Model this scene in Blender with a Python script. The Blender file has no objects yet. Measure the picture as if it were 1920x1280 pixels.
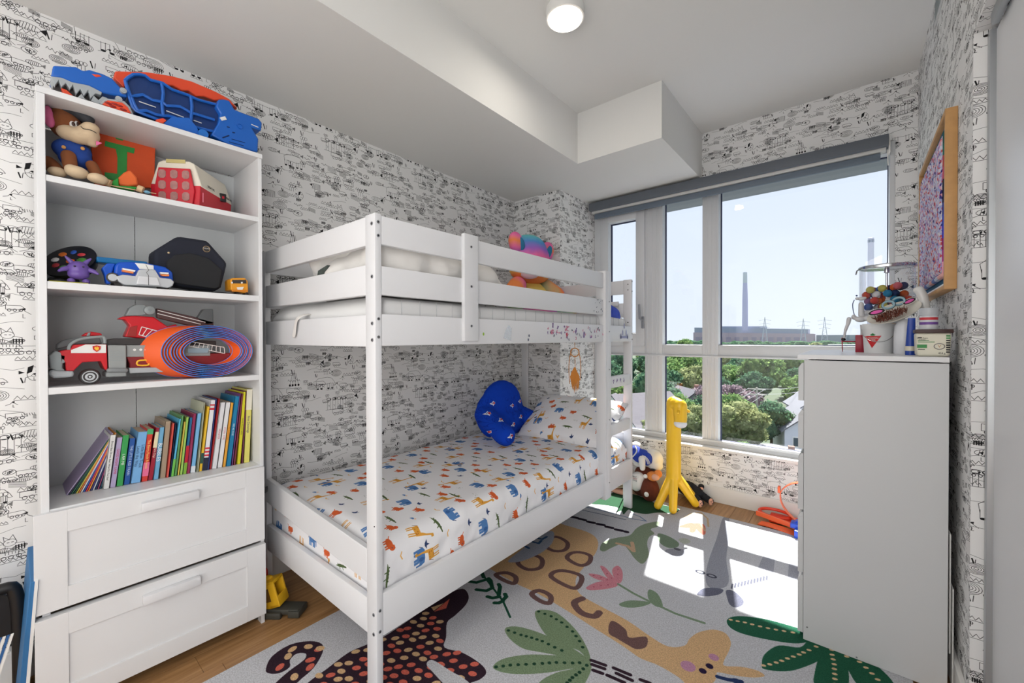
import bpy, bmesh, math, random
import numpy as np
from mathutils import Matrix, Vector, noise
R = math.radians
C = bpy.context.scene.collection
SC = bpy.context.scene
# ---------------------------------------------------------------- camera, sky, sun, exposure
cam_d = bpy.data.cameras.new('camera'); cam = bpy.data.objects.new('camera', cam_d); C.objects.link(cam)
cam_d.sensor_width = 36.0; cam_d.lens = 773.95 / 1920 * 36.0; cam_d.clip_start = 0.02; cam_d.clip_end = 4000
_th, _pi, _ro = R(39.637), R(-0.4597), R(-0.1249)
_fw = Vector((-math.sin(_th) * math.cos(_pi), math.cos(_th) * math.cos(_pi), math.sin(_pi)))
_r = Vector((math.cos(_th), math.sin(_th), 0)); _u = _r.cross(_fw)
_R = _r * math.cos(_ro) + _u * math.sin(_ro); _U = -_r * math.sin(_ro) + _u * math.cos(_ro)
cam.matrix_world = Matrix(((_R.x, _U.x, -_fw.x, 0), (_R.y, _U.y, -_fw.y, 0), (_R.z, _U.z, -_fw.z, 1.2201), (0, 0, 0, 1)))
SC.camera = cam
SC.view_settings.view_transform = 'Standard'; SC.view_settings.look = 'None'
SC.view_settings.gamma = 1.0; SC.view_settings.use_curve_mapping = False
SC.view_settings.exposure = 0.16
SKY = 1.0; SUN = 15.0; FILL = 36.0; LAMP = 2.2
w = bpy.data.worlds.new('sky'); SC.world = w; w.use_nodes = True
nt = w.node_tree; bg = nt.nodes['Background']
tc = nt.nodes.new('ShaderNodeTexCoord'); sx = nt.nodes.new('ShaderNodeSeparateXYZ'); rp = nt.nodes.new('ShaderNodeValToRGB')
nt.links.new(tc.outputs['Generated'], sx.inputs[0]); nt.links.new(sx.outputs['Z'], rp.inputs[0]); nt.links.new(rp.outputs[0], bg.inputs[0])
rp.color_ramp.elements[0].position = 0.0; rp.color_ramp.elements[0].color = (0.80, 0.865, 0.97, 1)
rp.color_ramp.elements[1].position = 0.6; rp.color_ramp.elements[1].color = (0.68, 0.79, 0.98, 1)
bg.inputs[1].default_value = SKY
sd = bpy.data.lights.new('sun', 'SUN'); so = bpy.data.objects.new('sun', sd); C.objects.link(so)
sd.energy = SUN; sd.angle = R(0.6); sd.color = (1.0, 0.97, 0.92)
so.rotation_euler = Vector((0.27, -1.0, -1.287)).to_track_quat('-Z', 'Y').to_euler()
so.location = (-2, 8, 9)
def area(name, loc, target, size, energy, col=(1, 1, 1)):
    d = bpy.data.lights.new(name, 'AREA'); d.energy = energy; d.size = size[0]; d.shape = 'RECTANGLE'; d.size_y = size[1]; d.color = col
    o = bpy.data.objects.new(name, d); C.objects.link(o); o.location = loc
    o.rotation_euler = (Vector(target) - Vector(loc)).to_track_quat('-Z', 'Y').to_euler(); return o
area('bounce_fill', (-0.75, -0.45, 1.35), (-0.75, -1.2, 1.35), (2.0, 2.0), FILL, (1.0, 0.985, 0.97))  # added fill, bounced off the back wall; no fixture there
area('side_fill', (0.26, -0.45, 1.35), (-2.3, 0.25, 1.3), (0.9, 1.9), 22.0, (1.0, 0.985, 0.97))  # second added fill from the right, brightens shelves and bed side
# ---------------------------------------------------------------- materials
def lin(c):
    return tuple((x / 255 / 12.92) if x / 255 <= 0.04045 else ((x / 255 + 0.055) / 1.055) ** 2.4 for x in c)
_m = {}
def mat(name, rgb, rough=0.5, metal=0.0, bump=0.0, bscale=200.0, spec=0.5, var=0.0, vscale=8.0, emit=0.0, alpha=1.0, trans=0.0, sheen=0.0):
    if name in _m: return _m[name]
    m = bpy.data.materials.new(name); m.use_nodes = True; n = m.node_tree.nodes; l = m.node_tree.links
    p = n['Principled BSDF']; c = (*lin(rgb), 1)
    p.inputs['Base Color'].default_value = c; p.inputs['Roughness'].default_value = rough; p.inputs['Metallic'].default_value = metal
    p.inputs['Specular IOR Level'].default_value = spec
    if sheen: p.inputs['Sheen Weight'].default_value = sheen
    if emit: p.inputs['Emission Color'].default_value = c; p.inputs['Emission Strength'].default_value = emit
    if trans: p.inputs['Transmission Weight'].default_value = trans
    if alpha < 1: p.inputs['Alpha'].default_value = alpha
    if var or bump:
        t = n.new('ShaderNodeTexCoord')
    if var:
        nz = n.new('ShaderNodeTexNoise'); nz.inputs['Scale'].default_value = vscale; nz.inputs['Detail'].default_value = 4
        mx = n.new('ShaderNodeMixRGB'); mx.inputs[1].default_value = tuple(x * (1 - var) for x in c[:3]) + (1,); mx.inputs[2].default_value = tuple(min(1, x * (1 + var)) for x in c[:3]) + (1,)
        l.new(t.outputs['Object'], nz.inputs['Vector']); l.new(nz.outputs['Fac'], mx.inputs[0]); l.new(mx.outputs[0], p.inputs['Base Color'])
    if bump:
        nz = n.new('ShaderNodeTexNoise'); nz.inputs['Scale'].default_value = bscale; nz.inputs['Detail'].default_value = 3
        b = n.new('ShaderNodeBump'); b.inputs['Strength'].default_value = bump; b.inputs['Distance'].default_value = 0.002
        l.new(t.outputs['Object'], nz.inputs['Vector']); l.new(nz.outputs['Fac'], b.inputs['Height']); l.new(b.outputs[0], p.inputs['Normal'])
    _m[name] = m; return m
def img_mat(name, arr, rough=0.7, bump=0.0, bscale=300.0, spec=0.3, var=0.0, scale=(1, 1)):
    h, wd = arr.shape[:2]
    im = bpy.data.images.new(name, wd, h); px = np.ones((h, wd, 4), np.float32); px[..., :3] = np.clip(arr, 0, 1)
    im.pixels.foreach_set(px[::-1].ravel()); im.update(); im.pack()
    m = bpy.data.materials.new(name); m.use_nodes = True; n = m.node_tree.nodes; l = m.node_tree.links
    p = n['Principled BSDF']; p.inputs['Roughness'].default_value = rough; p.inputs['Specular IOR Level'].default_value = spec
    t = n.new('ShaderNodeTexImage'); t.image = im; u = n.new('ShaderNodeUVMap'); mp = n.new('ShaderNodeMapping')
    mp.inputs['Scale'].default_value = (scale[0], scale[1], 1)
    l.new(u.outputs[0], mp.inputs[0]); l.new(mp.outputs[0], t.inputs[0])
    out = t.outputs[0]
    if var:
        tc_ = n.new('ShaderNodeTexCoord'); nz = n.new('ShaderNodeTexNoise'); nz.inputs['Scale'].default_value = 210; nz.inputs['Detail'].default_value = 3
        mr = n.new('ShaderNodeMapRange'); mr.inputs[1].default_value = .34; mr.inputs[2].default_value = .66; mr.inputs[3].default_value = 1 - var; mr.inputs[4].default_value = 1 + var
        mx = n.new('ShaderNodeMixRGB'); mx.blend_type = 'MULTIPLY'; mx.inputs[0].default_value = 1
        l.new(tc_.outputs['Object'], nz.inputs['Vector']); l.new(nz.outputs['Fac'], mr.inputs[0]); l.new(out, mx.inputs[1]); l.new(mr.outputs[0], mx.inputs[2]); out = mx.outputs[0]
    l.new(out, p.inputs['Base Color'])
    if bump:
        tc2 = n.new('ShaderNodeTexCoord'); nz2 = n.new('ShaderNodeTexNoise'); nz2.inputs['Scale'].default_value = bscale
        b = n.new('ShaderNodeBump'); b.inputs['Strength'].default_value = bump; b.inputs['Distance'].default_value = 0.004
        l.new(tc2.outputs['Object'], nz2.inputs['Vector']); l.new(nz2.outputs['Fac'], b.inputs['Height']); l.new(b.outputs[0], p.inputs['Normal'])
    _m[name] = m; return m
# ---------------------------------------------------------------- drawing flat print into arrays
class Canvas:
    def __init__(s, wd, h, rgb, x0=0, y0=0, sc=1.0, wrap=True):
        s.w, s.h = wd, h; s.a = np.empty((h, wd, 3), np.float32); s.a[:] = np.array(rgb, np.float32) / 255; s.x0, s.y0, s.sc, s.wrap = x0, y0, sc, wrap
    def P(s, p):                                   # metres (y up) to pixels (row 0 at the top)
        return ((p[0] - s.x0) * s.sc, s.h - (p[1] - s.y0) * s.sc)
    def _put(s, xs, ys, al, rgb):
        X, Y = np.meshgrid(xs, ys)
        if s.wrap: X = X % s.w; Y = Y % s.h
        else:
            k = (X >= 0) & (X < s.w) & (Y >= 0) & (Y < s.h); al = al * k; X = np.clip(X, 0, s.w - 1); Y = np.clip(Y, 0, s.h - 1)
        c = np.array(rgb, np.float32) / 255; o = s.a[Y, X]; s.a[Y, X] = o + (c - o) * al[..., None]
    def line(s, pts, wd, rgb):
        q = [s.P(p) for p in pts]; r = max(0.5, wd * s.sc / 2)
        for (ax, ay), (bx, by) in zip(q[:-1], q[1:]):
            xs = np.arange(int(min(ax, bx) - r - 1), int(max(ax, bx) + r + 2)); ys = np.arange(int(min(ay, by) - r - 1), int(max(ay, by) + r + 2))
            X, Y = np.meshgrid(xs + 0.5, ys + 0.5); dx, dy = bx - ax, by - ay; L = dx * dx + dy * dy + 1e-9
            t = np.clip(((X - ax) * dx + (Y - ay) * dy) / L, 0, 1); d = np.hypot(X - ax - t * dx, Y - ay - t * dy)
            s._put(xs, ys, np.clip(r + 0.5 - d, 0, 1), rgb)
    def poly(s, pts, rgb, al=1.0):
        q = np.array([s.P(p) for p in pts]); xs = np.arange(int(q[:, 0].min()) - 1, int(q[:, 0].max()) + 2); ys = np.arange(int(q[:, 1].min()) - 1, int(q[:, 1].max()) + 2)
        acc = 0
        for ox, oy in ((0.25, 0.25), (0.75, 0.75), (0.25, 0.75), (0.75, 0.25)):
            X, Y = np.meshgrid(xs + ox, ys + oy); ins = np.zeros(X.shape, bool)
            for (ax, ay), (bx, by) in zip(q, np.roll(q, -1, 0)):
                if ay == by: continue
                ins ^= ((ay > Y) != (by > Y)) & (X < (bx - ax) * (Y - ay) / (by - ay) + ax)
            acc = acc + ins
        s._put(xs, ys, acc / 4.0 * al, rgb)
    def ell(s, c, rx, ry, rgb, ang=0.0, al=1.0):
        ca, sa = math.cos(ang), math.sin(ang)
        s.poly([(c[0] + rx * math.cos(t) * ca - ry * math.sin(t) * sa, c[1] + rx * math.cos(t) * sa + ry * math.sin(t) * ca) for t in np.linspace(0, 2 * math.pi, 22)[:-1]], rgb, al)
    def ring(s, c, rx, ry, wd, rgb, ang=0.0, a0=0.0, a1=360.0):
        ca, sa = math.cos(ang), math.sin(ang)
        s.line([(c[0] + rx * math.cos(t) * ca - ry * math.sin(t) * sa, c[1] + rx * math.cos(t) * sa + ry * math.sin(t) * ca) for t in np.linspace(R(a0), R(a1), 18)], wd, rgb)
# ---------------------------------------------------------------- mesh building
def smooth(pts, n=4, closed=False):
    P = [Vector(p) for p in pts]; out = []; N = len(P); rng = N if closed else N - 1
    for i in range(rng):
        a = P[(i - 1) % N] if closed or i > 0 else P[0]; b = P[i]; c = P[(i + 1) % N]; d = P[(i + 2) % N] if closed or i + 2 < N else P[-1]
        for k in range(n):
            t = k / n; out.append(0.5 * ((2 * b) + (c - a) * t + (2 * a - 5 * b + 4 * c - d) * t * t + (3 * b - a - 3 * c + d) * t ** 3))
    if not closed: out.append(P[-1])
    return out
class G:
    def __init__(s, xf=None): s.v = []; s.f = []; s.mi = []; s.uv = {}; s.m = 0; s.xf = xf
    def add(s, vs, fs):
        b = len(s.v)
        for p in vs:
            p = Vector(p); s.v.append(s.xf @ p if s.xf else p)
        for f in fs: s.f.append([b + i for i in f]); s.mi.append(s.m)
        return s
    def box(s, a, b, r=0.0):
        x0, y0, z0 = [min(a[i], b[i]) for i in range(3)]; x1, y1, z1 = [max(a[i], b[i]) for i in range(3)]
        if r > 0:
            bm = bmesh.new(); bmesh.ops.create_cube(bm, size=1)
            bmesh.ops.transform(bm, matrix=Matrix.Translation(((x0 + x1) / 2, (y0 + y1) / 2, (z0 + z1) / 2)) @ Matrix.Diagonal((x1 - x0, y1 - y0, z1 - z0, 1)), verts=bm.verts)
            bmesh.ops.bevel(bm, geom=bm.edges[:], offset=min(r, 0.49 * min(x1 - x0, y1 - y0, z1 - z0)), segments=2, profile=0.5, affect='EDGES')
            bm.verts.index_update(); s.add([v.co.copy() for v in bm.verts], [[v.index for v in f.verts] for f in bm.faces]); bm.free(); return s
        return s.add([(x0, y0, z0), (x1, y0, z0), (x1, y1, z0), (x0, y1, z0), (x0, y0, z1), (x1, y0, z1), (x1, y1, z1), (x0, y1, z1)],
                     [(0, 3, 2, 1), (4, 5, 6, 7), (0, 1, 5, 4), (1, 2, 6, 5), (2, 3, 7, 6), (3, 0, 4, 7)])
    def prism(s, pts, ax, a, b):               # polygon in the plane across axis ax, between a and b
        n = len(pts); k = 'xyz'.index(ax)
        def mk(p, t): q = list(p); q.insert(k, t); return q
        vs = [mk(p, a) for p in pts] + [mk(p, b) for p in pts]
        return s.add(vs, [list(range(n))[::-1], list(range(n, 2 * n))] + [(i, (i + 1) % n, n + (i + 1) % n, n + i) for i in range(n)])
    def tube(s, pts, r, n=8, cap=True, closed=False):
        P = [Vector(p) for p in pts]; N = len(P); rs = r if isinstance(r, (list, tuple)) else [r] * N; vs = []; fs = []; up = None
        for i, p in enumerate(P):
            t = (P[(i + 1) % N] - P[i - 1]) if closed else (P[min(i + 1, N - 1)] - P[max(i - 1, 0)])
            t = t.normalized() if t.length > 1e-9 else Vector((0, 0, 1))
            if up is None: up = Vector((0, 0, 1)) if abs(t.z) < 0.9 else Vector((1, 0, 0))
            a = (up - t * up.dot(t)); a = a.normalized() if a.length > 1e-6 else t.orthogonal().normalized(); b = t.cross(a); up = a
            for k in range(n): an = 2 * math.pi * k / n; vs.append(p + (a * math.cos(an) + b * math.sin(an)) * rs[i])
        for i in range(N if closed else N - 1):
            j = (i + 1) % N
            for k in range(n): fs.append((i * n + k, i * n + (k + 1) % n, j * n + (k + 1) % n, j * n + k))
        if cap and not closed: fs += [list(range(n))[::-1], list(range((N - 1) * n, N * n))]
        return s.add(vs, fs)
    def cap(s, a, b, r0, r1=None, n=12):        # rounded limb
        r1 = r0 if r1 is None else r1; a, b = Vector(a), Vector(b); d = (b - a).normalized(); ps = []; rs = []
        for t in (-0.98, -0.8, -0.45, 0): ps.append(a + d * r0 * t); rs.append(r0 * math.sqrt(max(0.0, 1 - t * t)) + 1e-4)
        for t in (0, 0.45, 0.8, 0.98): ps.append(b + d * r1 * t); rs.append(r1 * math.sqrt(max(0.0, 1 - t * t)) + 1e-4)
        return s.tube(ps, rs, n)
    def cyl(s, a, b, r, n=24): return s.tube([a, b], r, n)
    def ball(s, c, r, n=14, rot=None):
        rx, ry, rz = (r, r, r) if not isinstance(r, (list, tuple)) else r; m = max(6, n // 2 + 1); vs = [(0, 0, 1)]; fs = []
        for i in range(1, m):
            t = math.pi * i / m
            for k in range(n): p = 2 * math.pi * k / n; vs.append((math.sin(t) * math.cos(p), math.sin(t) * math.sin(p), math.cos(t)))
        vs.append((0, 0, -1)); L = len(vs) - 1
        for k in range(n): fs.append((0, 1 + k, 1 + (k + 1) % n)); fs.append((L, 1 + (m - 2) * n + (k + 1) % n, 1 + (m - 2) * n + k))
        for i in range(m - 2):
            for k in range(n): fs.append((1 + i * n + k, 1 + (i + 1) * n + k, 1 + (i + 1) * n + (k + 1) % n, 1 + i * n + (k + 1) % n))
        M = rot.to_matrix() if rot else Matrix.Identity(3)
        return s.add([Vector(c) + M @ Vector((v[0] * rx, v[1] * ry, v[2] * rz)) for v in vs], fs)
    def lathe(s, c, prof, n=28, axis='z'):
        vs = []; fs = []; N = len(prof)
        for r, h in prof:
            for k in range(n):
                a = 2 * math.pi * k / n; q = (r * math.cos(a), r * math.sin(a), h)
                if axis == 'x': q = (q[2], q[0], q[1])
                if axis == 'y': q = (q[0], q[2], q[1])
                vs.append(Vector(c) + Vector(q))
        for i in range(N - 1):
            for k in range(n): fs.append((i * n + k, i * n + (k + 1) % n, (i + 1) * n + (k + 1) % n, (i + 1) * n + k))
        fs += [list(range(n))[::-1], list(range((N - 1) * n, N * n))]
        return s.add(vs, fs)
    def grid(s, nu, nv, fn):
        vs = [fn(i / nu, j / nv) for j in range(nv + 1) for i in range(nu + 1)]
        return s.add(vs, [(j * (nu + 1) + i, j * (nu + 1) + i + 1, (j + 1) * (nu + 1) + i + 1, (j + 1) * (nu + 1) + i) for j in range(nv) for i in range(nu)])
def wloc(o):
    p = Vector((0, 0, 0))
    while o: p += o.location; o = o.parent
    return p
def obj(name, g, mats, parent=None, sm=40, bev=0.0, label=None, kind=None, fix=True):
    if not isinstance(mats, (list, tuple)): mats = [mats]
    base = wloc(parent) if parent else Vector((0, 0, 0))
    me = bpy.data.meshes.new(name); me.from_pydata([tuple(v - base) for v in g.v], [], g.f)
    for m in mats: me.materials.append(m)
    if len(mats) > 1: me.polygons.foreach_set('material_index', g.mi)
    if fix:
        bm = bmesh.new(); bm.from_mesh(me); bmesh.ops.recalc_face_normals(bm, faces=bm.faces); bm.to_mesh(me); bm.free()
    if sm:
        me.polygons.foreach_set('use_smooth', [True] * len(me.polygons)); me.set_sharp_from_angle(angle=R(sm))
    me.update()
    o = bpy.data.objects.new(name, me); C.objects.link(o); o.parent = parent
    if bev:
        b = o.modifiers.new('bevel', 'BEVEL'); b.width = bev; b.segments = 2; b.limit_method = 'ANGLE'; b.angle_limit = R(40); b.harden_normals = False
    if label: o['label'] = label
    if kind: o['kind'] = kind
    return o
def thing(name, label, cat, loc=(0, 0, 0), group=None):
    o = bpy.data.objects.new(name, None); C.objects.link(o); o.location = loc; o.empty_display_size = 0.05
    o['label'] = label; o['category'] = cat
    if group: o['group'] = group
    return o
def tag(o, label, cat, group=None):
    o['label'] = label; o['category'] = cat
    if group: o['group'] = group
    return o
def struct(name, g, m, parent=None, **k):
    o = obj(name, g, m, parent, **k)
    if parent is None: o['kind'] = 'structure'
    return o
def uvmap(o, fn):
    me = o.data; L = me.uv_layers.new(name='UVMap') if not me.uv_layers else me.uv_layers[0]; b = wloc(o)
    for p in me.polygons:
        for li in p.loop_indices:
            co = me.vertices[me.loops[li].vertex_index].co + b; L.data[li].uv = fn(co, p.normal)
def uvbox(su=1.0, sv=1.0, ou=0.0, ov=0.0):
    def f(co, n):
        a = (abs(n.x), abs(n.y), abs(n.z)); k = a.index(max(a))
        u, v = ((co.y, co.z), (co.x, co.z), (co.x, co.y))[k]
        return ((u - ou) / su, (v - ov) / sv)
    return f
def blob(name, g, m, parent=None, voxel=0.006, it=6, wr=0.0, wf=12.0, label=None, kind=None):
    """one continuous soft body grown over overlapping rounded shapes"""
    base = wloc(parent) if parent else Vector((0, 0, 0))
    o = obj(name, g, m, parent, sm=0, label=label, kind=kind)
    md = o.modifiers.new('r', 'REMESH'); md.mode = 'VOXEL'; md.voxel_size = voxel; md.use_smooth_shade = True
    ms = o.modifiers.new('s', 'SMOOTH'); ms.iterations = it; ms.factor = 0.6
    dg = bpy.context.evaluated_depsgraph_get(); me = bpy.data.meshes.new_from_object(o.evaluated_get(dg)); o.modifiers.clear()
    if wr:
        for v in me.vertices:
            q = v.co + base; v.co += v.normal * wr * (noise.noise(q * wf) + 0.5 * noise.noise(q * wf * 2.3))
    me.polygons.foreach_set('use_smooth', [True] * len(me.polygons)); o.data = me; return o
def text(name, body, size, loc, ux, uy, m, parent=None, extr=0.0004, align='CENTER', sx_=1.0):
    d = bpy.data.curves.new(name, 'FONT'); d.body = body; d.size = size; d.extrude = extr; d.align_x = align; d.align_y = 'CENTER'; d.space_character = 1.0
    d.resolution_u = 2
    d.materials.append(m); o = bpy.data.objects.new(name, d); C.objects.link(o); o.parent = parent
    X = Vector(ux).normalized(); Y = Vector(uy).normalized(); Z = X.cross(Y); X = X * sx_
    b = wloc(parent) if parent else Vector((0, 0, 0)); L = Vector(loc) - b
    me = bpy.data.meshes.new_from_object(o); bpy.data.objects.remove(o); me.name = name; o = bpy.data.objects.new(name, me); C.objects.link(o); o.parent = parent
    if not me.materials: me.materials.append(m)
    o.matrix_local = Matrix(((X.x, Y.x, Z.x, L.x), (X.y, Y.y, Z.y, L.y), (X.z, Y.z, Z.z, L.z), (0, 0, 0, 1))); return o
def pl(x, pts): return [(x, p[0], p[1]) for p in pts]
# common materials
WHITE = mat('white_lacquer', (226, 227, 229), 0.38)
WPAINT = mat('white_painted_wood', (222, 223, 226), 0.42, bump=0.02)
CEIL = mat('ceiling_paint', (226, 226, 224), 0.85, bump=0.05, bscale=400)
FRAME = mat('window_frame_white', (214, 216, 219), 0.4)
BLACK = mat('black_plastic', (22, 22, 24), 0.45)
DARKGAP = mat('dark_gap', (20, 20, 22), 0.8)
CHROME = mat('chrome', (205, 207, 210), 0.12, 1.0)
STEEL = mat('screw_steel', (150, 152, 156), 0.35, 0.8)
GREYP = mat('grey_plastic', (140, 148, 150), 0.45)
# ================================================================ printed patterns
rnd = random.Random(7)
INK = (26, 26, 28)
def wallpaper():
    W, H = 0.6136, 0.735; c = Canvas(1120, 1342, (233, 233, 233), sc=1120 / W)
    t = 0.00115
    def j(a): return rnd.uniform(-a, a)
    def beast(x, y, s):
        c.line([(x, y), (x - .004 * s, y + .03 * s), (x + .01 * s, y + .042 * s), (x + .06 * s, y + .046 * s), (x + .085 * s, y + .04 * s), (x + .1 * s, y + .02 * s), (x + .108 * s, y + .002 * s), (x + .098 * s, y), (x + .09 * s, y + .012 * s)], t, INK)
        for k in (0.0, .02, .06, .082): c.line([(x + k * s, y + .012 * s), (x + k * s, y - .016 * s), (x + (k + .011) * s, y - .016 * s), (x + (k + .011) * s, y + .012 * s)], t, INK); c.ell((x + (k + .006) * s, y - .017 * s), .0065 * s, .004 * s, INK)
        c.line([(x + .012 * s, y + .01 * s), (x + .06 * s, y + .008 * s), (x + .08 * s, y + .012 * s)], t, INK)
    def pillars(x, y, s, n=4):
        for k in range(n):
            X = x + k * .034 * s
            c.line([(X, y), (X, y + .06 * s), (X + .018 * s, y + .06 * s), (X + .018 * s, y)], t, INK); c.ring((X + .009 * s, y + .066 * s), .014 * s, .008 * s, t * 1.6, INK)
            c.line([(X + .004 * s, y + .03 * s), (X + .013 * s, y + .026 * s), (X + .009 * s, y + .018 * s)], t, INK); c.poly([(X + .014 * s, y + .07 * s), (X + .024 * s, y + .066 * s), (X + .02 * s, y + .056 * s)], INK)
        c.line([(x - .01, y), (x + n * .034 * s, y)], t, INK)
    def face(x, y, s):
        c.ring((x, y), .014 * s, .021 * s, t, INK); c.poly([(x - .014 * s, y), (x - .012 * s, y + .02 * s), (x, y + .026 * s), (x - .004 * s, y + .006 * s)], INK); c.ell((x + .006 * s, y + .008 * s), .003 * s, .002 * s, INK); c.line([(x - .004 * s, y - .008 * s), (x + .007 * s, y - .008 * s)], t, INK)
        c.poly([(x - .03 * s, y), (x - .03 * s, y + .01 * s), (x - .018 * s, y + .004 * s)], INK)
    def fish(x, y, s):
        c.ring((x, y), .03 * s, .012 * s, t, INK)
        for k in range(6): c.line([(x - .02 * s + k * .007 * s, y - .01 * s), (x - .016 * s + k * .007 * s, y + .01 * s)], t, INK)
        c.poly([(x + .028 * s, y), (x + .045 * s, y + .012 * s), (x + .043 * s, y - .012 * s)], INK if s > 1 else (120, 120, 120))
    def comb(x, y, s):
        c.line([(x, y), (x + .01 * s, y + .03 * s), (x + .05 * s, y + .028 * s), (x + .05 * s, y - .002 * s)], t, INK)
        for k in range(9): c.line([(x + .004 * s + k * .0052 * s, y - .004 * s), (x + .006 * s + k * .0052 * s, y + .026 * s)], t, INK)
        c.poly([(x - .002 * s, y + .01 * s), (x - .014 * s, y + .02 * s), (x + .004 * s, y + .028 * s)], INK)
    def arcs(x, y, s):
        for k in range(7): c.ring((x, y), .012 * s + k * .007 * s, .008 * s + k * .0055 * s, t, INK, 0, 200, 330)
    def spiral(x, y, s):
        for k in range(5): c.ring((x, y), .006 * s + k * .0065 * s, .004 * s + k * .004 * s, t, INK)
    def spots(x, y, s):
        c.ring((x, y), .024 * s, .014 * s, t * 1.2, INK)
        for k in range(22): a = rnd.uniform(0, 6.28); q = rnd.uniform(0, .9); c.ell((x + .022 * s * q * math.cos(a), y + .012 * s * q * math.sin(a)), .0016, .0013, INK)
    def zig(x, y, s): c.line([(x + k * .008 * s, y + (.012 * s if k % 2 else 0)) for k in range(9)], t, INK); c.line([(x, y - .003), (x + .066 * s, y - .003)], t, INK)
    def hatch(x, y, s):
        for k in range(6): c.line([(x, y + k * .005 * s), (x + .05 * s, y + k * .005 * s - .012 * s)], t, INK)
    def tripod(x, y, s):
        for k in (-.022, -.008, .006, .022): c.line([(x + k * .4 * s, y + .06 * s), (x + k * s, y)], t, INK); c.ell((x + k * s, y - .003 * s), .005 * s, .006 * s, INK)
        c.line([(x + .002 * s, y + .062 * s), (x + .006 * s, y + .03 * s)], t * 2.4, INK)
    def truck(x, y, s):
        c.line([(x, y), (x, y + .02 * s), (x + .05 * s, y + .02 * s), (x + .06 * s, y + .01 * s), (x + .066 * s, y), (x, y)], t, INK)
        for k in (.012, .03, .05): c.ring((x + k * s, y - .004 * s), .006 * s, .006 * s, t * 1.3, INK)
    def tree(x, y, s):
        for k in range(3): c.ring((x + k * .012 * s, y + .03 * s), .007 * s, .008 * s, t, INK); c.line([(x + k * .012 * s, y + .022 * s), (x + k * .012 * s, y)], t, INK)
    def cat(x, y, s):
        c.ring((x, y), .014 * s, .011 * s, t, INK); c.line([(x - .012 * s, y + .006 * s), (x - .014 * s, y + .022 * s), (x - .002 * s, y + .01 * s), (x + .006 * s, y + .024 * s), (x + .012 * s, y + .006 * s)], t, INK)
        c.line([(x - .006 * s, y + .001), (x - .002 * s, y + .001)], t * 1.5, INK); c.line([(x + .003 * s, y + .001), (x + .007 * s, y + .001)], t * 1.5, INK); c.line([(x - .01 * s, y - .01 * s), (x - .012 * s, y - .03 * s), (x + .03 * s, y - .03 * s), (x + .03 * s, y - .008 * s), (x + .01 * s, y - .004 * s)], t, INK)
        for k in range(6): c.line([(x - .01 * s + k * .007 * s, y - .03 * s), (x - .01 * s + k * .007 * s, y - .038 * s)], t, INK)
    def bird(x, y, s): c.line([(x, y), (x + .02 * s, y + .008 * s), (x + .028 * s, y + .02 * s), (x + .036 * s, y + .022 * s), (x + .034 * s, y + .012 * s), (x + .05 * s, y)], t, INK); c.line([(x + .03 * s, y), (x + .03 * s, y - .014 * s), (x + .036 * s, y - .014 * s)], t, INK); c.ell((x + .032 * s, y + .018 * s), .003, .003, INK)
    def note(x, y, s): c.line([(x, y + .022 * s), (x + .006 * s, y)], t * 3.2, INK); c.line([(x + .012 * s, y), (x + .014 * s, y + .02 * s)], t * 1.4, INK)
    def script(x, y, s): c.line([(x + k * .004 * s, y + .006 * s * math.sin(k * 1.9) + .003 * math.sin(k * .7)) for k in range(16)], t, INK)
    def block(x, y, s):
        for k in range(4): c.line([(x + k * .008 * s, y), (x + k * .008 * s, y + .018 * s)], t * 2.6, INK); c.ring((x + .004 * s + k * .008 * s, y + .012 * s), .003 * s, .004 * s, t * 1.4, INK)
    big = [beast, pillars, tripod, arcs, comb, face, cat]; small = [fish, spiral, spots, zig, hatch, truck, tree, bird, note, script, block, truck, zig, fish]
    taken = []
    for F, x, y, s in ((beast, .06, .12, 1.15), (beast, .36, .16, 1.0), (beast, .2, .62, .95), (pillars, .42, .02, .9), (pillars, .05, .26, .85), (arcs, .3, .34, 1.1), (tripod, .24, .18, 1.0), (face, .56, .3, 1.2), (cat, .5, .44, 1.1), (comb, .1, .42, 1.0), (comb, .34, .52, .9), (beast, .42, .6, .8), (cat, .05, .54, .9), (face, .28, .46, .9), (pillars, .16, .7, .7)):
        F(x, y, s); taken.append((x + .05, y + .02, .05 * s))
    for k in range(480):
        x, y = rnd.uniform(0, W), rnd.uniform(0, H); s = rnd.uniform(.5, 1.05)
        if all(min(abs(x + .02 - a), W - abs(x + .02 - a)) > (r + .008) * .72 or min(abs(y - b), H - abs(y - b)) > r * .5 for a, b, r in taken):
            F = rnd.choice(small); F(x, y, s); taken.append((x + .02, y, .034 * s))
    for r in range(9):
        y = r * H / 9 + j(.01); pts = []
        for k in range(26): pts.append((k * W / 24, y + .006 * math.sin(k * 1.3 + r) + j(.003)))
        for a in range(0, 24, 6): c.line(pts[a:a + 4], t * .8, (70, 70, 72))
        x0 = rnd.uniform(0, W)
        for k in range(10): c.line([(x0 + k * .006, y - .01), (x0 + k * .006 + .002, y - .018)], t, INK)
    return c.a, W, H
_a, WPW, WPH = wallpaper()
PAPER = img_mat('doodle_wallpaper', _a, 0.75, spec=0.2)
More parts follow.
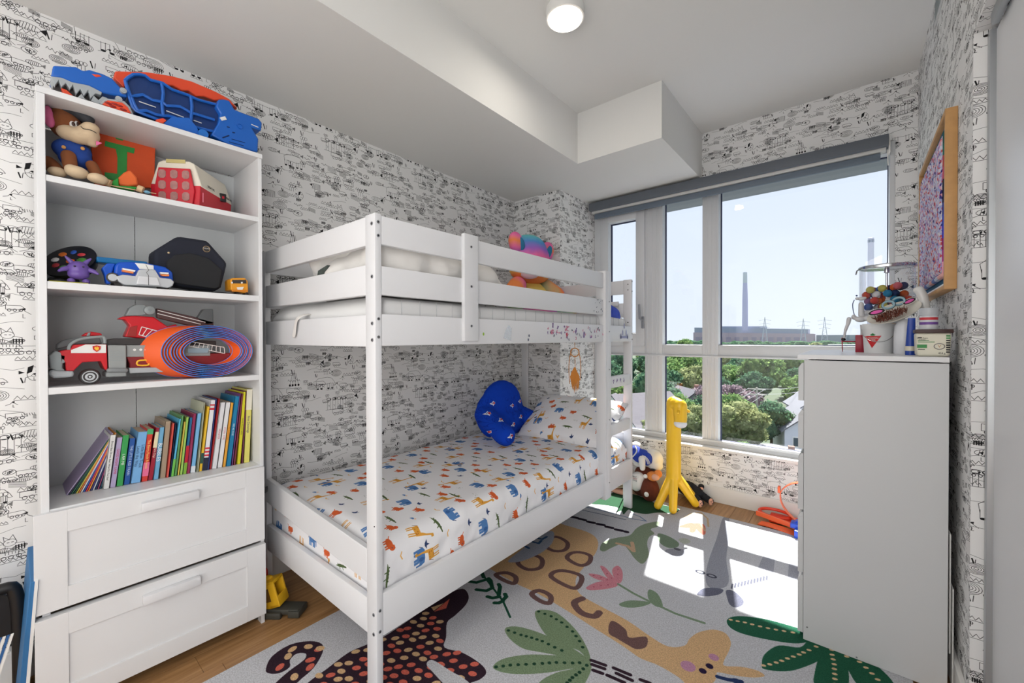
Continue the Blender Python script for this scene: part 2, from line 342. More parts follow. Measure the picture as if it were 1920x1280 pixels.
def sheet_print(W, seed, n=13, s0=1.0):
    c = Canvas(1024, 1024, (240, 240, 243), sc=1024 / W); r = random.Random(seed)
    OC, OR, BL, GR, NV = (222, 160, 66), (214, 98, 52), (84, 128, 184), (86, 104, 66), (60, 76, 116)
    def T(x, y, a, s): ca, sa = math.cos(a), math.sin(a); return lambda p: (x + (p[0] * ca - p[1] * sa) * s, y + (p[0] * sa + p[1] * ca) * s)
    def giraffe(f):
        c.poly([f(p) for p in ((-.02, .022), (-.022, .05), (.012, .052), (.02, .075), (.022, .11), (.034, .112), (.036, .1), (.028, .098), (.026, .06), (.022, .03))], OC)
        for k in (-.018, -.009, .01, .018): c.line([f((k, .03)), f((k, -.002))], .0045, OC)
        for k in range(8): c.ell(f((r.uniform(-.016, .018), r.uniform(.026, .048))), .0024, .0022, (176, 106, 42))
        c.line([f((-.02, .048)), f((-.028, .03))], .002, (120, 70, 40))
    def elephant(f):
        c.poly([f(p) for p in ((-.032, .012), (-.034, .04), (-.02, .05), (.012, .05), (.03, .046), (.036, .03), (.034, .004), (.028, .004), (.028, .022), (.02, .022), (.02, .014))], BL)
        for k in (-.028, -.016, .006, .017): c.poly([f((k - .005, .02)), f((k + .005, .02)), f((k + .005, -.004)), f((k - .005, -.004))], BL)
        c.ell(f((.012, .034)), .008, .011, (62, 100, 156)); c.line([f((-.032, .04)), f((-.04, .026))], .002, NV)
    def lion(f):
        c.ell(f((0, .02)), .021, .012, OR); c.ell(f((.02, .027)), .011, .011, OR); c.poly([f(p) for p in ((.012, .034), (.014, .042), (.02, .036), (.027, .042), (.028, .033))], OR)
        for k in (-.016, -.006, .008, .017): c.line([f((k, .014)), f((k - .002, -.002))], .005, OR)
        c.line([f((-.02, .024)), f((-.034, .034))], .003, OR); c.ell(f((.021, .026)), .002, .002, NV)
    def croc(f):
        c.poly([f(p) for p in ((-.05, .004), (-.02, .014), (.01, .016), (.028, .014), (.05, .012), (.05, .006), (.02, .004), (-.01, .001))], GR)
        for k in (-.014, .014): c.line([f((k, .006)), f((k + .004, -.006))], .004, GR)
        for k in range(5): c.ell(f((-.03 + k * .014, .014)), .0024, .0024, (60, 78, 46))
    def bird(f): c.poly([f(p) for p in ((-.012, 0), (0, .004), (.004, .014), (.008, .004), (.018, .006), (.008, -.004), (0, -.006))], NV)
    def dots(f):
        for k in range(7): c.ell(f((r.uniform(-.014, .014), r.uniform(-.008, .008))), .0015, .0015, GR)
    def moon(f): c.poly([f((.009 * math.cos(a), .009 * math.sin(a))) for a in np.linspace(0, math.pi, 9)], BL); c.ell(f((.012, .006)), .005, .004, (240, 196, 160))
    def ban(f): c.line([f((-.01, 0)), f((0, -.004)), f((.011, .002))], .004, (232, 178, 96))
    kinds = [giraffe, elephant, lion, croc]; cell = W / 7
    for j in range(7):
        for i in range(7):
            F = kinds[(i + j * 2 + (j // 2)) % 4]; F(T((i + .5 + r.uniform(-.1, .1)) * cell, (j + .35 + r.uniform(-.1, .1)) * cell, r.uniform(-.25, .25) + (math.pi if (i + j) % 5 == 0 else 0), s0 * (.62 if F in (lion, croc) else .72)))
            F = r.choice([bird, dots, moon, ban, lion]); F(T((i + r.uniform(-.08, .08)) * cell, (j + .85 + r.uniform(-.05, .05)) * cell, r.uniform(-.6, .6), s0 * (.6 if F is lion else .9)))
    return c.a
SHEET_W = 0.80
SHEET = img_mat('animal_print_cotton', sheet_print(SHEET_W, 3, s0=1.32), 0.8, spec=0.15)
def logo_print():
    c = Canvas(768, 768, (22, 70, 196), sc=768 / .46); r = random.Random(5)
    for k in range(130): x, y = r.uniform(0, .36), r.uniform(0, .36); c.ring((x, y), r.uniform(.008, .02), r.uniform(.005, .014), .0016, (14, 44, 150), r.uniform(0, 3), 0, r.uniform(120, 330))
    for i, (x, y) in enumerate([(.05, .04), (.14, .07), (.24, .03), (.32, .09), (.03, .15), (.12, .19), (.22, .14), (.31, .2), (.06, .28), (.16, .3), (.26, .26), (.34, .32)]):
        T = lambda p, s=.9, a=r.uniform(-.2, .2): (x + s * (p[0] * math.cos(a) - p[1] * math.sin(a)), y + s * (p[0] * math.sin(a) + p[1] * math.cos(a)))
        c.poly([T(p) for p in ((-.028, 0), (-.008, .007), (.006, .02), (.01, .012), (.022, .012), (.021, -.006), (.01, -.007), (.009, -.019), (-.002, -.009), (-.016, -.006))], (236, 238, 244))
        c.poly([T(p) for p in ((-.012, .001), (-.004, .004), (.004, .012), (.006, .004), (.004, -.003), (-.004, -.004))], (26, 60, 150)); c.ell(T((.0, .001)), .0035, .0028, (236, 238, 244))
        c.poly([T((.013 + .009 * math.cos(a) * (1 if k % 2 else .72), .003 + .009 * math.sin(a) * (1 if k % 2 else .72))) for k, a in enumerate(np.linspace(0, 6.28, 17)[:-1])], (214, 40, 52))
    return c.a
LOGO = img_mat('blue_logo_fleece', logo_print(), 0.85, spec=0.1)
# ================================================================ rug print (floor coordinates in metres)
RX0, RX1, RY0, RY1 = -1.765, 0.165, 0.12, 3.055
def rug_print():
    c = Canvas(int((RX1 - RX0) * 700), int((RY1 - RY0) * 700), (196, 197, 202), RX0, RY0, 700, wrap=False)
    r = random.Random(9)
    TAN, BR, PK, ST, DG, LG, PL, CO, GY = (208, 172, 130), (112, 86, 84), (204, 134, 146), (124, 144, 120), (30, 74, 56), (122, 142, 112), (52, 38, 48), (208, 104, 88), (150, 152, 162)
    def inside(p, q):
        k = False
        for (ax, ay), (bx, by) in zip(q, q[1:] + q[:1]):
            if (ay > p[1]) != (by > p[1]) and p[0] < (bx - ax) * (p[1] - ay) / (by - ay) + ax: k = not k
        return k
    def S(pts, col): c.poly([tuple(p)[:2] for p in smooth([(a, b, 0) for a, b in pts], 4, True)], col)
    S([(-1.580,2.277),(-1.467,2.266),(-1.282,2.275),(-1.181,2.224),(-1.121,2.100),(-1.099,1.951),(-1.080,1.817),(-1.037,1.736),(-0.979,1.694),(-0.875,1.680),(-0.742,1.667),(-0.630,1.637),(-0.556,1.629),(-0.509,1.674),(-0.505,1.727),(-0.487,1.787),(-0.446,1.841),(-0.402,1.851),(-0.373,1.810),(-0.368,1.754),(-0.371,1.683),(-0.361,1.665),(-0.315,1.698),(-0.266,1.716),(-0.242,1.705),(-0.271,1.672),(-0.321,1.641),(-0.374,1.617),(-0.375,1.596),(-0.377,1.555),(-0.421,1.481),(-0.475,1.503),(-0.554,1.511),(-0.619,1.502),(-0.698,1.518),(-0.833,1.537),(-0.967,1.557),(-1.144,1.575),(-1.282,1.572),(-1.462,1.586),(-1.651,1.615),(-1.866,1.923),(-1.808,2.218)], TAN)
    for a in ([(-1.392,2.100),(-1.304,2.082),(-1.268,2.005),(-1.306,1.953),(-1.375,1.964),(-1.416,2.032)], [(-1.400,1.834),(-1.318,1.840),(-1.271,1.765),(-1.309,1.708),(-1.383,1.718),(-1.421,1.780)], [(-1.190,2.031),(-1.125,2.035),(-1.096,1.964),(-1.122,1.914),(-1.208,1.931),(-1.222,1.988)], [(-1.151,1.821),(-1.063,1.831),(-1.030,1.741),(-1.064,1.714),(-1.175,1.728),(-1.190,1.778)], [(-1.376,1.614),(-1.316,1.613),(-1.289,1.566),(-1.349,1.555),(-1.408,1.567)], [(-1.157,1.600),(-1.095,1.599),(-1.068,1.553),(-1.107,1.538),(-1.170,1.554)]):
        b = [tuple(p)[:2] for p in smooth([(x, y, 0) for x, y in a], 4, True)]; c.line(b + b[:1], .026, BR)
    c.line([tuple(p)[:2] for p in smooth([(x, y, 0) for x, y in [(-0.968,1.677),(-0.980,1.625),(-0.921,1.587),(-0.867,1.601),(-0.861,1.637)]], 4)], .032, BR)
    S([(-0.796,1.609),(-0.781,1.628),(-0.725,1.611),(-0.695,1.577),(-0.644,1.625),(-0.623,1.574),(-0.647,1.536),(-0.684,1.536),(-0.731,1.541),(-0.770,1.548)], BR)
    for a in ([(-0.997,1.769),(-0.966,1.855),(-0.894,1.895),(-0.890,1.856),(-0.933,1.793),(-0.974,1.754)], [(-1.046,1.875),(-0.990,1.901),(-0.904,1.886),(-0.951,1.864),(-1.006,1.857)], [(-1.032,1.973),(-0.999,1.978),(-0.900,1.896),(-0.947,1.896)], [(-0.963,2.040),(-0.923,2.008),(-0.889,1.934),(-0.891,1.893),(-0.937,1.934),(-0.970,1.991)]): S(a, PK)
    for k, p in enumerate([(-0.970,1.791),(-0.949,1.823),(-0.925,1.850),(-1.018,1.878),(-0.980,1.883),(-0.947,1.886),(-1.009,1.959),(-0.973,1.936),(-0.937,1.914),(-0.948,2.009),(-0.927,1.963)]): c.ell(p, .004, .004, (170, 84, 104))
    c.line([(-0.888,1.887),(-0.803,1.865),(-0.722,1.854),(-0.599,1.844),(-0.486,1.860)], .014, ST); S([(-0.819,1.747),(-0.788,1.808),(-0.712,1.849),(-0.737,1.789),(-0.785,1.745)], ST); S([(-0.755,1.940),(-0.710,1.933),(-0.659,1.857),(-0.691,1.839),(-0.735,1.877)], ST)
    c.line([(-1.145,1.365),(-1.240,1.428),(-1.367,1.483),(-1.513,1.545)], .010, DG)
    for a in ([(-1.241,1.427),(-1.247,1.406),(-1.262,1.394)], [(-1.245,1.432),(-1.250,1.462),(-1.268,1.474)], [(-1.275,1.441),(-1.293,1.414),(-1.318,1.407)], [(-1.286,1.450),(-1.323,1.501),(-1.342,1.513)], [(-1.346,1.472),(-1.353,1.436),(-1.396,1.413)], [(-1.355,1.478),(-1.393,1.510),(-1.414,1.518)], [(-1.418,1.499),(-1.437,1.454),(-1.470,1.437)], [(-1.441,1.510),(-1.476,1.533),(-1.506,1.551)]): c.line(a, .020, DG)
    leaves = [[(-1.082,1.462),(-1.060,1.499),(-1.006,1.517),(-0.930,1.498),(-0.857,1.463),(-0.787,1.409),(-0.751,1.359),(-0.813,1.387),(-0.876,1.372),(-0.952,1.372),(-1.032,1.414)], [(-1.116,1.297),(-1.090,1.336),(-1.018,1.363),(-0.938,1.377),(-0.876,1.384),(-0.774,1.373),(-0.782,1.334),(-0.870,1.312),(-0.933,1.283),(-0.992,1.258),(-1.066,1.266)], [(-1.021,1.118),(-1.016,1.169),(-0.961,1.241),(-0.875,1.308),(-0.769,1.378),(-0.757,1.343),(-0.807,1.276),(-0.863,1.209),(-0.935,1.145),(-0.987,1.117)], [(-0.848,1.167),(-0.828,1.238),(-0.789,1.296),(-0.756,1.361),(-0.731,1.323),(-0.722,1.232),(-0.744,1.143),(-0.824,1.103)]]
    for a in leaves: S(a, LG)
    for a in ([(-1.071,1.474),(-1.011,1.483),(-0.954,1.479),(-0.890,1.462),(-0.840,1.433),(-0.788,1.391)], [(-1.098,1.298),(-1.042,1.311),(-0.999,1.326),(-0.955,1.338),(-0.898,1.342),(-0.838,1.350)], [(-1.011,1.124),(-0.976,1.164),(-0.933,1.204),(-0.889,1.246),(-0.851,1.283),(-0.803,1.319),(-0.764,1.355)], [(-0.757,1.343),(-0.761,1.298),(-0.769,1.262),(-0.771,1.230),(-0.770,1.193)]):
        for p, q in zip(a[:-1], a[1:]):
            for t in (0, .5): c.ell((p[0] + (q[0] - p[0]) * t, p[1] + (q[1] - p[1]) * t), .007, .007, (36, 66, 50))
    for a in ([(-0.756,1.375),(-0.704,1.387)], [(-0.744,1.359),(-0.699,1.370)], [(-0.728,1.338),(-0.695,1.346)], [(-0.675,1.395),(-0.615,1.404)], [(-0.656,1.379),(-0.600,1.385)], [(-0.678,1.350),(-0.617,1.359)], [(-0.578,1.407),(-0.547,1.414)], [(-0.580,1.377),(-0.510,1.389)]): c.line(a, .014, PL)
    for (p, a, col) in (((-0.467,1.577), .026, (188, 140, 168)), ((-0.405,1.683), .018, (188, 140, 168)), ((-0.419,1.588), .013, (44, 34, 62)), ((-0.406,1.627), .013, (44, 34, 62))): c.ell(p, a, a, col)
    c.line([(-0.371,1.594),(-0.342,1.603),(-0.301,1.625)], .016, (44, 60, 100)); c.ell((-0.310,1.615), .02, .014, (44, 60, 100))
    S([(-1.511,2.682),(-1.469,2.881),(-1.408,3.064),(-1.256,3.046),(-1.111,2.989),(-0.999,2.998),(-0.945,2.983),(-0.954,2.899),(-1.042,2.838),(-1.100,2.761),(-1.181,2.740),(-1.221,2.757),(-1.213,2.661),(-1.250,2.706),(-1.269,2.660),(-1.292,2.738),(-1.387,2.721),(-1.455,2.686)], (50, 82, 60))
    for a in ([(-1.487,2.396),(-1.432,2.409)], [(-1.411,2.408),(-1.374,2.414)], [(-1.345,2.406),(-1.308,2.414)], [(-1.280,2.416),(-1.244,2.426)], [(-1.217,2.416),(-1.184,2.424)], [(-1.154,2.420),(-1.118,2.427)], [(-1.096,2.430),(-1.087,2.431)]): c.line(a, .03, (40, 32, 44))
    c.line([(-1.481,2.603),(-1.337,2.623),(-1.235,2.631),(-1.134,2.632),(-1.053,2.657),(-1.111,2.696),(-1.166,2.707)], .009, (110, 130, 158)); c.line([(-1.487,2.539),(-1.310,2.570),(-1.166,2.591)], .007, (70, 80, 104))
    for a in ([(-1.141,2.215),(-1.109,2.312),(-1.056,2.399),(-1.061,2.518),(-1.042,2.615),(-0.983,2.707),(-0.966,2.628),(-0.987,2.563),(-0.947,2.519),(-0.955,2.453),(-0.930,2.361),(-0.877,2.251),(-0.868,2.141),(-0.923,2.165),(-0.977,2.219),(-1.043,2.269),(-1.073,2.191),(-1.086,2.129),(-1.115,2.131)],): S(a, (132, 146, 124))
    c.line([(-1.072,2.259),(-1.010,2.269),(-0.958,2.235),(-1.007,2.325)], .022, (196, 164, 136))
    S([(-0.930,2.533),(-0.868,2.540),(-0.796,2.499),(-0.783,2.442),(-0.820,2.399),(-0.881,2.429)], (120, 138, 118)); S([(-0.807,2.532),(-0.785,2.578),(-0.743,2.557),(-0.763,2.505)], (180, 186, 174))
    S([(-1.446,1.712),(-1.466,1.895),(-1.486,2.047),(-1.460,2.143),(-1.412,2.107),(-1.365,2.004),(-1.355,1.883),(-1.379,1.767),(-1.410,1.714)], (166, 172, 186))
    for a in ([(-1.473,1.957),(-1.428,1.966),(-1.435,2.002)], [(-1.474,2.012),(-1.441,2.020),(-1.438,2.063)], [(-1.467,1.889),(-1.439,1.885)]): c.line(a, .016, (60, 92, 130))
    S([(-0.824,2.365),(-0.784,2.415),(-0.723,2.440),(-0.658,2.394),(-0.689,2.323),(-0.746,2.268),(-0.794,2.295)], GY); c.ell((-0.775,2.415), .02, .014, (96, 96, 104))
    S([(-0.673,3.020),(-0.644,3.062),(-0.580,2.761),(-0.535,2.484),(-0.477,2.272),(-0.482,2.183),(-0.536,2.144),(-0.576,2.231),(-0.607,2.425),(-0.633,2.689)], GY)
    S([(-0.567,2.050),(-0.559,2.107),(-0.522,2.150),(-0.480,2.166),(-0.483,2.119),(-0.517,2.070),(-0.550,2.046)], (104, 106, 122)); S([(-0.467,2.168),(-0.436,2.184),(-0.392,2.142),(-0.384,2.099),(-0.403,2.058),(-0.429,2.062),(-0.451,2.111)], (104, 106, 122))
    for p in ((-0.553,2.254), (-0.608,2.254)): c.ring(p, .02, .014, .009, (70, 72, 84))
    m0, m1 = [(-0.451,2.203),(-0.332,2.392)]
    for k in range(12):
        t = k / 11; x = m0[0] + (m1[0] - m0[0]) * t; y = m0[1] + (m1[1] - m0[1]) * t; c.line([(x, y), (x - .004, y + .04)], .008, (100, 102, 116))
    for a in ([(-0.605,2.830),(-0.499,2.842),(-0.462,2.787),(-0.367,2.824),(-0.240,2.837),(-0.231,2.733),(-0.352,2.707),(-0.423,2.712),(-0.565,2.688)], [(-0.532,2.968),(-0.493,2.977),(-0.462,2.787),(-0.486,2.767)], [(-0.385,2.472),(-0.383,2.681),(-0.334,2.697),(-0.313,2.468)], [(-0.251,2.458),(-0.269,2.703),(-0.227,2.690),(-0.199,2.443)], [(-0.368,2.694),(-0.221,2.707),(-0.217,2.664),(-0.345,2.652)]): c.poly(a, (160, 162, 172))
    for a in ([(-0.801,2.813),(-0.744,2.843),(-0.703,2.719),(-0.727,2.700)], [(-0.860,2.708),(-0.823,2.812),(-0.790,2.812),(-0.792,2.745)], [(-0.810,2.788),(-0.783,2.827),(-0.759,2.703),(-0.785,2.682)]): S(a, (212, 122, 106))
    c.line([(-0.875,2.855),(-0.860,2.958),(-0.816,3.031),(-0.751,2.956),(-0.715,2.834)], .012, (196, 172, 140)); c.line([(-0.843,2.881),(-0.769,2.856),(-0.715,2.755)], .012, (196, 172, 140))
    c.line([(-0.410,2.872),(-0.317,2.838),(-0.243,2.822)], .009, (214, 186, 156))
    for a in ([(-0.372,2.861),(-0.393,2.914)], [(-0.335,2.845),(-0.354,2.917)], [(-0.299,2.832),(-0.314,2.909)], [(-0.268,2.821),(-0.279,2.896)], [(-0.363,2.855),(-0.364,2.795)], [(-0.326,2.842),(-0.327,2.783)], [(-0.289,2.824),(-0.290,2.770)]): c.line(a, .02, (214, 186, 156))
    D = [[(-0.415,1.944),(-0.385,1.998),(-0.292,2.052),(-0.160,2.077),(-0.108,2.066),(-0.152,1.986),(-0.215,1.940),(-0.332,1.895),(-0.392,1.899)], [(-0.258,1.755),(-0.259,1.821),(-0.224,1.909),(-0.158,1.951),(-0.130,2.030),(-0.073,2.039),(-0.086,1.941),(-0.148,1.825),(-0.196,1.769),(-0.247,1.740)], [(-0.101,1.775),(-0.105,1.833),(-0.098,1.933),(-0.078,2.030),(-0.051,2.052),(-0.024,2.023),(-0.010,1.906),(-0.015,1.834),(-0.056,1.766)], [(-0.065,2.049),(0.009,2.065),(0.072,2.018),(0.111,1.956),(0.102,1.895),(0.043,1.847),(0.010,1.874),(-0.007,1.915),(-0.030,1.976)]]
    for a in D: S(a, (40, 92, 70))
    for a in ([(-0.403,1.954),(-0.378,1.963),(-0.353,1.974),(-0.327,1.980),(-0.299,1.987),(-0.272,1.996),(-0.245,2.007),(-0.218,2.018),(-0.189,2.031)], [(-0.253,1.757),(-0.236,1.778),(-0.219,1.803),(-0.204,1.826),(-0.189,1.853),(-0.173,1.878),(-0.157,1.905),(-0.145,1.928),(-0.130,1.956),(-0.110,1.996)], [(-0.062,2.013),(-0.060,1.983),(-0.056,1.957),(-0.052,1.930),(-0.051,1.903),(-0.049,1.875),(-0.048,1.848),(-0.045,1.821)], [(-0.017,2.007),(0.020,2.004),(0.038,1.984),(0.054,1.963),(0.069,1.941),(0.083,1.914)]):
        for p in a: c.ell(p, .009, .006, (222, 190, 150), .6)
    # snail curl and the spotted animal in the foreground
    c.poly([tuple(p)[:2] for p in smooth([(x, y, 0) for x, y in [(-1.657,0.581),(-1.704,0.619),(-1.714,0.688),(-1.674,0.746),(-1.621,0.770),(-1.573,0.750),(-1.524,0.691),(-1.504,0.626),(-1.455,0.566),(-1.524,0.509),(-1.562,0.578),(-1.581,0.633),(-1.592,0.689),(-1.618,0.707),(-1.645,0.685),(-1.633,0.655),(-1.598,0.640),(-1.598,0.604),(-1.628,0.579)]], 3, True)], PL)
    body = [(-1.441,0.577),(-1.475,0.650),(-1.484,0.724),(-1.496,0.814),(-1.480,0.881),(-1.465,0.950),(-1.468,1.056),(-1.474,1.155),(-1.478,1.283),(-1.454,1.374),(-1.391,1.355),(-1.354,1.301),(-1.338,1.221),(-1.331,1.169),(-1.270,1.110),(-1.231,1.067),(-1.157,1.093),(-1.068,1.098),(-1.022,1.083),(-1.018,1.046),(-1.036,1.003),(-1.044,0.904)]; S(body, PL)
    for p in [(-1.682,0.684),(-1.648,0.730),(-1.601,0.750),(-1.657,0.658),(-1.574,0.704),(-1.626,0.617),(-1.540,0.688),(-1.539,0.632),(-1.603,0.755)]: c.ell(p, .018, .013, (CO, TAN)[r.randrange(2)], r.uniform(0, 3))
    x0, x1 = min(p[0] for p in body), max(p[0] for p in body); y0, y1 = min(p[1] for p in body), max(p[1] for p in body); i = 0; yy = y0
    while yy < y1:
        xx = x0 + (.022 if i % 2 else 0)
        while xx < x1:
            p = (xx + r.uniform(-.006, .006), yy + r.uniform(-.006, .006))
            if inside(p, body) and inside((p[0] + .015, p[1] + .012), body) and p[1] < 1.17: c.ell(p, .0165, .011, CO if r.random() < .5 else TAN, r.uniform(.2, .9))
            xx += .046
        yy += .036; i += 1
    c.poly([(-1.428,1.177),(-1.444,1.285),(-1.404,1.228)], CO); c.poly([(-1.461,1.189),(-1.439,1.248),(-1.444,1.285),(-1.433,1.181)], TAN)
    S([(-1.215,0.967),(-1.226,0.985),(-1.208,0.999),(-1.130,1.005),(-1.046,1.013),(-0.962,0.989),(-0.999,0.942),(-1.098,0.951),(-1.177,0.961)], (196, 197, 202))
    return c.a
RUGM = img_mat('printed_rug_pile', rug_print(), 0.95, bump=0.5, bscale=420, spec=0.05, var=0.20)
# ================================================================ the room
WX, WYI, RXW, ZC, ZB = -2.30, 3.326, 0.28, 2.757, 2.4155
YB = -1.15
def wood_floor():
    m = bpy.data.materials.new('oak_floor'); m.use_nodes = True; n = m.node_tree.nodes; l = m.node_tree.links; p = n['Principled BSDF']; p.inputs['Roughness'].default_value = 0.42
    t = n.new('ShaderNodeTexCoord'); mp = n.new('ShaderNodeMapping'); mp.inputs['Scale'].default_value = (26, 1.3, 1)
    nz = n.new('ShaderNodeTexNoise'); nz.inputs['Scale'].default_value = 2.4; nz.inputs['Detail'].default_value = 6
    cr = n.new('ShaderNodeValToRGB'); cr.color_ramp.elements[0].position = .3; cr.color_ramp.elements[0].color = (*lin((150, 108, 66)), 1); cr.color_ramp.elements[1].position = .7; cr.color_ramp.elements[1].color = (*lin((190, 146, 98)), 1)
    oi = n.new('ShaderNodeObjectInfo'); ad = n.new('ShaderNodeMixRGB'); ad.blend_type = 'MULTIPLY'; ad.inputs[0].default_value = 1
    mr = n.new('ShaderNodeMapRange'); mr.inputs[3].default_value = .86; mr.inputs[4].default_value = 1.08
    l.new(oi.outputs['Random'], mr.inputs[0]); l.new(t.outputs['Object'], mp.inputs[0]); l.new(mp.outputs[0], nz.inputs[0]); l.new(nz.outputs[0], cr.inputs[0]); l.new(cr.outputs[0], ad.inputs[1]); l.new(mr.outputs[0], ad.inputs[2]); l.new(ad.outputs[0], p.inputs['Base Color']); return m
OAK = wood_floor()
g = G(); g.box((WX - .1, YB, -.12), (1.0, WYI, -.012)); floor = struct('floor', g, mat('floor_base', (92, 66, 42), .8), sm=0)
rf = random.Random(4); k = 0; pw = .118; x = WX
while x < 1.0:
    y = YB - rf.uniform(0, 1.2)
    while y < WYI:
        L = rf.uniform(1.1, 1.9); a, b = max(y, YB), min(y + L, WYI)
        if b - a > .05:
            g = G(); g.box((x + .0006, a + .0006, -.012), (min(x + pw, 1.0) - .0006, b - .0006, 0)); obj('plank', g, OAK, floor, sm=0, bev=.0008)
        y += L
    x += pw
BASE = mat('baseboard_white', (232, 231, 228), .45)
def paper(o): uvmap(o, uvbox(WPW, WPH, 0.1, 0.06))
g = G(); g.box((WX - .1, YB, 0), (WX, WYI, ZC)); o = struct('wall_left', g, PAPER, sm=0); paper(o)
g = G(); g.box((WX, 2.812, 0), (-1.8252, WYI + .1, ZB)); o = struct('wall_column', g, PAPER, sm=0, kind='structure'); paper(o)
g = G()
g.box((-1.8252, WYI, -.0), (.185, WYI + .07, .38)); g.box((.185, WYI, 0), (.45, WYI + .07, ZC)); g.box((-1.8252, WYI, 2.385), (.185, WYI + .07, ZC))
o = struct('wall_window', g, PAPER, sm=0); paper(o)
g = G(); g.box((-2.5, 3.44, -.9), (-1.83, 3.62, 2.9)); g.box((.2, 3.40, -.9), (1.3, 3.62, 2.9)); g.box((-1.83, 3.42, -.9), (.2, 3.56, .38)); g.box((-1.83, 3.42, 2.39), (.2, 3.9, 2.9)); g.box((-2.5,3.56,2.52),(1.3,3.9,2.9))
struct('trim_1', g, mat('exterior_panel', (120, 124, 128), .6), sm=0)
g = G(); g.box((RXW, 1.888, 0), (.45, WYI, ZC)); g.box((RXW, YB, 2.15), (.45, 1.888, ZC)); o = struct('wall_right', g, PAPER, sm=0); paper(o)
WALLW = mat('wall_white', (228, 228, 226), .8)
g = G(); g.box((WX - .1, YB - .1, 0), (1.0, YB, ZC)); struct('wall_back', g, WALLW, sm=0)
g = G(); g.box((.95, YB, 0), (1.0, 1.95, ZC)); struct('wall_closet', g, WALLW, sm=0)
g = G(); g.box((WX - .1, YB - .1, ZC), (1.05, WYI + .1, ZC + .1)); struct('ceiling', g, CEIL, sm=0)
g = G(); g.box((WX, YB, ZB), (-1.4649, WYI, ZC)); g.box((-1.4649, 2.4778, ZB), (-.8879, WYI, ZC)); struct('ceiling_bulkhead', g, CEIL, sm=0, kind='structure')
g = G(); g.box((WX, YB, 0), (WX + .014, 2.812, .115)); struct('baseboard_left', g, BASE, sm=0, bev=.003)
g = G(); g.box((-1.825, WYI - .014, 0), (RXW, WYI, .115)); struct('baseboard_window', g, BASE, sm=0, bev=.003)
g = G(); g.box((RXW - .014, 1.89, 0), (RXW, WYI - .014, .115)); struct('baseboard_right', g, BASE, sm=0, bev=.003)
# closet door, its track and jamb
g = G(); g.box((.322, -.6, .03), (.345, 1.885, 2.13), .002); d1 = struct('door_1', g, mat('closet_door_white', (222, 223, 226), .35), sm=0)
ALU = mat('aluminium_trim', (176, 180, 184), .35, .6)
g = G(); g.box((.308, 1.858, .03), (.350, 1.884, 2.135), .002); obj('door_edge', g, ALU, d1)
g = G(); g.box((.300, -.6, 2.115), (.316, 1.80, 2.149), .002); obj('door_track', g, ALU, d1)
g = G(); g.box((.302, -.6, .0), (.36, 1.885, .02), .002); obj('door_track', g, ALU, d1)
# air vent high on the right wall
v = thing('air_vent', 'white slotted air vent high on the right wall near the ceiling', 'vent', (RXW - .001, 2.47, 2.66))
g = G(); g.box((RXW - .006, 2.32, 2.615), (RXW, 2.66, 2.715), .002); obj('vent_frame', g, mat('vent_white', (206, 207, 208), .5), v)
for k in range(5): g = G(); g.box((RXW - .0075, 2.34, 2.628 + k * .016), (RXW - .004, 2.64, 2.636 + k * .016)); obj('slat', g, GREYP, v, sm=0)
# ---------------- window
win = bpy.data.objects.new('window_1', None); C.objects.link(win); win.location = (-.82, 3.42, .4); win['kind'] = 'structure'
def bar(n, x0, x1, z0, z1, y0=3.385, y1=3.475, m=FRAME, r=.004, p=win): g = G(); g.box((x0, y0, z0), (x1, y1, z1), r); return obj(n, g, m, p)
GYP = 3.46
bar('window_frame', -1.824, -1.753, .403, 2.39, 3.382); bar('window_frame', -1.352, -1.205, .403, 2.39, 3.382); bar('window_frame', -.900, -.785, .403, 2.39, 3.382); bar('window_frame', .160, .186, .40, 2.39, 3.33)
bar('window_frame', -1.753, -1.352, 1.083, 1.165); bar('window_frame', -1.205, -.900, 1.083, 1.165); bar('window_frame', -.785, .160, 1.083, 1.165)
bar('window_frame', -1.824, .160, 2.335, 2.39); bar('window_frame', -1.824, .160, .38, .432)
# raised bead lines on the mullions
for x in (-1.338, -1.30, -1.262, -1.238): bar('window_bead', x, x + .012, .44, 2.33, 3.378, 3.40, r=.002)
for x in (-.872, -.842, -.812): bar('window_bead', x, x + .012, .44, 2.33, 3.378, 3.40, r=.002)
bar('window_bead', -1.8, .155, 1.07, 1.084, 3.372, 3.40, r=.003); bar('window_bead', -1.8, .155, .428, .446, 3.368, 3.40, r=.003)
GASK = mat('window_gasket', (38, 44, 78), .6)
def pane(x0, x1, z0, z1, y=GYP):
    for a, b, c, d in ((x0, x0 + .006, z0, z1), (x1 - .004, x1, z0, z1), (x0, x1, z0, z0 + .005), (x0, x1, z1 - .005, z1)): bar('gasket', a, b, c, d, y - .012, y + .006, GASK, 0)
    g = G(); g.add([(x0, y, z0), (x1, y, z0), (x1, y, z1), (x0, y, z1)], [(0, 1, 2, 3)]); obj('pane', g, GLASS, win, sm=0)
GLASS = bpy.data.materials.new('window_glass'); GLASS.use_nodes = True
_n = GLASS.node_tree.nodes; _l = GLASS.node_tree.links; _n.remove(_n['Principled BSDF'])
_t = _n.new('ShaderNodeBsdfTransparent'); _t.inputs[0].default_value = (.97, .985, .99, 1); _g = _n.new('ShaderNodeBsdfGlossy'); _g.inputs['Roughness'].default_value = .0; _x = _n.new('ShaderNodeMixShader'); _x.inputs[0].default_value = .05
_l.new(_t.outputs[0], _x.inputs[1]); _l.new(_g.outputs[0], _x.inputs[2]); _l.new(_x.outputs[0], _n['Material Output'].inputs[0])
pane(-1.205, -.900, 1.165, 2.335); pane(-.785, .160, 1.165, 2.335); pane(-1.79, -1.352, .432, 1.083); pane(-1.205, -.900, .432, 1.083); pane(-.785, .160, .432, 1.083)
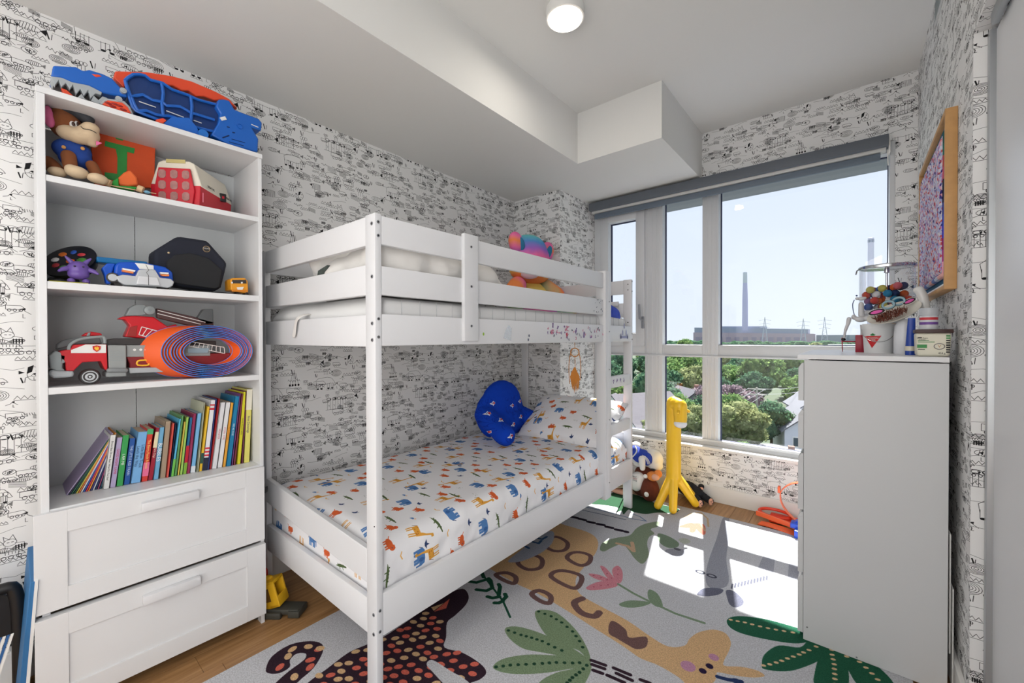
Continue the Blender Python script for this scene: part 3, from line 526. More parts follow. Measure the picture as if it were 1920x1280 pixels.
# casement sash upper left
sash = bpy.data.objects.new('casement_sash', None); C.objects.link(sash); sash.parent = win; sash.location = (-.72, 0, .9)
bar('sash_frame', -1.755, -1.682, 1.155, 2.335, 3.368, 3.45, p=sash); bar('sash_frame', -1.428, -1.352, 1.155, 2.335, 3.368, 3.45, p=sash); bar('sash_frame', -1.69, -1.42, 1.155, 1.262, 3.368, 3.45, p=sash); bar('sash_frame', -1.69, -1.42, 2.235, 2.335, 3.368, 3.45, p=sash)
for a, b, c, d in ((-1.682, -1.676, 1.262, 2.235), (-1.434, -1.428, 1.262, 2.235), (-1.682, -1.428, 2.228, 2.235), (-1.682, -1.428, 1.262, 1.267)): bar('gasket', a, b, c, d, 3.43, 3.45, GASK, 0, p=sash)
g = G(); g.add([(-1.682, 3.44, 1.262), (-1.428, 3.44, 1.262), (-1.428, 3.44, 2.235), (-1.682, 3.44, 2.235)], [(0, 1, 2, 3)]); obj('pane', g, GLASS, sash, sm=0)
HD = mat('window_handle', (150, 153, 160), .35, .4)
g = G(); g.box((-1.372, 3.35, 1.30), (-1.350, 3.37, 1.40), .004); g.tube([(-1.361, 3.36, 1.37), (-1.361, 3.335, 1.37), (-1.375, 3.325, 1.38), (-1.38, 3.325, 1.50)], .009, 8); obj('window_handle', g, HD, sash)
g = G(); g.box((-1.825, 3.300, .382), (.188, 3.40, .402), .003); obj('window_sill', g, BASE, win)
# ---------------- roller blind
bl = thing('roller_blind', 'dark grey roller blind rolled up above the window', 'blind', (-.8, 3.28, 2.33))
BG = mat('blind_grey', (96, 102, 110), .6)
g = G(); g.box((-1.80, 3.235, 2.335), (.152, 3.322, 2.40), .004); obj('valance', g, BG, bl)
g = G(); g.box((-1.79, 3.27, 2.318), (.142, 3.322, 2.336), .002); obj('rail', g, mat('blind_rail_white', (214, 214, 212), .5), bl)
g = G(); g.box((-1.775, 3.29, 2.272), (.118, 3.312, 2.316), .004); obj('hem_bar', g, mat('blind_hem', (104, 116, 130), .6), bl)
g = G(); g.box((.152, 3.26, 2.30), (.160, 3.322, 2.405), .002); obj('end_bracket', g, BASE, bl)
g = G(); g.tube([(.150, 3.30, 2.33), (.151, 3.30, 2.26), (.153, 3.30, 2.235)], .003, 6); obj('pull_cord', g, BASE, bl)
# ---------------- ceiling lamp
cl = thing('ceiling_light', 'round white flush ceiling lamp, lit', 'lamp', (-1.045, 1.655, ZC))
g = G(); g.lathe((-1.045, 1.655, 0), [(.088, ZC), (.09, ZC - .02), (.088, ZC - .045), (.082, ZC - .047)], 40); obj('lamp_rim', g, CEIL, cl)
g = G(); g.lathe((-1.045, 1.655, 0), [(.081, ZC - .044), (.078, ZC - .052), (.05, ZC - .056), (.001, ZC - .057)], 40); obj('diffuser', g, mat('lamp_diffuser', (255, 240, 222), .5, emit=6.0), cl)
ld = bpy.data.lights.new('lamp_glow', 'AREA'); ld.shape = 'DISK'; ld.size = .16; ld.energy = LAMP; ld.color = (1.0, .93, .84); lo = bpy.data.objects.new('lamp_glow', ld); C.objects.link(lo); lo.location = (-1.045, 1.655, ZC - .065)
# ---------------- rug
g = G(); nx, ny = 20, 30
g.box((RX0, RY0, .0005), (RX1, RY1, .010), .003)
rug = tag(obj('rug', g, RUGM, sm=40), 'large pale rug printed with giraffes, leaves and flowers, on the oak floor', 'rug')
uvmap(rug, lambda co, n: ((co.x - RX0) / (RX1 - RX0), (co.y - RY0) / (RY1 - RY0)))
# ================================================================ bookcase
bc = thing('bookcase', 'tall white bookcase with open shelves above two drawers, full of toys and books', 'bookcase', (-2.10, .365, 0))
BX0, BX1, BYa, BYb = -2.262, -1.95, .05, .681
BKP = mat('bookcase_back', (206, 210, 211), .55)
g = G(); g.box((BX0, BYa, 0), (BX1, BYa + .018, 1.987)); obj('side_panel', g, WHITE, bc, bev=.001)
g = G(); g.box((BX0, BYb - .014, 0), (BX1, BYb, 1.987)); obj('side_panel', g, WHITE, bc, bev=.001)
g = G(); g.box((BX0, BYa - .002, 1.987), (BX1 + .004, BYb + .002, 2.006)); obj('top_panel', g, WHITE, bc, bev=.001)
for z, t in ((1.737, .020), (1.403, .024), (1.066, .021), (.682, .018)): g = G(); g.box((BX0 + .004, BYa + .018, z - t), (BX1 - .002, BYb - .014, z)); obj('shelf', g, WHITE, bc, bev=.001)
for a, b in ((BYa + .018, .3165), (.3185, BYb - .014)): g = G(); g.box((BX0, a, .08), (BX0 + .006, b, 1.98)); obj('back_panel', g, BKP, bc, sm=0)
for z0, z1 in ((.366, .676), (.052, .352)):
    dr = bpy.data.objects.new('drawer', None); C.objects.link(dr); dr.parent = bc; dr.location = (0.13, 0, (z0 + z1) / 2); X = BX1 + (.028 if z0 < .1 else .018)
    g = G(); g.box((BX1 - .001, .034, z0), (X - .006, .677, z1)); obj('drawer_front', g, WHITE, dr, sm=0, bev=.0015)
    for a, b, c, d in ((.034, .105, z0, z1), (.607, .677, z0, z1), (.105, .607, z1 - .07, z1), (.105, .607, z0, z0 + .065)): g = G(); g.box((X - .008, a, c), (X, b, d)); obj('frame_rail', g, WHITE, dr, sm=0, bev=.0008)
    zc = z1 - .045
    g = G(); g.prism([(X, zc - .018), (X + .012, zc - .018), (X + .022, zc + .002), (X + .020, zc + .006), (X, zc + .012)], 'y', .281, .445) if False else g.box((X, .281, zc - .016), (X + .024, .445, zc + .014), .002); obj('handle', g, WPAINT, dr)
g = G(); g.box((BX0, BYa + .018, .0), (BX0 + .02, BYb - .014, .05)); obj('rear_foot_rail', g, WHITE, bc, sm=0)
# ================================================================ bunk bed
bed = thing('bunk_bed', 'white painted wooden bunk bed with ladder, seen from its near corner', 'bunk bed', (-1.7, 1.79, 0))
BF, BK_, BN, BE = -1.211, -2.20, .758, 2.806
def bpart(n, a, b, r=.0035, lab=None, p=bed, m=WPAINT): g = G(); g.box(a, b, r); return obj(n, g, m, p, label=lab)
posts = []
for (xa, xb) in ((-1.271, BF), (BK_, BK_ + .06)):
    for (ya, yb) in ((BN, BN + .025), (BE - .025, BE)): posts.append(bpart('post', (xa, ya, .010 if xb > -1.3 or ya > 2 else 0), (xb, yb, 1.634)))
T = .022
# guard and side rails, front
for z0, z1 in ((1.533, 1.629), (1.365, 1.462)): bpart('guard_rail', (BF - T, BN + .025, z0), (BF - .001, 2.37, z1))
bpart('side_rail', (BF - T, BN + .025, 1.195), (BF - .001, BE - .02, 1.302)); bpart('side_rail', (BF - T, BN + .025, .222), (BF - .001, BE - .02, .366))
for z0, z1 in ((1.533, 1.629), (1.365, 1.462)): bpart('guard_rail', (BK_ + .002, BN + .025, z0), (BK_ + T, BE - .02, z1))
bpart('side_rail', (BK_ + .002, BN + .025, 1.195), (BK_ + T, BE - .02, 1.302)); bpart('side_rail', (BK_ + .002, BN + .025, .222), (BK_ + T, BE - .02, .366))
bpart('guard_post', (BF - .003, 1.147, 1.208), (BF + .016, 1.227, 1.640))
# ends
for y0 in (BN + .001, BE - .024):
    for z0, z1 in ((1.532, 1.630), (1.366, 1.468), (1.192, 1.300), (.220, .340)): bpart('end_rail', (BK_ + .06, y0, z0), (-1.271, y0 + .022, z1))
g = G(); g.prism([(-2.157, .447), (-1.271, .391), (-1.271, .505), (-2.157, .558)], 'y', BN + .001, BN + .023); obj('end_rail', g, WPAINT, bed, bev=.003)
bpart('end_rail', (BK_ + .06, BE - .024, .42), (-1.271, BE - .002, .545))
# ladder
bpart('ladder_post', (-1.262, 2.362, .20), (-1.196, 2.384, 1.642)); bpart('ladder_post', (-1.220, 2.384, .20), (-1.196, 2.44, 1.642))
for z0, z1 in ((.894, .968), (.583, .660)): bpart('rung', (-1.240, 2.43, z0), (-1.205, 2.752, z1), .005)
# slats under the upper bed
for k in range(12): y = .86 + k * .168; g = G(); g.box((BK_ + .03, y, 1.205), (BF - .03, y + .07, 1.217)); obj('slat', g, mat('pine_slat', (206, 190, 160), .6), bed, sm=0)
for k in range(12): y = .86 + k * .168; g = G(); g.box((BK_ + .03, y, .325), (BF - .03, y + .07, .337)); obj('slat', g, mat('pine_slat', (206, 190, 160), .6), bed, sm=0)
# screws
def screw(p, ax, r=.0052):
    g = G(); k = {'x': (1, 0, 0), 'y': (0, -1, 0)}[ax]; P = Vector(p); g.cyl(P, P + Vector(k) * .002, r, 12); s = obj('screw', g, STEEL, bed); g = G(); g.cyl(P + Vector(k) * .002, P + Vector(k) * .0026, r * .45, 6); obj('socket', g, DARKGAP, s)
for z in (1.605, 1.56, 1.285, 1.225, .315, .245): screw((BF, .770, z), 'x')
for z in (1.600, 1.425, 1.270, 1.215, .300, .235): screw((-1.228, BN, z), 'y', .006)
for z in (1.59, 1.43, 1.27): screw((BF + .016, 1.185, z), 'x')
for z in (1.26, 1.02, .70, .30, 1.45): screw((-1.196, 2.412, z), 'x', .004)
for z in (1.62, 1.55, 1.25, 1.21): screw((BF, 2.795, z), 'x', .005)
for x, z in ((-1.235, 1.60), (-1.235, 1.56), (-1.235, 1.33), (-1.235, 1.30)): g = G(); g.cyl((x, BE - .026, z), (x, BE - .022, z), .004, 10); obj('peg_hole', g, DARKGAP, bed)
for p in [(-1.221,0.597)]: g = G(); g.cyl((p[0], .7585, p[1]), (p[0], .7565, p[1]), .0022, 8); obj('peg_hole', g, DARKGAP, bed)
# slatted back guard seen past the bear
for k in range(2): bpart('guard_slat', (BK_ + .10, BE - .05 , 1.40 + k * .05), (-1.30, BE - .03, 1.43 + k * .05), .002)
# felt-pen drawings and stickers on the rails (flat print, thin pieces)
INKM = mat('pen_purple', (122, 96, 150), .7); INKR = mat('pen_pink', (206, 120, 150), .7); INKD = mat('pen_dark', (84, 88, 110), .7); rr = random.Random(3)
def pen(y, z, w, h, m, x=BF, n=5, name='pen_drawing'):
    g = G(); q = []
    for k in range(n): q.append((x + .0004, y + rr.uniform(-w, w) / 2, z + rr.uniform(-h, h) / 2))
    g.tube(smooth(q, 3), .0011, 5); obj(name, g, m, bed)
for k in range(40): p = (1.691,1.267); q = (2.329,1.212); pen(rr.uniform(p[0], q[0] + .05), rr.uniform(1.208, 1.285), .012, .018, (INKM, INKD, INKR, INKM)[rr.randrange(4)])
for (a, w, h, m) in (((1.794,1.288), .02, .03, INKM), ((1.796,1.253), .02, .026, INKR), ((1.844,1.279), .022, .024, INKM), ((1.844,1.257), .026, .02, INKR), ((1.937,1.238), .026, .03, mat('pen_red', (200, 70, 90), .7)), ((1.937,1.271), .05, .03, INKR), ((2.032,1.251), .024, .06, INKM), ((2.121,1.239), .02, .04, INKM), ((2.201,1.230), .02, .02, INKM)): pen(a[0], a[1], w, h, m, n=12)
g = G()
for a in [(2.614,1.221),(2.643,1.246),(2.667,1.293),(2.697,1.247),(2.718,1.221)]: g.box((BF, a[0] - .006, a[1] - .008), (BF + .0012, a[0] + .006, a[1] + .016)); g.prism([(a[0] - .007, a[1] + .016), (a[0] + .007, a[1] + .016), (a[0], a[1] + .03)], 'x', BF, BF + .0012)
p0, p1 = [(2.602,1.218),(2.728,1.234)]; g.box((BF, p0[0], p0[1]), (BF + .0012, p1[0], p1[1])); obj('castle_sticker', g, mat('sticker_grey', (150, 154, 190), .6), bed, sm=0)
for k in range(16): pen(rr.uniform(2.24, 2.355), rr.uniform(1.375, 1.455), .008, .010, INKD, n=3)
for k in range(4): pen(2.49 + k * .052, .935 , .02, .036, INKM, -1.205, 8)
g = G(); g.prism([(1.402,1.220),(1.415,1.256),(1.436,1.280),(1.444,1.275),(1.459,1.263),(1.455,1.208)], 'x', BF, BF + .001); obj('foil_sticker', g, mat('foil', (240, 242, 246), .22, .8, bump=.8, bscale=120), bed, sm=0)
for a, m in (((1.591,1.232), INKD), ((1.585,1.212), INKD), ((1.272,1.238), mat('sticker_green', (150, 190, 60), .6))): g = G(); g.ball((BF + .0008, a[0], a[1]), (.001, .005, .007), 8); obj('sticker', g, m, bed)
# ================================================================ mattresses and bedding
def soft_box(x0, x1, y0, y1, z0, z1, r, nu=60, nv=90, wr=.002, wf=9, tuck=0.0):
    """closed cross-section swept along y with rounded ends; uv carries cloth metres"""
    prof = []; xc, zc = (x0 + x1) / 2, (z0 + z1) / 2; a, b = (x1 - x0) / 2, (z1 - z0) / 2
    for k in range(nu):
        t = 2 * math.pi * k / nu - math.pi / 2; e = .28
        cx, cz = math.cos(t), math.sin(t)
        prof.append((abs(cx) ** e * (1 if cx >= 0 else -1), abs(cz) ** e * (1 if cz >= 0 else -1)))
    vs = []; fs = []
    for j in range(nv + 1):
        s = j / nv; y = y0 + (y1 - y0) * s; d = min(y - y0, y1 - y); q = 1.0
        if d < r: q = math.sqrt(max(0.0, 1 - (1 - d / r) ** 2)); q = 1 - (1 - q) * min(1.0, r / b)
        for (px, pz) in prof:
            X = xc + px * (a - (1 - q) * r); Z = zc + pz * b * (q if pz > 0 else 1); Y = y
            nn = noise.noise(Vector((X * wf, Y * wf, Z * wf))) * wr + noise.noise(Vector((X * wf * 3, Y * wf * 2.2, Z * wf * 2))) * wr * .5
            if pz > .5: Z += nn
            X += nn * px; vs.append((X, Y, Z))
    n = nu
    for j in range(nv):
        for k in range(n): fs.append((j * n + k, j * n + (k + 1) % n, (j + 1) * n + (k + 1) % n, (j + 1) * n + k))
    fs += [list(range(n))[::-1], list(range(nv * n, nv * n + n))]
    g = G(); g.add(vs, fs); return g
def sheet_uv(zt):
    def f(co, n):
        if abs(n.y) > .75: return (co.x / SHEET_W, (co.z + co.y) / SHEET_W)
        if abs(n.x) > .6: return ((co.x + (zt - co.z) * (1 if n.x > 0 else -1)) / SHEET_W, co.y / SHEET_W)
        return (co.x / SHEET_W, co.y / SHEET_W)
    return f
def drape_sheet():
    """sheet over the lower mattress: crest line, then wrinkled drop to the side rail"""
    x0, x1, y0, y1, zt, zb = -2.172, -1.236, .79, 2.775, .512, .315
    nu, nv = 110, 150; vs = []; fs = []; prof = []
    for i in range(nu + 1):
        s = i / nu
        if s < .08: t = s / .08; prof.append((x0, zb + (zt - zb - .03) * t))
        elif s < .11: t = (s - .08) / .03 * math.pi / 2; prof.append((x0 + .03 * (1 - math.cos(t)), zt - .03 + .03 * math.sin(t)))
        elif s < .72: t = (s - .11) / .61; prof.append((x0 + .03 + (x1 - x0 - .12) * t, zt + .006 * math.sin(t * 3.14)))
        elif s < .82: t = (s - .72) / .10 * math.pi / 2; prof.append((x1 - .09 + .082 * math.sin(t), zt - .07 + .07 * math.cos(t)))
        else: t = (s - .82) / .18; prof.append((x1 - .008 + .004 * t, zt - .07 - (zt - .07 - zb) * t))
    for j in range(nv + 1):
        y = y0 + (y1 - y0) * j / nv; d = min(y - y0, y1 - y); q = 1 if d > .06 else math.sqrt(max(0, 1 - (1 - d / .06) ** 2))
        for i, (x, z) in enumerate(prof):
            s = i / nu; top = z > zt - .07; Z = z - (.05 * (1 - q) if top else 0)
            k = max(0.0, (s - .70) / .30); ru = noise.noise(Vector((3.1, y * 13, s * 3))) * .010 * k + noise.noise(Vector((y * 5 - s * 9, y * 26 + s * 14, 1.7))) * .007 * min(1, k * 2)
            ru += noise.noise(Vector((x * 4, y * 4, 0))) * .003 + noise.noise(Vector((x * 11 + y * 6, y * 7, 4))) * .0016
            X = x + (ru if s > .78 else ru * k); Z += ru * (1 if s < .8 else .3); vs.append((min(X, -1.234), y, Z))
    for j in range(nv):
        for i in range(nu): a = j * (nu + 1) + i; fs.append((a, a + 1, a + nu + 2, a + nu + 1))
    fs += [[i for i in range(nu + 1)][::-1], [nv * (nu + 1) + i for i in range(nu + 1)], [j * (nu + 1) for j in range(nv + 1)] + [j * (nu + 1) + nu for j in range(nv, -1, -1)]]
    g = G(); g.add(vs, fs); return g, prof
lm = thing('mattress', 'lower bunk mattress under a white cotton sheet printed with animals', 'mattress', (-1.7, 1.78, .34))
g, prof = drape_sheet(); o = obj('fitted_sheet', g, SHEET, lm, sm=70)
acc = [0]
for a, b in zip(prof[:-1], prof[1:]): acc.append(acc[-1] + math.hypot(b[0] - a[0], b[1] - a[1]))
me = o.data; U = me.uv_layers.new(name='UVMap'); nu1 = len(prof)
for p in me.polygons:
    big_ = len(p.vertices) > 6
    for li in p.loop_indices:
        vi = me.loops[li].vertex_index; co = me.vertices[vi].co; U.data[li].uv = ((co.x + 5) / SHEET_W, (co.z + 3) / SHEET_W) if big_ else (acc[vi % nu1] / SHEET_W, (co.y + 5) / SHEET_W)
um = thing('mattress', 'bare white quilted mattress on the upper bunk', 'mattress', (-1.7, 1.78, 1.218))
MT = mat('mattress_ticking', (226, 226, 226), .85, bump=.2, bscale=260)
obj('mattress_body', soft_box(-2.168, -1.238, .790, 2.775, 1.222, 1.372, .05, 48, 60, .002), MT, um, sm=60)
for k in range(24):
    g = G(); y = .88 + k * .08; g.tube([(-1.2385, y, 1.236), (-1.2375, y, 1.30), (-1.2385, y, 1.357)], .0012, 4); obj('quilt_seam', g, mat('seam_grey', (186, 188, 190), .9), um)
# duvet heaped on the upper bunk
g = G()
for (x, y, z, a, b, c) in ((-1.62, .98, 1.43, .30, .17, .07), (-1.5, 1.15, 1.44, .24, .2, .085), (-1.33, .95, 1.46, .09, .15, .10), (-1.35, 1.28, 1.44, .11, .22, .085), (-1.45, .90, 1.47, .16, .09, .09), (-1.38, 1.1, 1.46, .14, .2, .09), (-1.72, 1.3, 1.44, .3, .24, .09), (-1.55, 1.42, 1.44, .26, .16, .08), (-1.78, .95, 1.50, .13, .12, .10), (-1.36, 1.42, 1.41, .09, .14, .05), (-1.95, 1.2, 1.43, .18, .28, .08), (-1.62, .88, 1.44, .12, .08, .06), (-1.80, .86, 1.55, .05, .05, .07), (-1.34, .86, 1.49, .08, .06, .07)): g.ball((x, y, z + .03), (a, b, c + .02), 16)
dv = tag(blob('duvet', g, mat('duvet_white', (232, 229, 225), .9, bump=.15, bscale=60), voxel=.012, it=5, wr=.016, wf=7), 'crumpled white duvet heaped at the near end of the upper bunk', 'duvet')
g = G(); g.prism([(-39.873,9.143),(-39.585,9.078),(-39.291,9.038)] if False else [(-1.74, 1.395), (-1.70, 1.50), (-1.62, 1.515), (-1.63, 1.40)], 'y', .80, .83); fb = tag(obj('fabric_corner', g, mat('leaf_print_fabric', (70, 78, 74), .9, var=.6, vscale=60), bev=.003), 'dark patterned cloth corner beside the duvet behind the end rail', 'cloth')
g = G(); q = [(-1.74, .80, 1.325), (-1.765, .755, 1.318), (-1.79, .750, 1.29), (-1.80, .752, 1.25), (-1.815, .752, 1.222)]
vs = []
for (x, y, z), w_ in zip(q, (.02, .022, .018, .026, .028)): vs += [(x - w_, y, z + .004), (x + w_ * .6, y - .004, z - .004)]
g.add(vs, [(2 * i, 2 * i + 1, 2 * i + 3, 2 * i + 2) for i in range(4)]); st = tag(obj('sheet_strip', g, mat('duvet_white', (232, 229, 225)), sm=80), 'thin white cloth strip hanging over the upper end rail', 'cloth'); sm_ = st.modifiers.new('s', 'SOLIDIFY'); sm_.thickness = .003; sm_ = st.modifiers.new('u', 'SUBSURF'); sm_.levels = 2; sm_.render_levels = 2
# pillow at the far end
def pillow(cx, cy, cz, ax, ay, az, mtx, name, m, lab, cat):
    def f(u, v, sgn):
        x, y = 2 * u - 1, 2 * v - 1; th = max(0.0, (1 - abs(x) ** 2.6) * (1 - abs(y) ** 2.6)) ** .42
        px = x * ax * (1 - .06 * (1 - abs(y)) ) ; py = y * ay * (1 - .05 * (1 - abs(x)))
        w = noise.noise(Vector((x * 2.1, y * 2.1, sgn))) * .10 * th + noise.noise(Vector((x * 6, y * 5, sgn + 3))) * .05 * (1 - th * .6)
        return mtx @ Vector((px, py, sgn * az * th + w * az)) + Vector((cx, cy, cz))
    g = G(); N = 44; g.grid(N, N, lambda u, v: f(u, v, 1)); g.grid(N, N, lambda u, v: f(u, v, -1))
    o = tag(obj(name, g, m, sm=80), lab, cat); U = o.data.uv_layers.new(name='UVMap'); n1 = (N + 1) ** 2
    for p in o.data.polygons:
        for li in p.loop_indices: vi = o.data.loops[li].vertex_index % n1; U.data[li].uv = ((vi % (N + 1)) / N * ax * 2 / SHEET_W + .3, (vi // (N + 1)) / N * ay * 2 / SHEET_W + .1)
    bm = bmesh.new(); bm.from_mesh(o.data); bmesh.ops.remove_doubles(bm, verts=bm.verts, dist=.0005); bm.to_mesh(o.data); bm.free(); return o
from mathutils import Euler
pillow(-1.56, 2.555, .632, .35, .225, .095, Euler((R(33), 0, R(4))).to_matrix(), 'pillow', SHEET, 'white pillow printed with animals at the far end of the lower bunk', 'pillow')
# blue backrest cushion with arms, leaning on the wall
g = G(); A = Vector((-2.02, 2.30, .70))
for (dx, dy, dz, a, b, c) in ((0, 0, -.02, .085, .25, .19), (0, .01, .01, .08, .22, .20), (.04, 0, -.10, .10, .235, .11)): g.ball(A + Vector((dx, dy, dz)), (a, b, c), 20)
g.cap(A + Vector((.02, -.19, -.02)), A + Vector((.27, -.26, -.115)), .075, .068, 16); g.cap(A + Vector((.03, .22, -.08)), A + Vector((.24, .20, -.11)), .070, .062, 16)
bp = tag(blob('backrest_cushion', g, LOGO, voxel=.008, it=10, wr=.004, wf=14), 'royal blue backrest cushion with arms and white bird logos on the lower bunk', 'cushion')
uvmap(bp, lambda co, n: ((co.y + co.x * .4) / .50, (co.z - co.x * .3) / .50))
# rolled blue towel hanging at the ladder end of the upper bunk
g = G()
for k in range(4): g.tube(smooth([(-1.275 + .012 * math.sin(a + k) , 2.50 + k * .05 + .045 * math.cos(a), 1.395 + .035 * math.sin(a) - k * .004) for a in np.linspace(0, 6.28, 9)], 3), .020, 8)
tw = tag(blob('rolled_towel', g, mat('blue_terry', (70, 92, 196), .95, bump=.8, bscale=500), voxel=.007, it=2, wr=.003, wf=40), 'twisted blue terry towel lying by the ladder opening of the upper bunk', 'towel')
# dreamcatcher hanging under the upper side rail
TANL = mat('tan_suede', (188, 122, 52), .85); dc = thing('dreamcatcher', 'small tan dreamcatcher with an orange feather under the upper bunk', 'dreamcatcher', (-1.235, 2.045, 1.19)); Y0, Z0 = 2.052, 1.138
g = G(); g.tube([(-1.24, Y0 + .024 * math.cos(a), Z0 + .024 * math.sin(a)) for a in np.linspace(0, 6.283, 25)[:-1]], .0028, 8, closed=True); obj('hoop', g, TANL, dc)
g = G()
for k in range(8): a = k * math.pi / 4; g.tube([(-1.24, Y0 + .022 * math.cos(a), Z0 + .022 * math.sin(a)), (-1.24, Y0 + .012 * math.cos(a + .4), Z0 + .012 * math.sin(a + .4)), (-1.24, Y0 + .022 * math.cos(a + .785), Z0 + .022 * math.sin(a + .785))], .0006, 4)
obj('web', g, mat('thread', (200, 190, 170), .8), dc)
g = G(); g.tube([(-1.236, Y0, Z0 + .024), (-1.236, Y0 - .002, Z0 + .058)], .0015, 6); obj('cord', g, TANL, dc)
for s in (-1, 1): g = G(); g.tube(smooth([(-1.24, Y0 + s * .023, Z0), (-1.24, Y0 + s * .031, Z0 - .04), (-1.24, Y0 + s * .034, Z0 - .10), (-1.24, Y0 + s * .030, Z0 - .17 + s * .01)], 4), .0022, 6); obj('cord', g, TANL, dc)
g = G(); g.tube([(-1.24, Y0, Z0 - .022), (-1.24, Y0 + .002, Z0 - .09)], .0016, 6); obj('cord', g, TANL, dc)
g = G(); rq = random.Random(2)
for k in range(80):
    a = rq.uniform(-1, 1); L = rq.uniform(.06, .13); z = Z0 - .085 - rq.uniform(0, .02); g.tube([(-1.24 + rq.uniform(-.003, .003), Y0 + a * .003, z), (-1.24, Y0 + a * .026, z - L * .5), (-1.24 + rq.uniform(-.008, .008), Y0 + a * .020 + rq.uniform(-.006, .006), z - L)], [.0016, .0028, .0004], 4)
obj('feather', g, mat('orange_feather', (206, 138, 62), .9), dc); dc.rotation_euler = (0, 0, R(-50))
# small pennant and trim outside the bed end
# ================================================================ dresser
dr = thing('chest_of_drawers', 'tall pale grey chest of drawers against the right wall, toys on top', 'dresser', (.04, 2.41, 0))
DG_ = mat('dresser_grey', (203, 205, 207), .42); x0, x1, y0, y1, zt = -.153, .2485, 2.013, 2.81, 1.1523
g = G(); g.box((x0, y0, .0105), (x1, y0 + .018, zt - .022)); obj('side_panel', g, DG_, dr, bev=.001)
g = G(); g.box((x0, y1 - .018, .0105), (x1, y1, zt - .022)); obj('side_panel', g, DG_, dr, bev=.001)
g = G(); g.box((x0 - .022, y0 - .003, zt - .018), (x1, y1 + .003, zt)); obj('top_panel', g, mat('dresser_top', (226, 227, 229), .35), dr, bev=.001)
g = G(); g.box((x1 - .006, y0 + .018, .02), (x1, y1 - .018, zt - .022)); obj('back_panel', g, DG_, dr, sm=0)
g = G(); g.box((x0 + .02, y0 + .018, .0105), (x1 - .01, y1 - .018, .07)); obj('plinth', g, DG_, dr, sm=0)
g = G(); g.box((x0 + .03, y0 + .02, .072), (x1 - .01, y1 - .02, zt - .024)); obj('carcass', g, DARKGAP, dr, sm=0)
for z0, z1 in ((.968, 1.118), (.775, .930), (.530, .757), (.277, .520), (.035, .266)):
    g = G(); g.box((x0 - .019, y0 + .002, z0), (x0 - .001, y1 - .002, z1 - .02)); g.prism([(x0 - .019, z1 - .02), (x0 - .001, z1 - .02), (x0 - .001, z1), (x0 - .008, z1)], 'y', y0 + .002, y1 - .002); obj('drawer', g, DG_, dr, sm=0, bev=.0008)
for a in [(-0.140,0.064),(0.012,0.018)]: g = G(); g.cyl((a[0], y0, a[1]), (a[0], y0 - .001, a[1]), .003, 10); obj('screw', g, STEEL, dr)
# flat boards kept in the gap behind the dresser
for k, (xa, z1, zz) in enumerate(((.2535, .55, .14), (.262, .36, .02))): g = G(); g.box((xa, 2.03 + k * .01, zz), (xa + .004, 2.5, z1), .001); tag(obj('foam_board', g, mat('board_white', (226, 226, 224), .6)), ('white board standing in the gap behind the dresser', 'lower thin white board in the gap behind the dresser, on the floor')[k], 'board')
# ================================================================ toys on the bookcase
def plate(name, pts, xf, d, m, parent=None, bev=.002, **k):
    g = G(); g.prism(pts, 'x', xf - d, xf); return obj(name, g, m, parent, sm=35, bev=bev, **k)
def wire(name, pts, x, r, m, parent, n=6, closed=False): g = G(); g.tube(pl(x, pts), r, n, closed=closed); return obj(name, g, m, parent)
TBL = mat('toy_blue', (24, 98, 192), .35); TBD = mat('toy_blue_dark', (14, 52, 112), .5); TOR = mat('toy_orange_red', (232, 78, 44), .38); TGR = mat('toy_light_grey', (168, 174, 178), .45); TRED = mat('toy_red', (200, 26, 38), .32); TDK = mat('toy_dark', (52, 48, 48), .5); YEL = mat('toy_yellow', (238, 190, 34), .4); TWH = mat('toy_white', (232, 232, 230), .4)
# --- dinosaur-headed car carrier on the top panel
dn = thing('toy_car_carrier', 'blue toy dinosaur car carrier with toothed jaw on top of the bookcase', 'toy', (-2.08, .35, 2.006))
plate('upper_jaw', [(0.083,2.067),(0.088,2.105),(0.139,2.126),(0.156,2.121),(0.170,2.132),(0.202,2.134),(0.226,2.130),(0.246,2.109),(0.264,2.098),(0.265,2.080),(0.225,2.072),(0.202,2.069),(0.170,2.078),(0.130,2.070),(0.106,2.074)], -1.995, .10, TBL, dn, .005)
plate('teeth', [(0.083,2.069),(0.112,2.077),(0.170,2.079),(0.201,2.071),(0.199,2.060),(0.185,2.059),(0.173,2.037),(0.167,2.060),(0.157,2.038),(0.149,2.058),(0.139,2.035),(0.132,2.062),(0.125,2.046),(0.116,2.062),(0.106,2.044),(0.100,2.062),(0.092,2.043),(0.085,2.057)], -1.998, .06, TGR, dn, .002)
plate('mouth', [(0.086,2.070),(0.131,2.079),(0.201,2.077),(0.194,2.051),(0.178,2.035),(0.140,2.031),(0.113,2.033),(0.090,2.038)], -2.02, .06, TDK, dn)
plate('tongue', [(0.105,2.044),(0.118,2.043),(0.133,2.030),(0.112,2.028)], -2.004, .04, TOR, dn)
plate('lower_teeth', [(0.142,2.027),(0.152,2.045),(0.159,2.032),(0.173,2.027),(0.180,2.052),(0.192,2.041),(0.202,2.058),(0.215,2.058),(0.207,2.037),(0.192,2.027),(0.167,2.024)], -2.0, .04, TGR, dn)
plate('eye', [(0.175,2.119),(0.192,2.125),(0.201,2.123),(0.186,2.113)], -1.993, .006, TOR, dn)
oc = plate('wheel_cover', [(0.194,2.024),(0.209,2.049),(0.255,2.060),(0.270,2.046),(0.279,2.023),(0.237,2.020)], -1.985, .03, TGR, dn)
plate('cover_grille', [(0.199,2.022),(0.212,2.042),(0.250,2.050),(0.264,2.040),(0.273,2.021),(0.236,2.020)], -1.98, .01, TOR, oc)
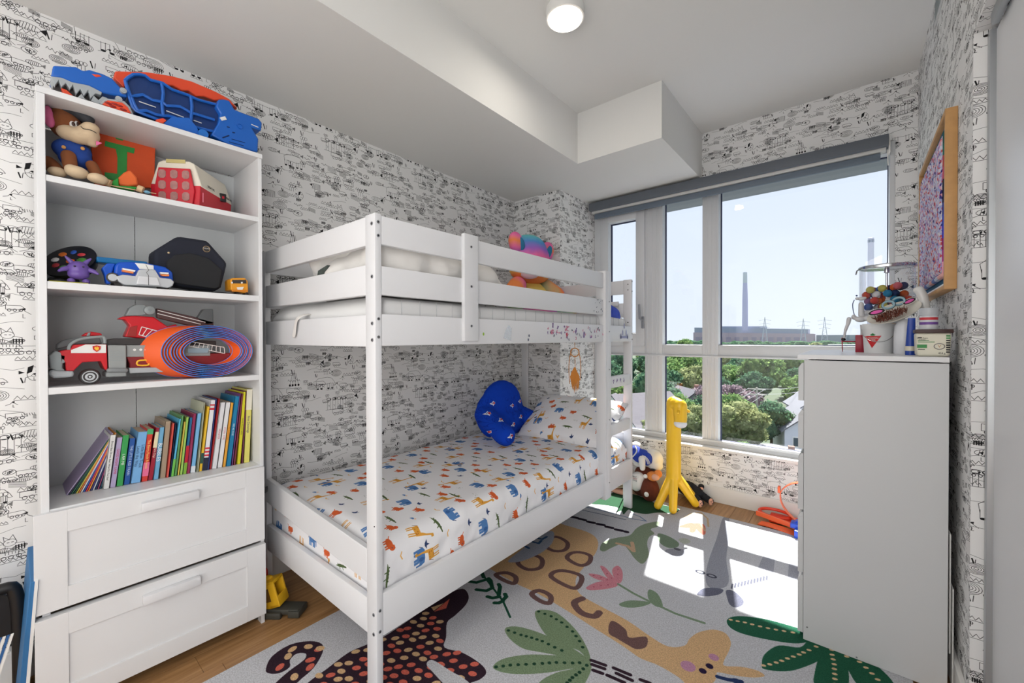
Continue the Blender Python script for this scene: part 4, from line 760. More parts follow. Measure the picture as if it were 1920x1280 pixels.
for a in [(0.214,2.032),(0.225,2.026),(0.242,2.035),(0.252,2.026),(0.231,2.036)]: g = G(); g.ball((-1.98, a[0], a[1]), (.003, .010, .004), 8); obj('grille_slot', g, mat('toy_deep_red', (150, 30, 26), .5), oc)
for a in [(0.253,2.095),(0.241,2.060)]: g = G(); g.cyl((-1.995, a[0], a[1]), (-1.982, a[0], a[1]), .009, 18); g.cyl((-1.982, a[0], a[1]), (-1.980, a[0], a[1]), .004, 10); obj('joint_disc', g, TGR, dn)
plate('back_ridge', [(0.234,2.149),(0.238,2.175),(0.323,2.214),(0.397,2.235),(0.460,2.244),(0.540,2.240),(0.587,2.231),(0.619,2.204),(0.597,2.210),(0.563,2.218),(0.535,2.201),(0.499,2.202),(0.473,2.190),(0.451,2.203),(0.426,2.192),(0.401,2.199),(0.377,2.190),(0.357,2.196),(0.331,2.183),(0.312,2.187),(0.286,2.169),(0.264,2.138),(0.261,2.125),(0.245,2.139)], -2.03, .05, TOR, dn, .004)
plate('body', [(0.262,2.143),(0.283,2.176),(0.316,2.188),(0.331,2.179),(0.366,2.184),(0.393,2.173),(0.442,2.174),(0.472,2.170),(0.534,2.178),(0.552,2.121),(0.543,2.057),(0.480,2.028),(0.372,2.033),(0.345,2.041),(0.290,2.047),(0.277,2.070),(0.269,2.102)], -2.01, .09, TBD, dn, .004)
for q in ([(0.260,2.139),(0.282,2.171),(0.314,2.183),(0.329,2.174),(0.364,2.179),(0.391,2.168),(0.440,2.169),(0.470,2.165),(0.531,2.172)], [(0.264,2.124),(0.276,2.091),(0.307,2.110),(0.333,2.102),(0.363,2.108),(0.375,2.099),(0.415,2.113),(0.448,2.103),(0.465,2.105),(0.526,2.107)], [(0.276,2.086),(0.292,2.048),(0.317,2.056),(0.344,2.053),(0.370,2.059),(0.394,2.064),(0.443,2.058),(0.473,2.054),(0.522,2.059)], [(0.260,2.139),(0.268,2.097),(0.276,2.065),(0.288,2.043),(0.343,2.037),(0.370,2.029)], [(0.360,2.176),(0.365,2.141),(0.361,2.099),(0.365,2.056)], [(0.448,2.168),(0.452,2.129),(0.448,2.064)]): wire('rib', [tuple(p)[1:] for p in smooth([(0, a, b) for a, b in q], 2)], -1.999, .0055, TBL, dn)
for q in ([(0.297,2.083),(0.344,2.082)], [(0.374,2.082),(0.427,2.079)], [(0.458,2.080),(0.484,2.079)]): wire('track_line', q, -2.004, .0018, TWH, dn)
plate('tail_block', [(0.528,2.159),(0.536,2.189),(0.555,2.199),(0.574,2.203),(0.593,2.173),(0.617,2.172),(0.683,2.172),(0.697,2.159),(0.693,2.123),(0.657,2.122),(0.682,2.084),(0.679,2.025),(0.583,2.017),(0.511,2.037),(0.536,2.095),(0.543,2.136)], -1.985, .085, TBL, dn, .005)
for a, r in (((0.611,2.110), .011), ): g = G(); g.lathe((-1.984, a[0], a[1]), [(r, 0), (r, .003), (r * .75, .003), (r * .7, .001), (.001, .001)], 24, 'x'); obj('dial', g, TBL, dn)
plate('light_patch', [(0.540,2.117),(0.558,2.129),(0.564,2.118),(0.547,2.107)], -1.982, .006, TWH, dn, 0)
for q in ([(0.549,2.039),(0.572,2.057)], [(0.565,2.090),(0.574,2.091)], [(0.584,2.074),(0.593,2.076)]): wire('slot', q, -1.9845, .0022, mat('toy_blue_slot', (8, 34, 84), .6), dn)
wire('slot', [(0.572,2.031),(0.625,2.034)], -1.9845, .0015, TBD, dn); wire('slot', [(0.581,2.046),(0.630,2.048)], -1.9845, .0015, TBD, dn)
wire('track_line', [(0.654,2.135),(0.681,2.133)], -1.9845, .002, TWH, dn)
plate('leg_block', [(0.361,2.021),(0.386,2.054),(0.438,2.072),(0.463,2.045),(0.472,2.014),(0.502,2.015),(0.467,2.018),(0.366,2.011)], -1.975, .05, TBL, dn, .004)
g = G(); a = (0.482,2.026); g.cyl((-2.0, a[0], a[1]), (-1.972, a[0], a[1]), .017, 20); obj('wheel', g, mat('toy_blue_mid', (30, 110, 196), .35), dn)
plate('claw', [(0.338,2.023),(0.359,2.037),(0.369,2.033),(0.359,2.017),(0.342,2.015)], -1.97, .02, TOR, dn)
g = G(); g.box((-2.12, .12, 2.0065), (-2.0, .62, 2.022), .004); obj('chassis', g, TBD, dn)
# --- brown plush puppy (a plain one)
BRN = mat('plush_brown', (134, 78, 44), .95, bump=.6, bscale=700); CRM = mat('plush_cream', (214, 190, 158), .95, bump=.5, bscale=700); PBL = mat('vest_blue', (30, 68, 150), .85, bump=.2, bscale=300); PNK = mat('plush_pink', (226, 112, 160), .9)
pp = thing('plush_dog', 'seated brown plush puppy with cream muzzle, blue vest and dark cap, on the upper shelf', 'plush toy', (-2.06, .13, 1.7375))
def B(x, v, s, pts, rs, g=None):
    return pts
def blobs(name, m, spec, parent, **k):
    g = G()
    for (p, r) in spec: g.ball(p, r, 16)
    return blob(name, g, m, parent, **k)
def at(x, p): return (x, p[0], p[1])
blobs('head', BRN, [(at(-2.07, (0.118,1.948)), (.05, .042, .045)), (at(-2.08, (0.112,1.976)), (.045, .036, .034))], pp, voxel=.004)
blobs('muzzle', CRM, [(at(-2.03, (0.167,1.922)), (.034, .032, .032)), (at(-2.02, (0.174,1.944)), (.026, .024, .018)), (at(-2.04, (0.125,1.914)), (.03, .032, .026)), (at(-2.03, (0.146,1.909)), (.03, .036, .026)), (at(-2.03, (0.179,1.899)), (.018, .016, .016))], pp, voxel=.004)
g = G(); g.tube(smooth([at(-1.996, p) for p in [(0.149,1.932),(0.155,1.927),(0.169,1.929),(0.179,1.927),(0.186,1.923)]], 4), .0012, 6); obj('mouth_line', g, BLACK, pp)
for e, s in (((0.131,1.942), 1), ((0.141,1.946), .7)): g = G(); g.ball((-2.03, e[0], e[1]), (.012, .009 * s, .012), 12); ey = obj('eye', g, TWH, pp); g = G(); g.ball((-2.018, e[0] + .002, e[1] - .001), (.003, .0045 * s, .007), 10); obj('pupil', g, mat('eye_brown', (60, 34, 22), .3), ey)
blobs('ear', PNK, [(at(-2.04, (0.077,1.954)), (.010, .013, .034)), (at(-2.04, (0.082,1.937)), (.012, .012, .022))], pp, voxel=.003)
blobs('cap', mat('cap_charcoal', (58, 60, 66), .8), [(at(-2.07, (0.141,1.998)), (.050, .054, .026)), (at(-2.05, (0.162,1.981)), (.03, .028, .012)), (at(-2.04, (0.169,1.969)), (.02, .016, .006))], pp, voxel=.004)
blobs('vest', PBL, [(at(-2.07, (0.133,1.867)), (.042, .050, .036)), (at(-2.07, (0.142,1.838)), (.042, .044, .032))], pp, voxel=.004)
for e in ((0.111,1.859), (0.155,1.870)): g = G(); g.ball((-2.028, e[0], e[1]), (.003, .006, .006), 6); obj('vest_button', g, mat('thread_gold', (206, 150, 84), .7), pp)
g = G(); g.cap(at(-2.03, (0.122,1.834)), at(-2.01, (0.125,1.789)), .020, .018, 14); blob('arm', g, BRN, pp, voxel=.004)
g = G(); g.cap(at(-2.06, (0.077,1.805)), at(-2.04, (0.097,1.779)), .022, .020, 14); blob('leg', g, BRN, pp, voxel=.004)
g = G(); g.cap(at(-2.03, (0.177,1.820)), at(-2.01, (0.188,1.782)), .017, .016, 14); blob('leg', g, BRN, pp, voxel=.004)
for sp in ([(at(-1.99, (0.138,1.774)), (.03, .030, .020)), (at(-1.99, (0.126,1.780)), (.02, .018, .016))], [(at(-2.02, (0.096,1.770)), (.022, .024, .016))], [(at(-1.985, (0.186,1.766)), (.026, .028, .017)), (at(-1.985, (0.197,1.762)), (.02, .014, .014))]): blobs('paw', CRM, sp, pp, voxel=.004)
plate('tongue', [(0.186,1.902),(0.201,1.900),(0.186,1.885)], -2.01, .004, PNK, pp, .001)
# --- orange canvas with a green tape letter
cv = thing('painted_canvas', 'orange painted canvas with a green tape letter J on the upper shelf', 'painting', (-2.2, .3, 1.7375))
plate('canvas', [(0.184,2.004),(0.370,1.991),(0.365,1.827),(0.196,1.792)], -2.17, .015, mat('orange_paint', (222, 86, 40), .75, var=.12, vscale=20), cv, .001)
GT = mat('green_tape', (44, 150, 62), .55, var=.15, vscale=30)
for k, q in enumerate(([(0.255,2.004),(0.275,2.005),(0.274,1.982),(0.254,1.982)], [(0.225,1.964),(0.308,1.965),(0.305,1.944),(0.223,1.944)], [(0.251,1.962),(0.286,1.961),(0.284,1.871),(0.261,1.835),(0.257,1.850),(0.258,1.913)], [(0.223,1.846),(0.257,1.850),(0.276,1.868),(0.280,1.844),(0.257,1.823),(0.222,1.823)])): plate('tape', q, -2.1682 + k * .0006, .0016, GT, cv, 0)
# --- craft cart: orange cone on green sponge with wooden wheels
cr = thing('craft_cart', 'small craft cart of orange and green sponge on wooden bead wheels', 'toy', (-2.03, .32, 1.7375))
plate('orange_wedge', [(0.237,1.788),(0.259,1.822),(0.276,1.836),(0.294,1.814),(0.297,1.788),(0.269,1.773),(0.244,1.772)], -2.03, .04, mat('sponge_orange', (232, 108, 52), .8), cr, .006)
plate('green_base', [(0.226,1.777),(0.243,1.796),(0.243,1.767),(0.293,1.777),(0.287,1.764),(0.239,1.757),(0.226,1.765)], -2.02, .05, mat('sponge_green', (48, 150, 58), .8), cr, .003)
WD = mat('light_wood', (214, 180, 140), .6)
for a in ((0.212,1.763), (0.298,1.764)): g = G(); g.cyl((-2.005, a[0] - .006, a[1] + .004), (-2.0, a[0] + .008, a[1] - .001), .012, 18); obj('wooden_wheel', g, WD, cr)
g = G(); a, b = [(0.213,1.757),(0.342,1.760)]; g.tube([(-2.005, a[0], max(a[1], 1.741)), (-2.0, b[0], max(b[1], 1.741))], .0018, 6); obj('axle', g, WD, cr)
a = (0.316,1.759); g = G(); g.ball((-2.0, a[0], max(a[1], 1.744)), (.006, .010, .006), 10); obj('blue_bead', g, mat('bead_blue', (120, 176, 206), .4), cr)
# --- red and cream pet carrier
pc = thing('toy_pet_carrier', 'red and cream toy pet carrier with a barred door on the upper shelf', 'toy', (-2.06, .48, 1.7375))
CREAM = mat('plastic_cream', (226, 220, 204), .45); RED2 = mat('carrier_red', (196, 24, 44), .4)
F = Vector((-1.985, .470, 1.7375)); ang = R(42); dL = Vector((-math.sin(ang), -math.cos(ang), 0)); dB = Vector((-math.cos(ang), math.sin(ang), 0)) * .98; UPV = Vector((0, 0, 1)); NF = -dB
def loc(a, b, h): return F + dL * a * 1.12 + dB * b * 1.1 + UPV * h * 1.24      # a across the door, b back along the side, h up
def lprism(g, pts, b0, b1):   # polygon in (a,h) pushed back along the side
    n = len(pts); g.add([loc(a, b0, h) for a, h in pts] + [loc(a, b1, h) for a, h in pts], [list(range(n)), list(range(n, 2 * n))[::-1]] + [(i, (i + 1) % n, n + (i + 1) % n, n + i) for i in range(n)]); return g
W_, Ln, Hh = .150, .215, .145
obj('base_tub', lprism(G(), [(0, 0), (W_, 0), (W_ + .004, .068), (-.004, .068)], 0, Ln), RED2, pc, bev=.003)
obj('roof', lprism(G(), [(-.006, .066), (W_ + .006, .066), (W_ - .018, .138), (W_ - .034, Hh), (.034, Hh), (.018, .138)], .004, Ln), CREAM, pc, bev=.004)
for k in range(6): g = G(); b = .035 + k * .028; g.add([loc(.0046, b, .090), loc(.0046, b + .012, .090), loc(.0165, b + .012, .128), loc(.0165, b, .128), loc(.009, b, .088), loc(.009, b + .012, .088), loc(.02, b + .012, .126), loc(.02, b, .126)], [(0, 1, 2, 3), (4, 7, 6, 5), (0, 4, 5, 1), (1, 5, 6, 2), (2, 6, 7, 3), (3, 7, 4, 0)]); obj('vent_slot', g, mat('slot_brown', (120, 92, 82), .7), pc)
g = G(); dp = [(.018, .008), (W_ - .018, .008), (W_ - .012, .05), (W_ - .026, .118), (.026, .118), (.012, .05)]; lprism(g, dp, -.008, -.001); door = obj('door', g, RED2, pc, bev=.002)
for i in range(3):
    for j in range(3):
        a = .038 + i * .037; h = .030 + j * .034; rx = .0115; ry = .013; g = G(); lprism(g, [(a - rx, h - ry * .6), (a - rx * .5, h - ry), (a + rx * .5, h - ry), (a + rx, h - ry * .6), (a + rx, h + ry * .6), (a + rx * .5, h + ry), (a - rx * .5, h + ry), (a - rx, h + ry * .6)], -.0092, -.0075); obj('door_opening', g, mat('carrier_inside', (166, 120, 116), .7, var=.4, vscale=60), door, sm=0)
g = G(); lprism(g, [(.045, .137), (.105, .137), (.105, .148), (.045, .148)], .001, .003); obj('label_plate', g, mat('label_gold', (196, 182, 120), .6), pc)
g = G(); c0 = loc(-.008, .14, .072); g.box(c0 + Vector((-.006, -.012, -.018)), c0 + Vector((.006, .012, .016)), .002); lt = obj('latch', g, BLACK, pc); g = G(); g.box(c0 + Vector((.006, -.004, -.006)), c0 + Vector((.0075, .004, .004))); obj('latch_mark', g, RED2, lt)
sd = -dL
for s_, b in (('RESCUE', .06), ('RESCUE', .185)): text('lettering', s_, .014, loc(-.0075, b, .078) + sd * .001, dB, Vector((0, 0, 1)) * 1 + dL * .2, mat('print_black', (40, 38, 40), .7), pc)
g = G(); g.tube([loc(-.0045, .014, .02), loc(-.0048, .014, .05)], .0018, 6); obj('trim_line', g, mat('pink_trim', (232, 130, 150), .6), pc)
# --- second open shelf
ZS = 1.4035
g = G(); g.prism([(-1.883,0.064),(-1.901,0.125),(-1.840,0.115),(-1.814,0.065)] if False else [(-2.20, .075), (-1.965, .072), (-1.96, .16), (-2.19, .17)], 'z', ZS, ZS + .003); ym = tag(obj('folded_mat', g, mat('mat_olive', (176, 172, 60), .8), bev=.001), 'thin yellow mat lying at the left end of the second shelf', 'mat')
dk = thing('round_case', 'round black tilted case with colourful pieces under its lid, left end of the second shelf', 'case', (-2.1, .12, ZS))
c0 = Vector((-2.105, .128, 1.490)); nrm = Vector((.62, -.50, .60)).normalized(); u1 = nrm.orthogonal().normalized()
Mx = Matrix.Translation(c0) @ nrm.to_track_quat('Z', 'Y').to_matrix().to_4x4()
g = G(Mx); g.lathe((0, 0, 0), [(.05, -.034), (.062, -.03), (.072, -.008), (.075, .0), (.075, .006), (.069, .008)], 36); obj('case_body', g, mat('case_black', (28, 30, 38), .3), dk)
rq = random.Random(6)
for k, col in enumerate(((80, 150, 60), (216, 60, 70), (40, 90, 190), (232, 120, 40), (240, 240, 240), (180, 50, 60), (90, 160, 80), (236, 110, 30))):
    a = k * .8; q = .038 if k < 7 else .01; g = G(Mx); g.ball((q * math.cos(a), q * math.sin(a), .009), (rq.uniform(.009, .016), rq.uniform(.007, .012), .004), 8); obj('small_piece', g, mat('piece_%d' % k, col, .5), dk)
g = G(); g.box((-2.20, .075, ZS + .003), (-2.09, .15, 1.43), .006); g.cap((-2.12, .11, 1.42), (-2.11, .125, 1.47), .012); obj('case_foot', g, mat('case_black', (28, 30, 38), .3), dk)
PUR = mat('toy_purple', (104, 78, 156), .35)
pu = thing('purple_toy', 'small round purple plastic toy creature on the second shelf', 'toy', (-1.99, .16, ZS))
cp = (0.139,1.449); g = G(); g.ball((-1.99, cp[0], cp[1] + .002), (.026, .028, .029), 20); g.ball((-1.985, cp[0], cp[1] - .014), (.024, .027, .018), 16); blob('body', g, PUR, pu, voxel=.003)
for s in (-1, 1):
    g = G(); g.tube([(-1.99, cp[0] + s * .012, cp[1] + .020), (-1.988, cp[0] + s * .024, cp[1] + .036), (-1.986, cp[0] + s * .030, cp[1] + .043)], [.008, .005, .002], 10); obj('ear', g, PUR, pu)
    g = G(); g.tube([(-1.985, cp[0] + s * .022, cp[1] + .004), (-1.975, cp[0] + s * .036, cp[1] - .002), (-1.97, cp[0] + s * .046, cp[1] - .010)], [.009, .007, .003], 10); obj('arm', g, PUR, pu)
    g = G(); g.ball((-1.98, cp[0] + s * .017, ZS + .009), (.013, .010, .009), 12); obj('foot', g, PUR, pu)
    g = G(); g.ball((-1.9655, cp[0] + s * .010, cp[1] + .010), (.002, .003, .003), 8); obj('eye', g, mat('toy_eye', (40, 30, 60), .3), pu)
# --- blue toy sports car with silver front
ca = thing('toy_car', 'blue toy sports car with a white hood stripe and silver front, on the second shelf', 'toy car', (-2.02, .30, ZS))
CB = mat('car_blue', (16, 82, 196), .25); SIL = mat('toy_silver', (196, 200, 204), .35, .3)
XF = -1.972
plate('body', [(0.227,1.480),(0.238,1.490),(0.272,1.496),(0.319,1.496),(0.364,1.490),(0.386,1.474),(0.388,1.439),(0.379,1.424),(0.245,1.426),(0.232,1.437),(0.224,1.449)], -1.985, .12, CB, ca, .008)
plate('bumper', [(0.228,1.437),(0.245,1.445),(0.279,1.444),(0.287,1.468),(0.332,1.474),(0.345,1.446),(0.377,1.445),(0.387,1.434),(0.382,1.419),(0.369,1.410),(0.344,1.413),(0.248,1.410),(0.234,1.421)], -1.968, .022, SIL, ca, .003)
plate('plate_panel', [(0.286,1.445),(0.337,1.446),(0.345,1.416),(0.280,1.415)], -1.962, .012, mat('toy_silver_light', (214, 216, 220), .4, .2), ca, .002)
for q, m in (([(0.244,1.468),(0.278,1.464),(0.276,1.458),(0.246,1.462)], TWH), ([(0.243,1.462),(0.273,1.458),(0.272,1.452),(0.244,1.456)], mat('lamp_orange', (226, 130, 70), .4)), ([(0.345,1.466),(0.370,1.467),(0.370,1.461),(0.348,1.460)], TWH), ([(0.347,1.458),(0.372,1.460),(0.371,1.454),(0.352,1.453)], mat('lamp_orange', (226, 130, 70), .4))): plate('headlight', q, -1.966, .02, m, ca, 0)
g = G(); q = [(0.278,1.493),(0.303,1.494),(0.331,1.491),(0.332,1.473),(0.291,1.471)]; g.prism(q, 'x', -2.05, -1.9835); obj('hood_stripe', g, TWH, ca, bev=.003)
plate('fender_panel', [(0.195,1.464),(0.209,1.483),(0.230,1.484),(0.225,1.470),(0.220,1.444),(0.216,1.410),(0.205,1.413),(0.202,1.442)], -1.99, .04, CB, ca, .004)
g = G(); a = (0.222,1.433); g.cyl((-2.0, a[0], a[1]), (-1.976, a[0] - .002, a[1]), .0165, 24); w_ = obj('wheel', g, TDK, ca); g = G(); g.cyl((-1.976, a[0] - .002, a[1]), (-1.9745, a[0] - .002, a[1]), .012, 24); obj('hubcap', g, SIL, w_)
plate('cabin', [(0.186,1.508),(0.234,1.508),(0.320,1.508),(0.322,1.502),(0.310,1.496),(0.232,1.487),(0.187,1.489)], -2.03, .06, mat('car_blue_clear', (20, 112, 170), .2), ca, .005)
wire('seam', [(0.305,1.487),(0.313,1.468),(0.306,1.459),(0.312,1.450),(0.312,1.414)], -1.9612, .0008, TDK, ca)
for a in ((0.364,1.420), (0.237,1.427)): g = G(); g.cyl((-2.06, a[0], ZS + .014), (-1.99, a[0], ZS + .014), .0135, 20); obj('wheel', g, TDK, ca)
# --- police cap
NVY = mat('cap_navy', (26, 30, 44), .85, bump=.15, bscale=500)
pcp = thing('police_cap', 'navy police cap with a round badge, standing on its edge on the second shelf', 'hat', (-2.05, .48, ZS))
plate('crown', [(0.338,1.551),(0.409,1.619),(0.505,1.619),(0.574,1.537),(0.552,1.434),(0.532,1.416),(0.395,1.428),(0.337,1.494)], -2.02, .11, NVY, pcp, .012)
plate('band_opening', [(0.373,1.514),(0.399,1.544),(0.447,1.558),(0.507,1.547),(0.553,1.504),(0.543,1.433),(0.526,1.423),(0.393,1.435),(0.375,1.471)], -2.012, .012, mat('cap_inside', (34, 35, 38), .9), pcp, .004)
g = G(); g.prism([(-2.02, .40), (-1.968, .44), (-1.963, .53), (-1.985, .60), (-2.03, .61)], 'z', ZS + .001, ZS + .005); obj('visor', g, mat('visor_black', (24, 24, 28), .3), pcp, bev=.001)
a = (0.500,1.583); g = G(); g.lathe((-2.02, a[0], a[1]), [(.0125, 0), (.0125, .003), (.001, .0035)], 24, 'x'); bd = obj('badge', g, mat('badge_dark', (44, 42, 44), .6), pcp)
g = G(); g.tube([(-2.0165, a[0] + .0115 * math.cos(t), a[1] + .0115 * math.sin(t)) for t in np.linspace(0, 6.283, 21)[:-1]], .001, 6, closed=True); obj('badge_rim', g, mat('badge_gold', (176, 150, 110), .5), bd)
text('lettering', 'POLICE', .0062, (-2.0158, a[0], a[1] + .002), (0, 1, 0), (0, 0, 1), mat('print_white', (226, 226, 224), .6), pcp); a = (0.380,1.549); g = G(); g.ball((-2.016, a[0], a[1]), (.003, .004, .004), 10); obj('button', g, mat('button_brass', (214, 190, 150), .3, .6), pcp)
# --- small yellow bus
bs = thing('toy_bus', 'tiny yellow toy bus facing forward at the right end of the second shelf', 'toy car', (-2.0, .625, ZS))
BY = mat('bus_yellow', (226, 152, 34), .35)
plate('body', [(0.575,1.422),(0.573,1.463),(0.580,1.472),(0.627,1.478),(0.637,1.464),(0.639,1.420),(0.624,1.413)], -1.985, .075, BY, bs, .003)
plate('windshield', [(0.580,1.450),(0.579,1.464),(0.630,1.470),(0.632,1.454)], -1.984, .002, TDK, bs, 0)
for q in ([(0.576,1.456),(0.581,1.456),(0.581,1.449),(0.576,1.449)], [(0.611,1.459),(0.617,1.460),(0.617,1.453),(0.611,1.452)], [(0.595,1.435),(0.621,1.439),(0.616,1.425),(0.598,1.425)]): plate('white_panel', q, -1.9825, .002, TWH, bs, 0)
plate('bumper', [(0.576,1.423),(0.636,1.428),(0.636,1.417),(0.577,1.415)], -1.981, .006, mat('bus_orange', (214, 128, 24), .4), bs)
for y in (.607, .640): g = G(); g.cyl((-2.03, y - .003, ZS + .008), (-2.0, y - .003, ZS + .008), .0075, 14); obj('wheel', g, TDK, bs)
# --- third shelf: fire engine
ZT = 1.0665; XT = -2.0
ft = thing('toy_fire_engine', 'large red and grey toy fire engine with raised ladder, on the third shelf', 'toy', (-2.06, .3, ZT))
plate('cab', [(0.098,1.124),(0.096,1.181),(0.119,1.186),(0.126,1.201),(0.157,1.203),(0.206,1.202),(0.208,1.110),(0.201,1.114),(0.191,1.144),(0.147,1.142),(0.129,1.118),(0.127,1.114),(0.109,1.116),(0.108,1.143),(0.103,1.150)], -2.0, .11, TRED, ft, .004)
plate('white_stripe', [(0.121,1.174),(0.121,1.184),(0.155,1.202),(0.204,1.201),(0.204,1.172)], -1.998, .004, TWH, ft, 0)
a = (0.181,1.188); g = G(); g.prism([(a[0] - .010, a[1] + .008), (a[0], a[1] + .011), (a[0] + .010, a[1] + .008), (a[0] + .009, a[1] - .003), (a[0], a[1] - .012), (a[0] - .009, a[1] - .003)], 'x', -1.998, -1.9955); em = obj('emblem', g, TRED, ft); g = G(); g.prism([(a[0] - .006, a[1]), (a[0] - .004, a[1] + .007), (a[0] - .001, a[1] + .003), (a[0] + .001, a[1] + .009), (a[0] + .003, a[1] + .003), (a[0] + .006, a[1] + .005), (a[0] + .005, a[1] - .004), (a[0], a[1] - .008)], 'x', -1.9955, -1.9947); obj('flame_mark', g, mat('flame_yellow', (246, 190, 50), .5), em)
wire('roof_arch', [tuple(p)[1:] for p in smooth([(0, a, b) for a, b in [(0.116,1.185),(0.119,1.201),(0.133,1.215),(0.154,1.223),(0.188,1.228),(0.200,1.226),(0.202,1.205)]], 3)], -2.003, .0045, GREYP, ft, 8)
plate('windscreen', [(0.089,1.185),(0.091,1.201),(0.104,1.215),(0.127,1.224),(0.157,1.226),(0.192,1.227),(0.199,1.203),(0.129,1.201),(0.107,1.191)], -2.04, .06, mat('windscreen_dark', (104, 108, 110), .25), ft, .004)
plate('roof_light', [(0.147,1.230),(0.157,1.240),(0.170,1.246),(0.195,1.241),(0.200,1.232)], -2.03, .04, TRED, ft, .004)
plate('light_divider', [(0.159,1.230),(0.163,1.242),(0.170,1.244),(0.167,1.230)], -2.025, .05, GREYP, ft, .002)
plate('grille', [(0.072,1.167),(0.086,1.182),(0.100,1.176),(0.103,1.169),(0.110,1.167),(0.108,1.142),(0.102,1.141),(0.101,1.125),(0.108,1.116),(0.089,1.116),(0.074,1.126)], -2.0, .09, GREYP, ft, .005)
plate('grille_dark', [(0.072,1.167),(0.083,1.178),(0.087,1.176),(0.087,1.129),(0.074,1.128)], -2.02, .07, mat('grille_dark', (74, 76, 80), .5), ft, .004)
plate('front_bumper', [(0.070,1.113),(0.078,1.122),(0.089,1.117),(0.127,1.114),(0.126,1.095),(0.109,1.094),(0.082,1.094),(0.072,1.102)], -1.992, .09, TGR, ft, .007)
def wheel(cx, cy, r, x=-1.99, parent=ft):
    g = G(); g.lathe((x - .03, cx, cy), [(r * .9, 0), (r, .004), (r, .024), (r * .86, .030), (r * .72, .030)], 32, 'x'); wv = obj('wheel', g, TDK, parent)
    g = G(); g.lathe((x - .0015, cx, cy), [(r * .72, 0), (r * .74, .003), (r * .66, .003), (r * .60, .0005), (r * .48, .0005), (r * .45, .003), (r * .26, .003), (r * .22, .001), (.0005, .002)], 32, 'x'); obj('hubcap', g, mat('toy_silver', (196, 200, 204), .35, .3), wv)
a = (0.164,1.107); r_ = a[1] - ZT; wheel(a[0], ZT + .0265, .0265)
wheel((0.494,1.127)[0], ZT + .0255, .0255, -2.02); wheel((0.428,1.130)[0], ZT + .0255, .0255, -2.03)
plate('equipment_box', [(0.209,1.199),(0.256,1.198),(0.256,1.087),(0.203,1.088),(0.204,1.104),(0.211,1.105)], -1.998, .10, mat('panel_grey', (146, 150, 150), .5), ft, .003)
for j in range(6): wire('panel_line', [(0.214,1.178),(0.250,1.177)] if j == 0 else [((0.214,1.178)[0], (0.214,1.178)[1] - j * .0065), ((0.250,1.177)[0], (0.250,1.177)[1] - j * .0065)], -1.9985, .0009, GREYP, ft)
g = G(); a, b = [(0.212,1.111),(0.252,1.109)]; g.cap((-1.996, a[0], a[1]), (-1.996, b[0], b[1]), .0085); obj('air_tank', g, mat('tank_grey', (128, 132, 134), .4), ft)
plate('chassis_side', [(0.257,1.157),(0.578,1.161),(0.578,1.098),(0.266,1.101),(0.266,1.131)], -2.01, .09, mat('panel_dark_red', (128, 18, 26), .5), ft, .003)
plate('running_board', [(0.263,1.116),(0.575,1.108),(0.575,1.093),(0.265,1.097)], -2.0, .10, TGR, ft, .002)
plate('pump_panel', [(0.258,1.198),(0.509,1.194),(0.508,1.151),(0.258,1.156)], -2.008, .09, mat('panel_grey', (146, 150, 150), .5), ft, .002)
for a in [(0.279,1.181),(0.296,1.181),(0.311,1.180)]: g = G(); g.lathe((-2.008, a[0], a[1]), [(.0042, 0), (.0042, .003), (.002, .003), (.002, .001), (.0003, .001)], 16, 'x'); obj('gauge', g, TWH, ft)
wire('ring_mark', [tuple(p)[1:] for p in smooth([(0, a, b) for a, b in [(0.286,1.136),(0.294,1.142),(0.319,1.141),(0.319,1.127),(0.311,1.123),(0.288,1.125)]], 2, True)], -2.0085, .003, mat('flame_yellow', (246, 190, 50), .5), ft, closed=True)
plate('deck', [(0.207,1.216),(0.235,1.223),(0.351,1.223),(0.531,1.211),(0.531,1.191),(0.207,1.201)], -2.02, .09, TDK, ft, .002)
plate('turret', [(0.256,1.228),(0.270,1.270),(0.257,1.290),(0.240,1.292),(0.251,1.301),(0.285,1.305),(0.337,1.303),(0.379,1.267),(0.405,1.278),(0.409,1.251),(0.349,1.217)], -2.03, .06, TRED, ft, .004)
plate('turret_shade', [(0.270,1.264),(0.291,1.270),(0.287,1.230),(0.261,1.229)], -2.0285, .03, mat('toy_deep_red', (150, 30, 26)), ft, .001)
def ladder_side(qa, qb, n, x, parent, r=.0016):
    wire('ladder_rail', [qa[0], qa[1]], x, r, TWH, parent); wire('ladder_rail', [qb[0], qb[1]], x, r, TWH, parent)
    for k in range(n): t = k / (n - 1); wire('ladder_rung', [(qa[0][0] + (qa[1][0] - qa[0][0]) * t, qa[0][1] + (qa[1][1] - qa[0][1]) * t), (qb[0][0] + (qb[1][0] - qb[0][0]) * t, qb[0][1] + (qb[1][1] - qb[0][1]) * t)], x, r * .8, TWH, parent)
ladder_side([(0.302,1.265),(0.364,1.244)], [(0.294,1.236),(0.332,1.222)], 5, -2.026, ft)
ladder_side([(0.446,1.209),(0.555,1.185)], [(0.437,1.193),(0.557,1.159)], 9, -2.006, ft)
plate('boom', [(0.344,1.336),(0.346,1.300),(0.479,1.262),(0.524,1.269),(0.524,1.290),(0.474,1.304)], -2.02, .03, mat('boom_brown', (70, 44, 44), .5), ft, .003)
wire('boom_stripe', [(0.347,1.328),(0.495,1.287)], -2.0195, .0014, TWH, ft); wire('boom_stripe', [(0.346,1.316),(0.479,1.279)], -2.0195, .0014, TWH, ft)
plate('boom_base', [(0.259,1.304),(0.271,1.334),(0.286,1.346),(0.314,1.349),(0.334,1.319),(0.302,1.306)], -2.035, .05, GREYP, ft, .004)
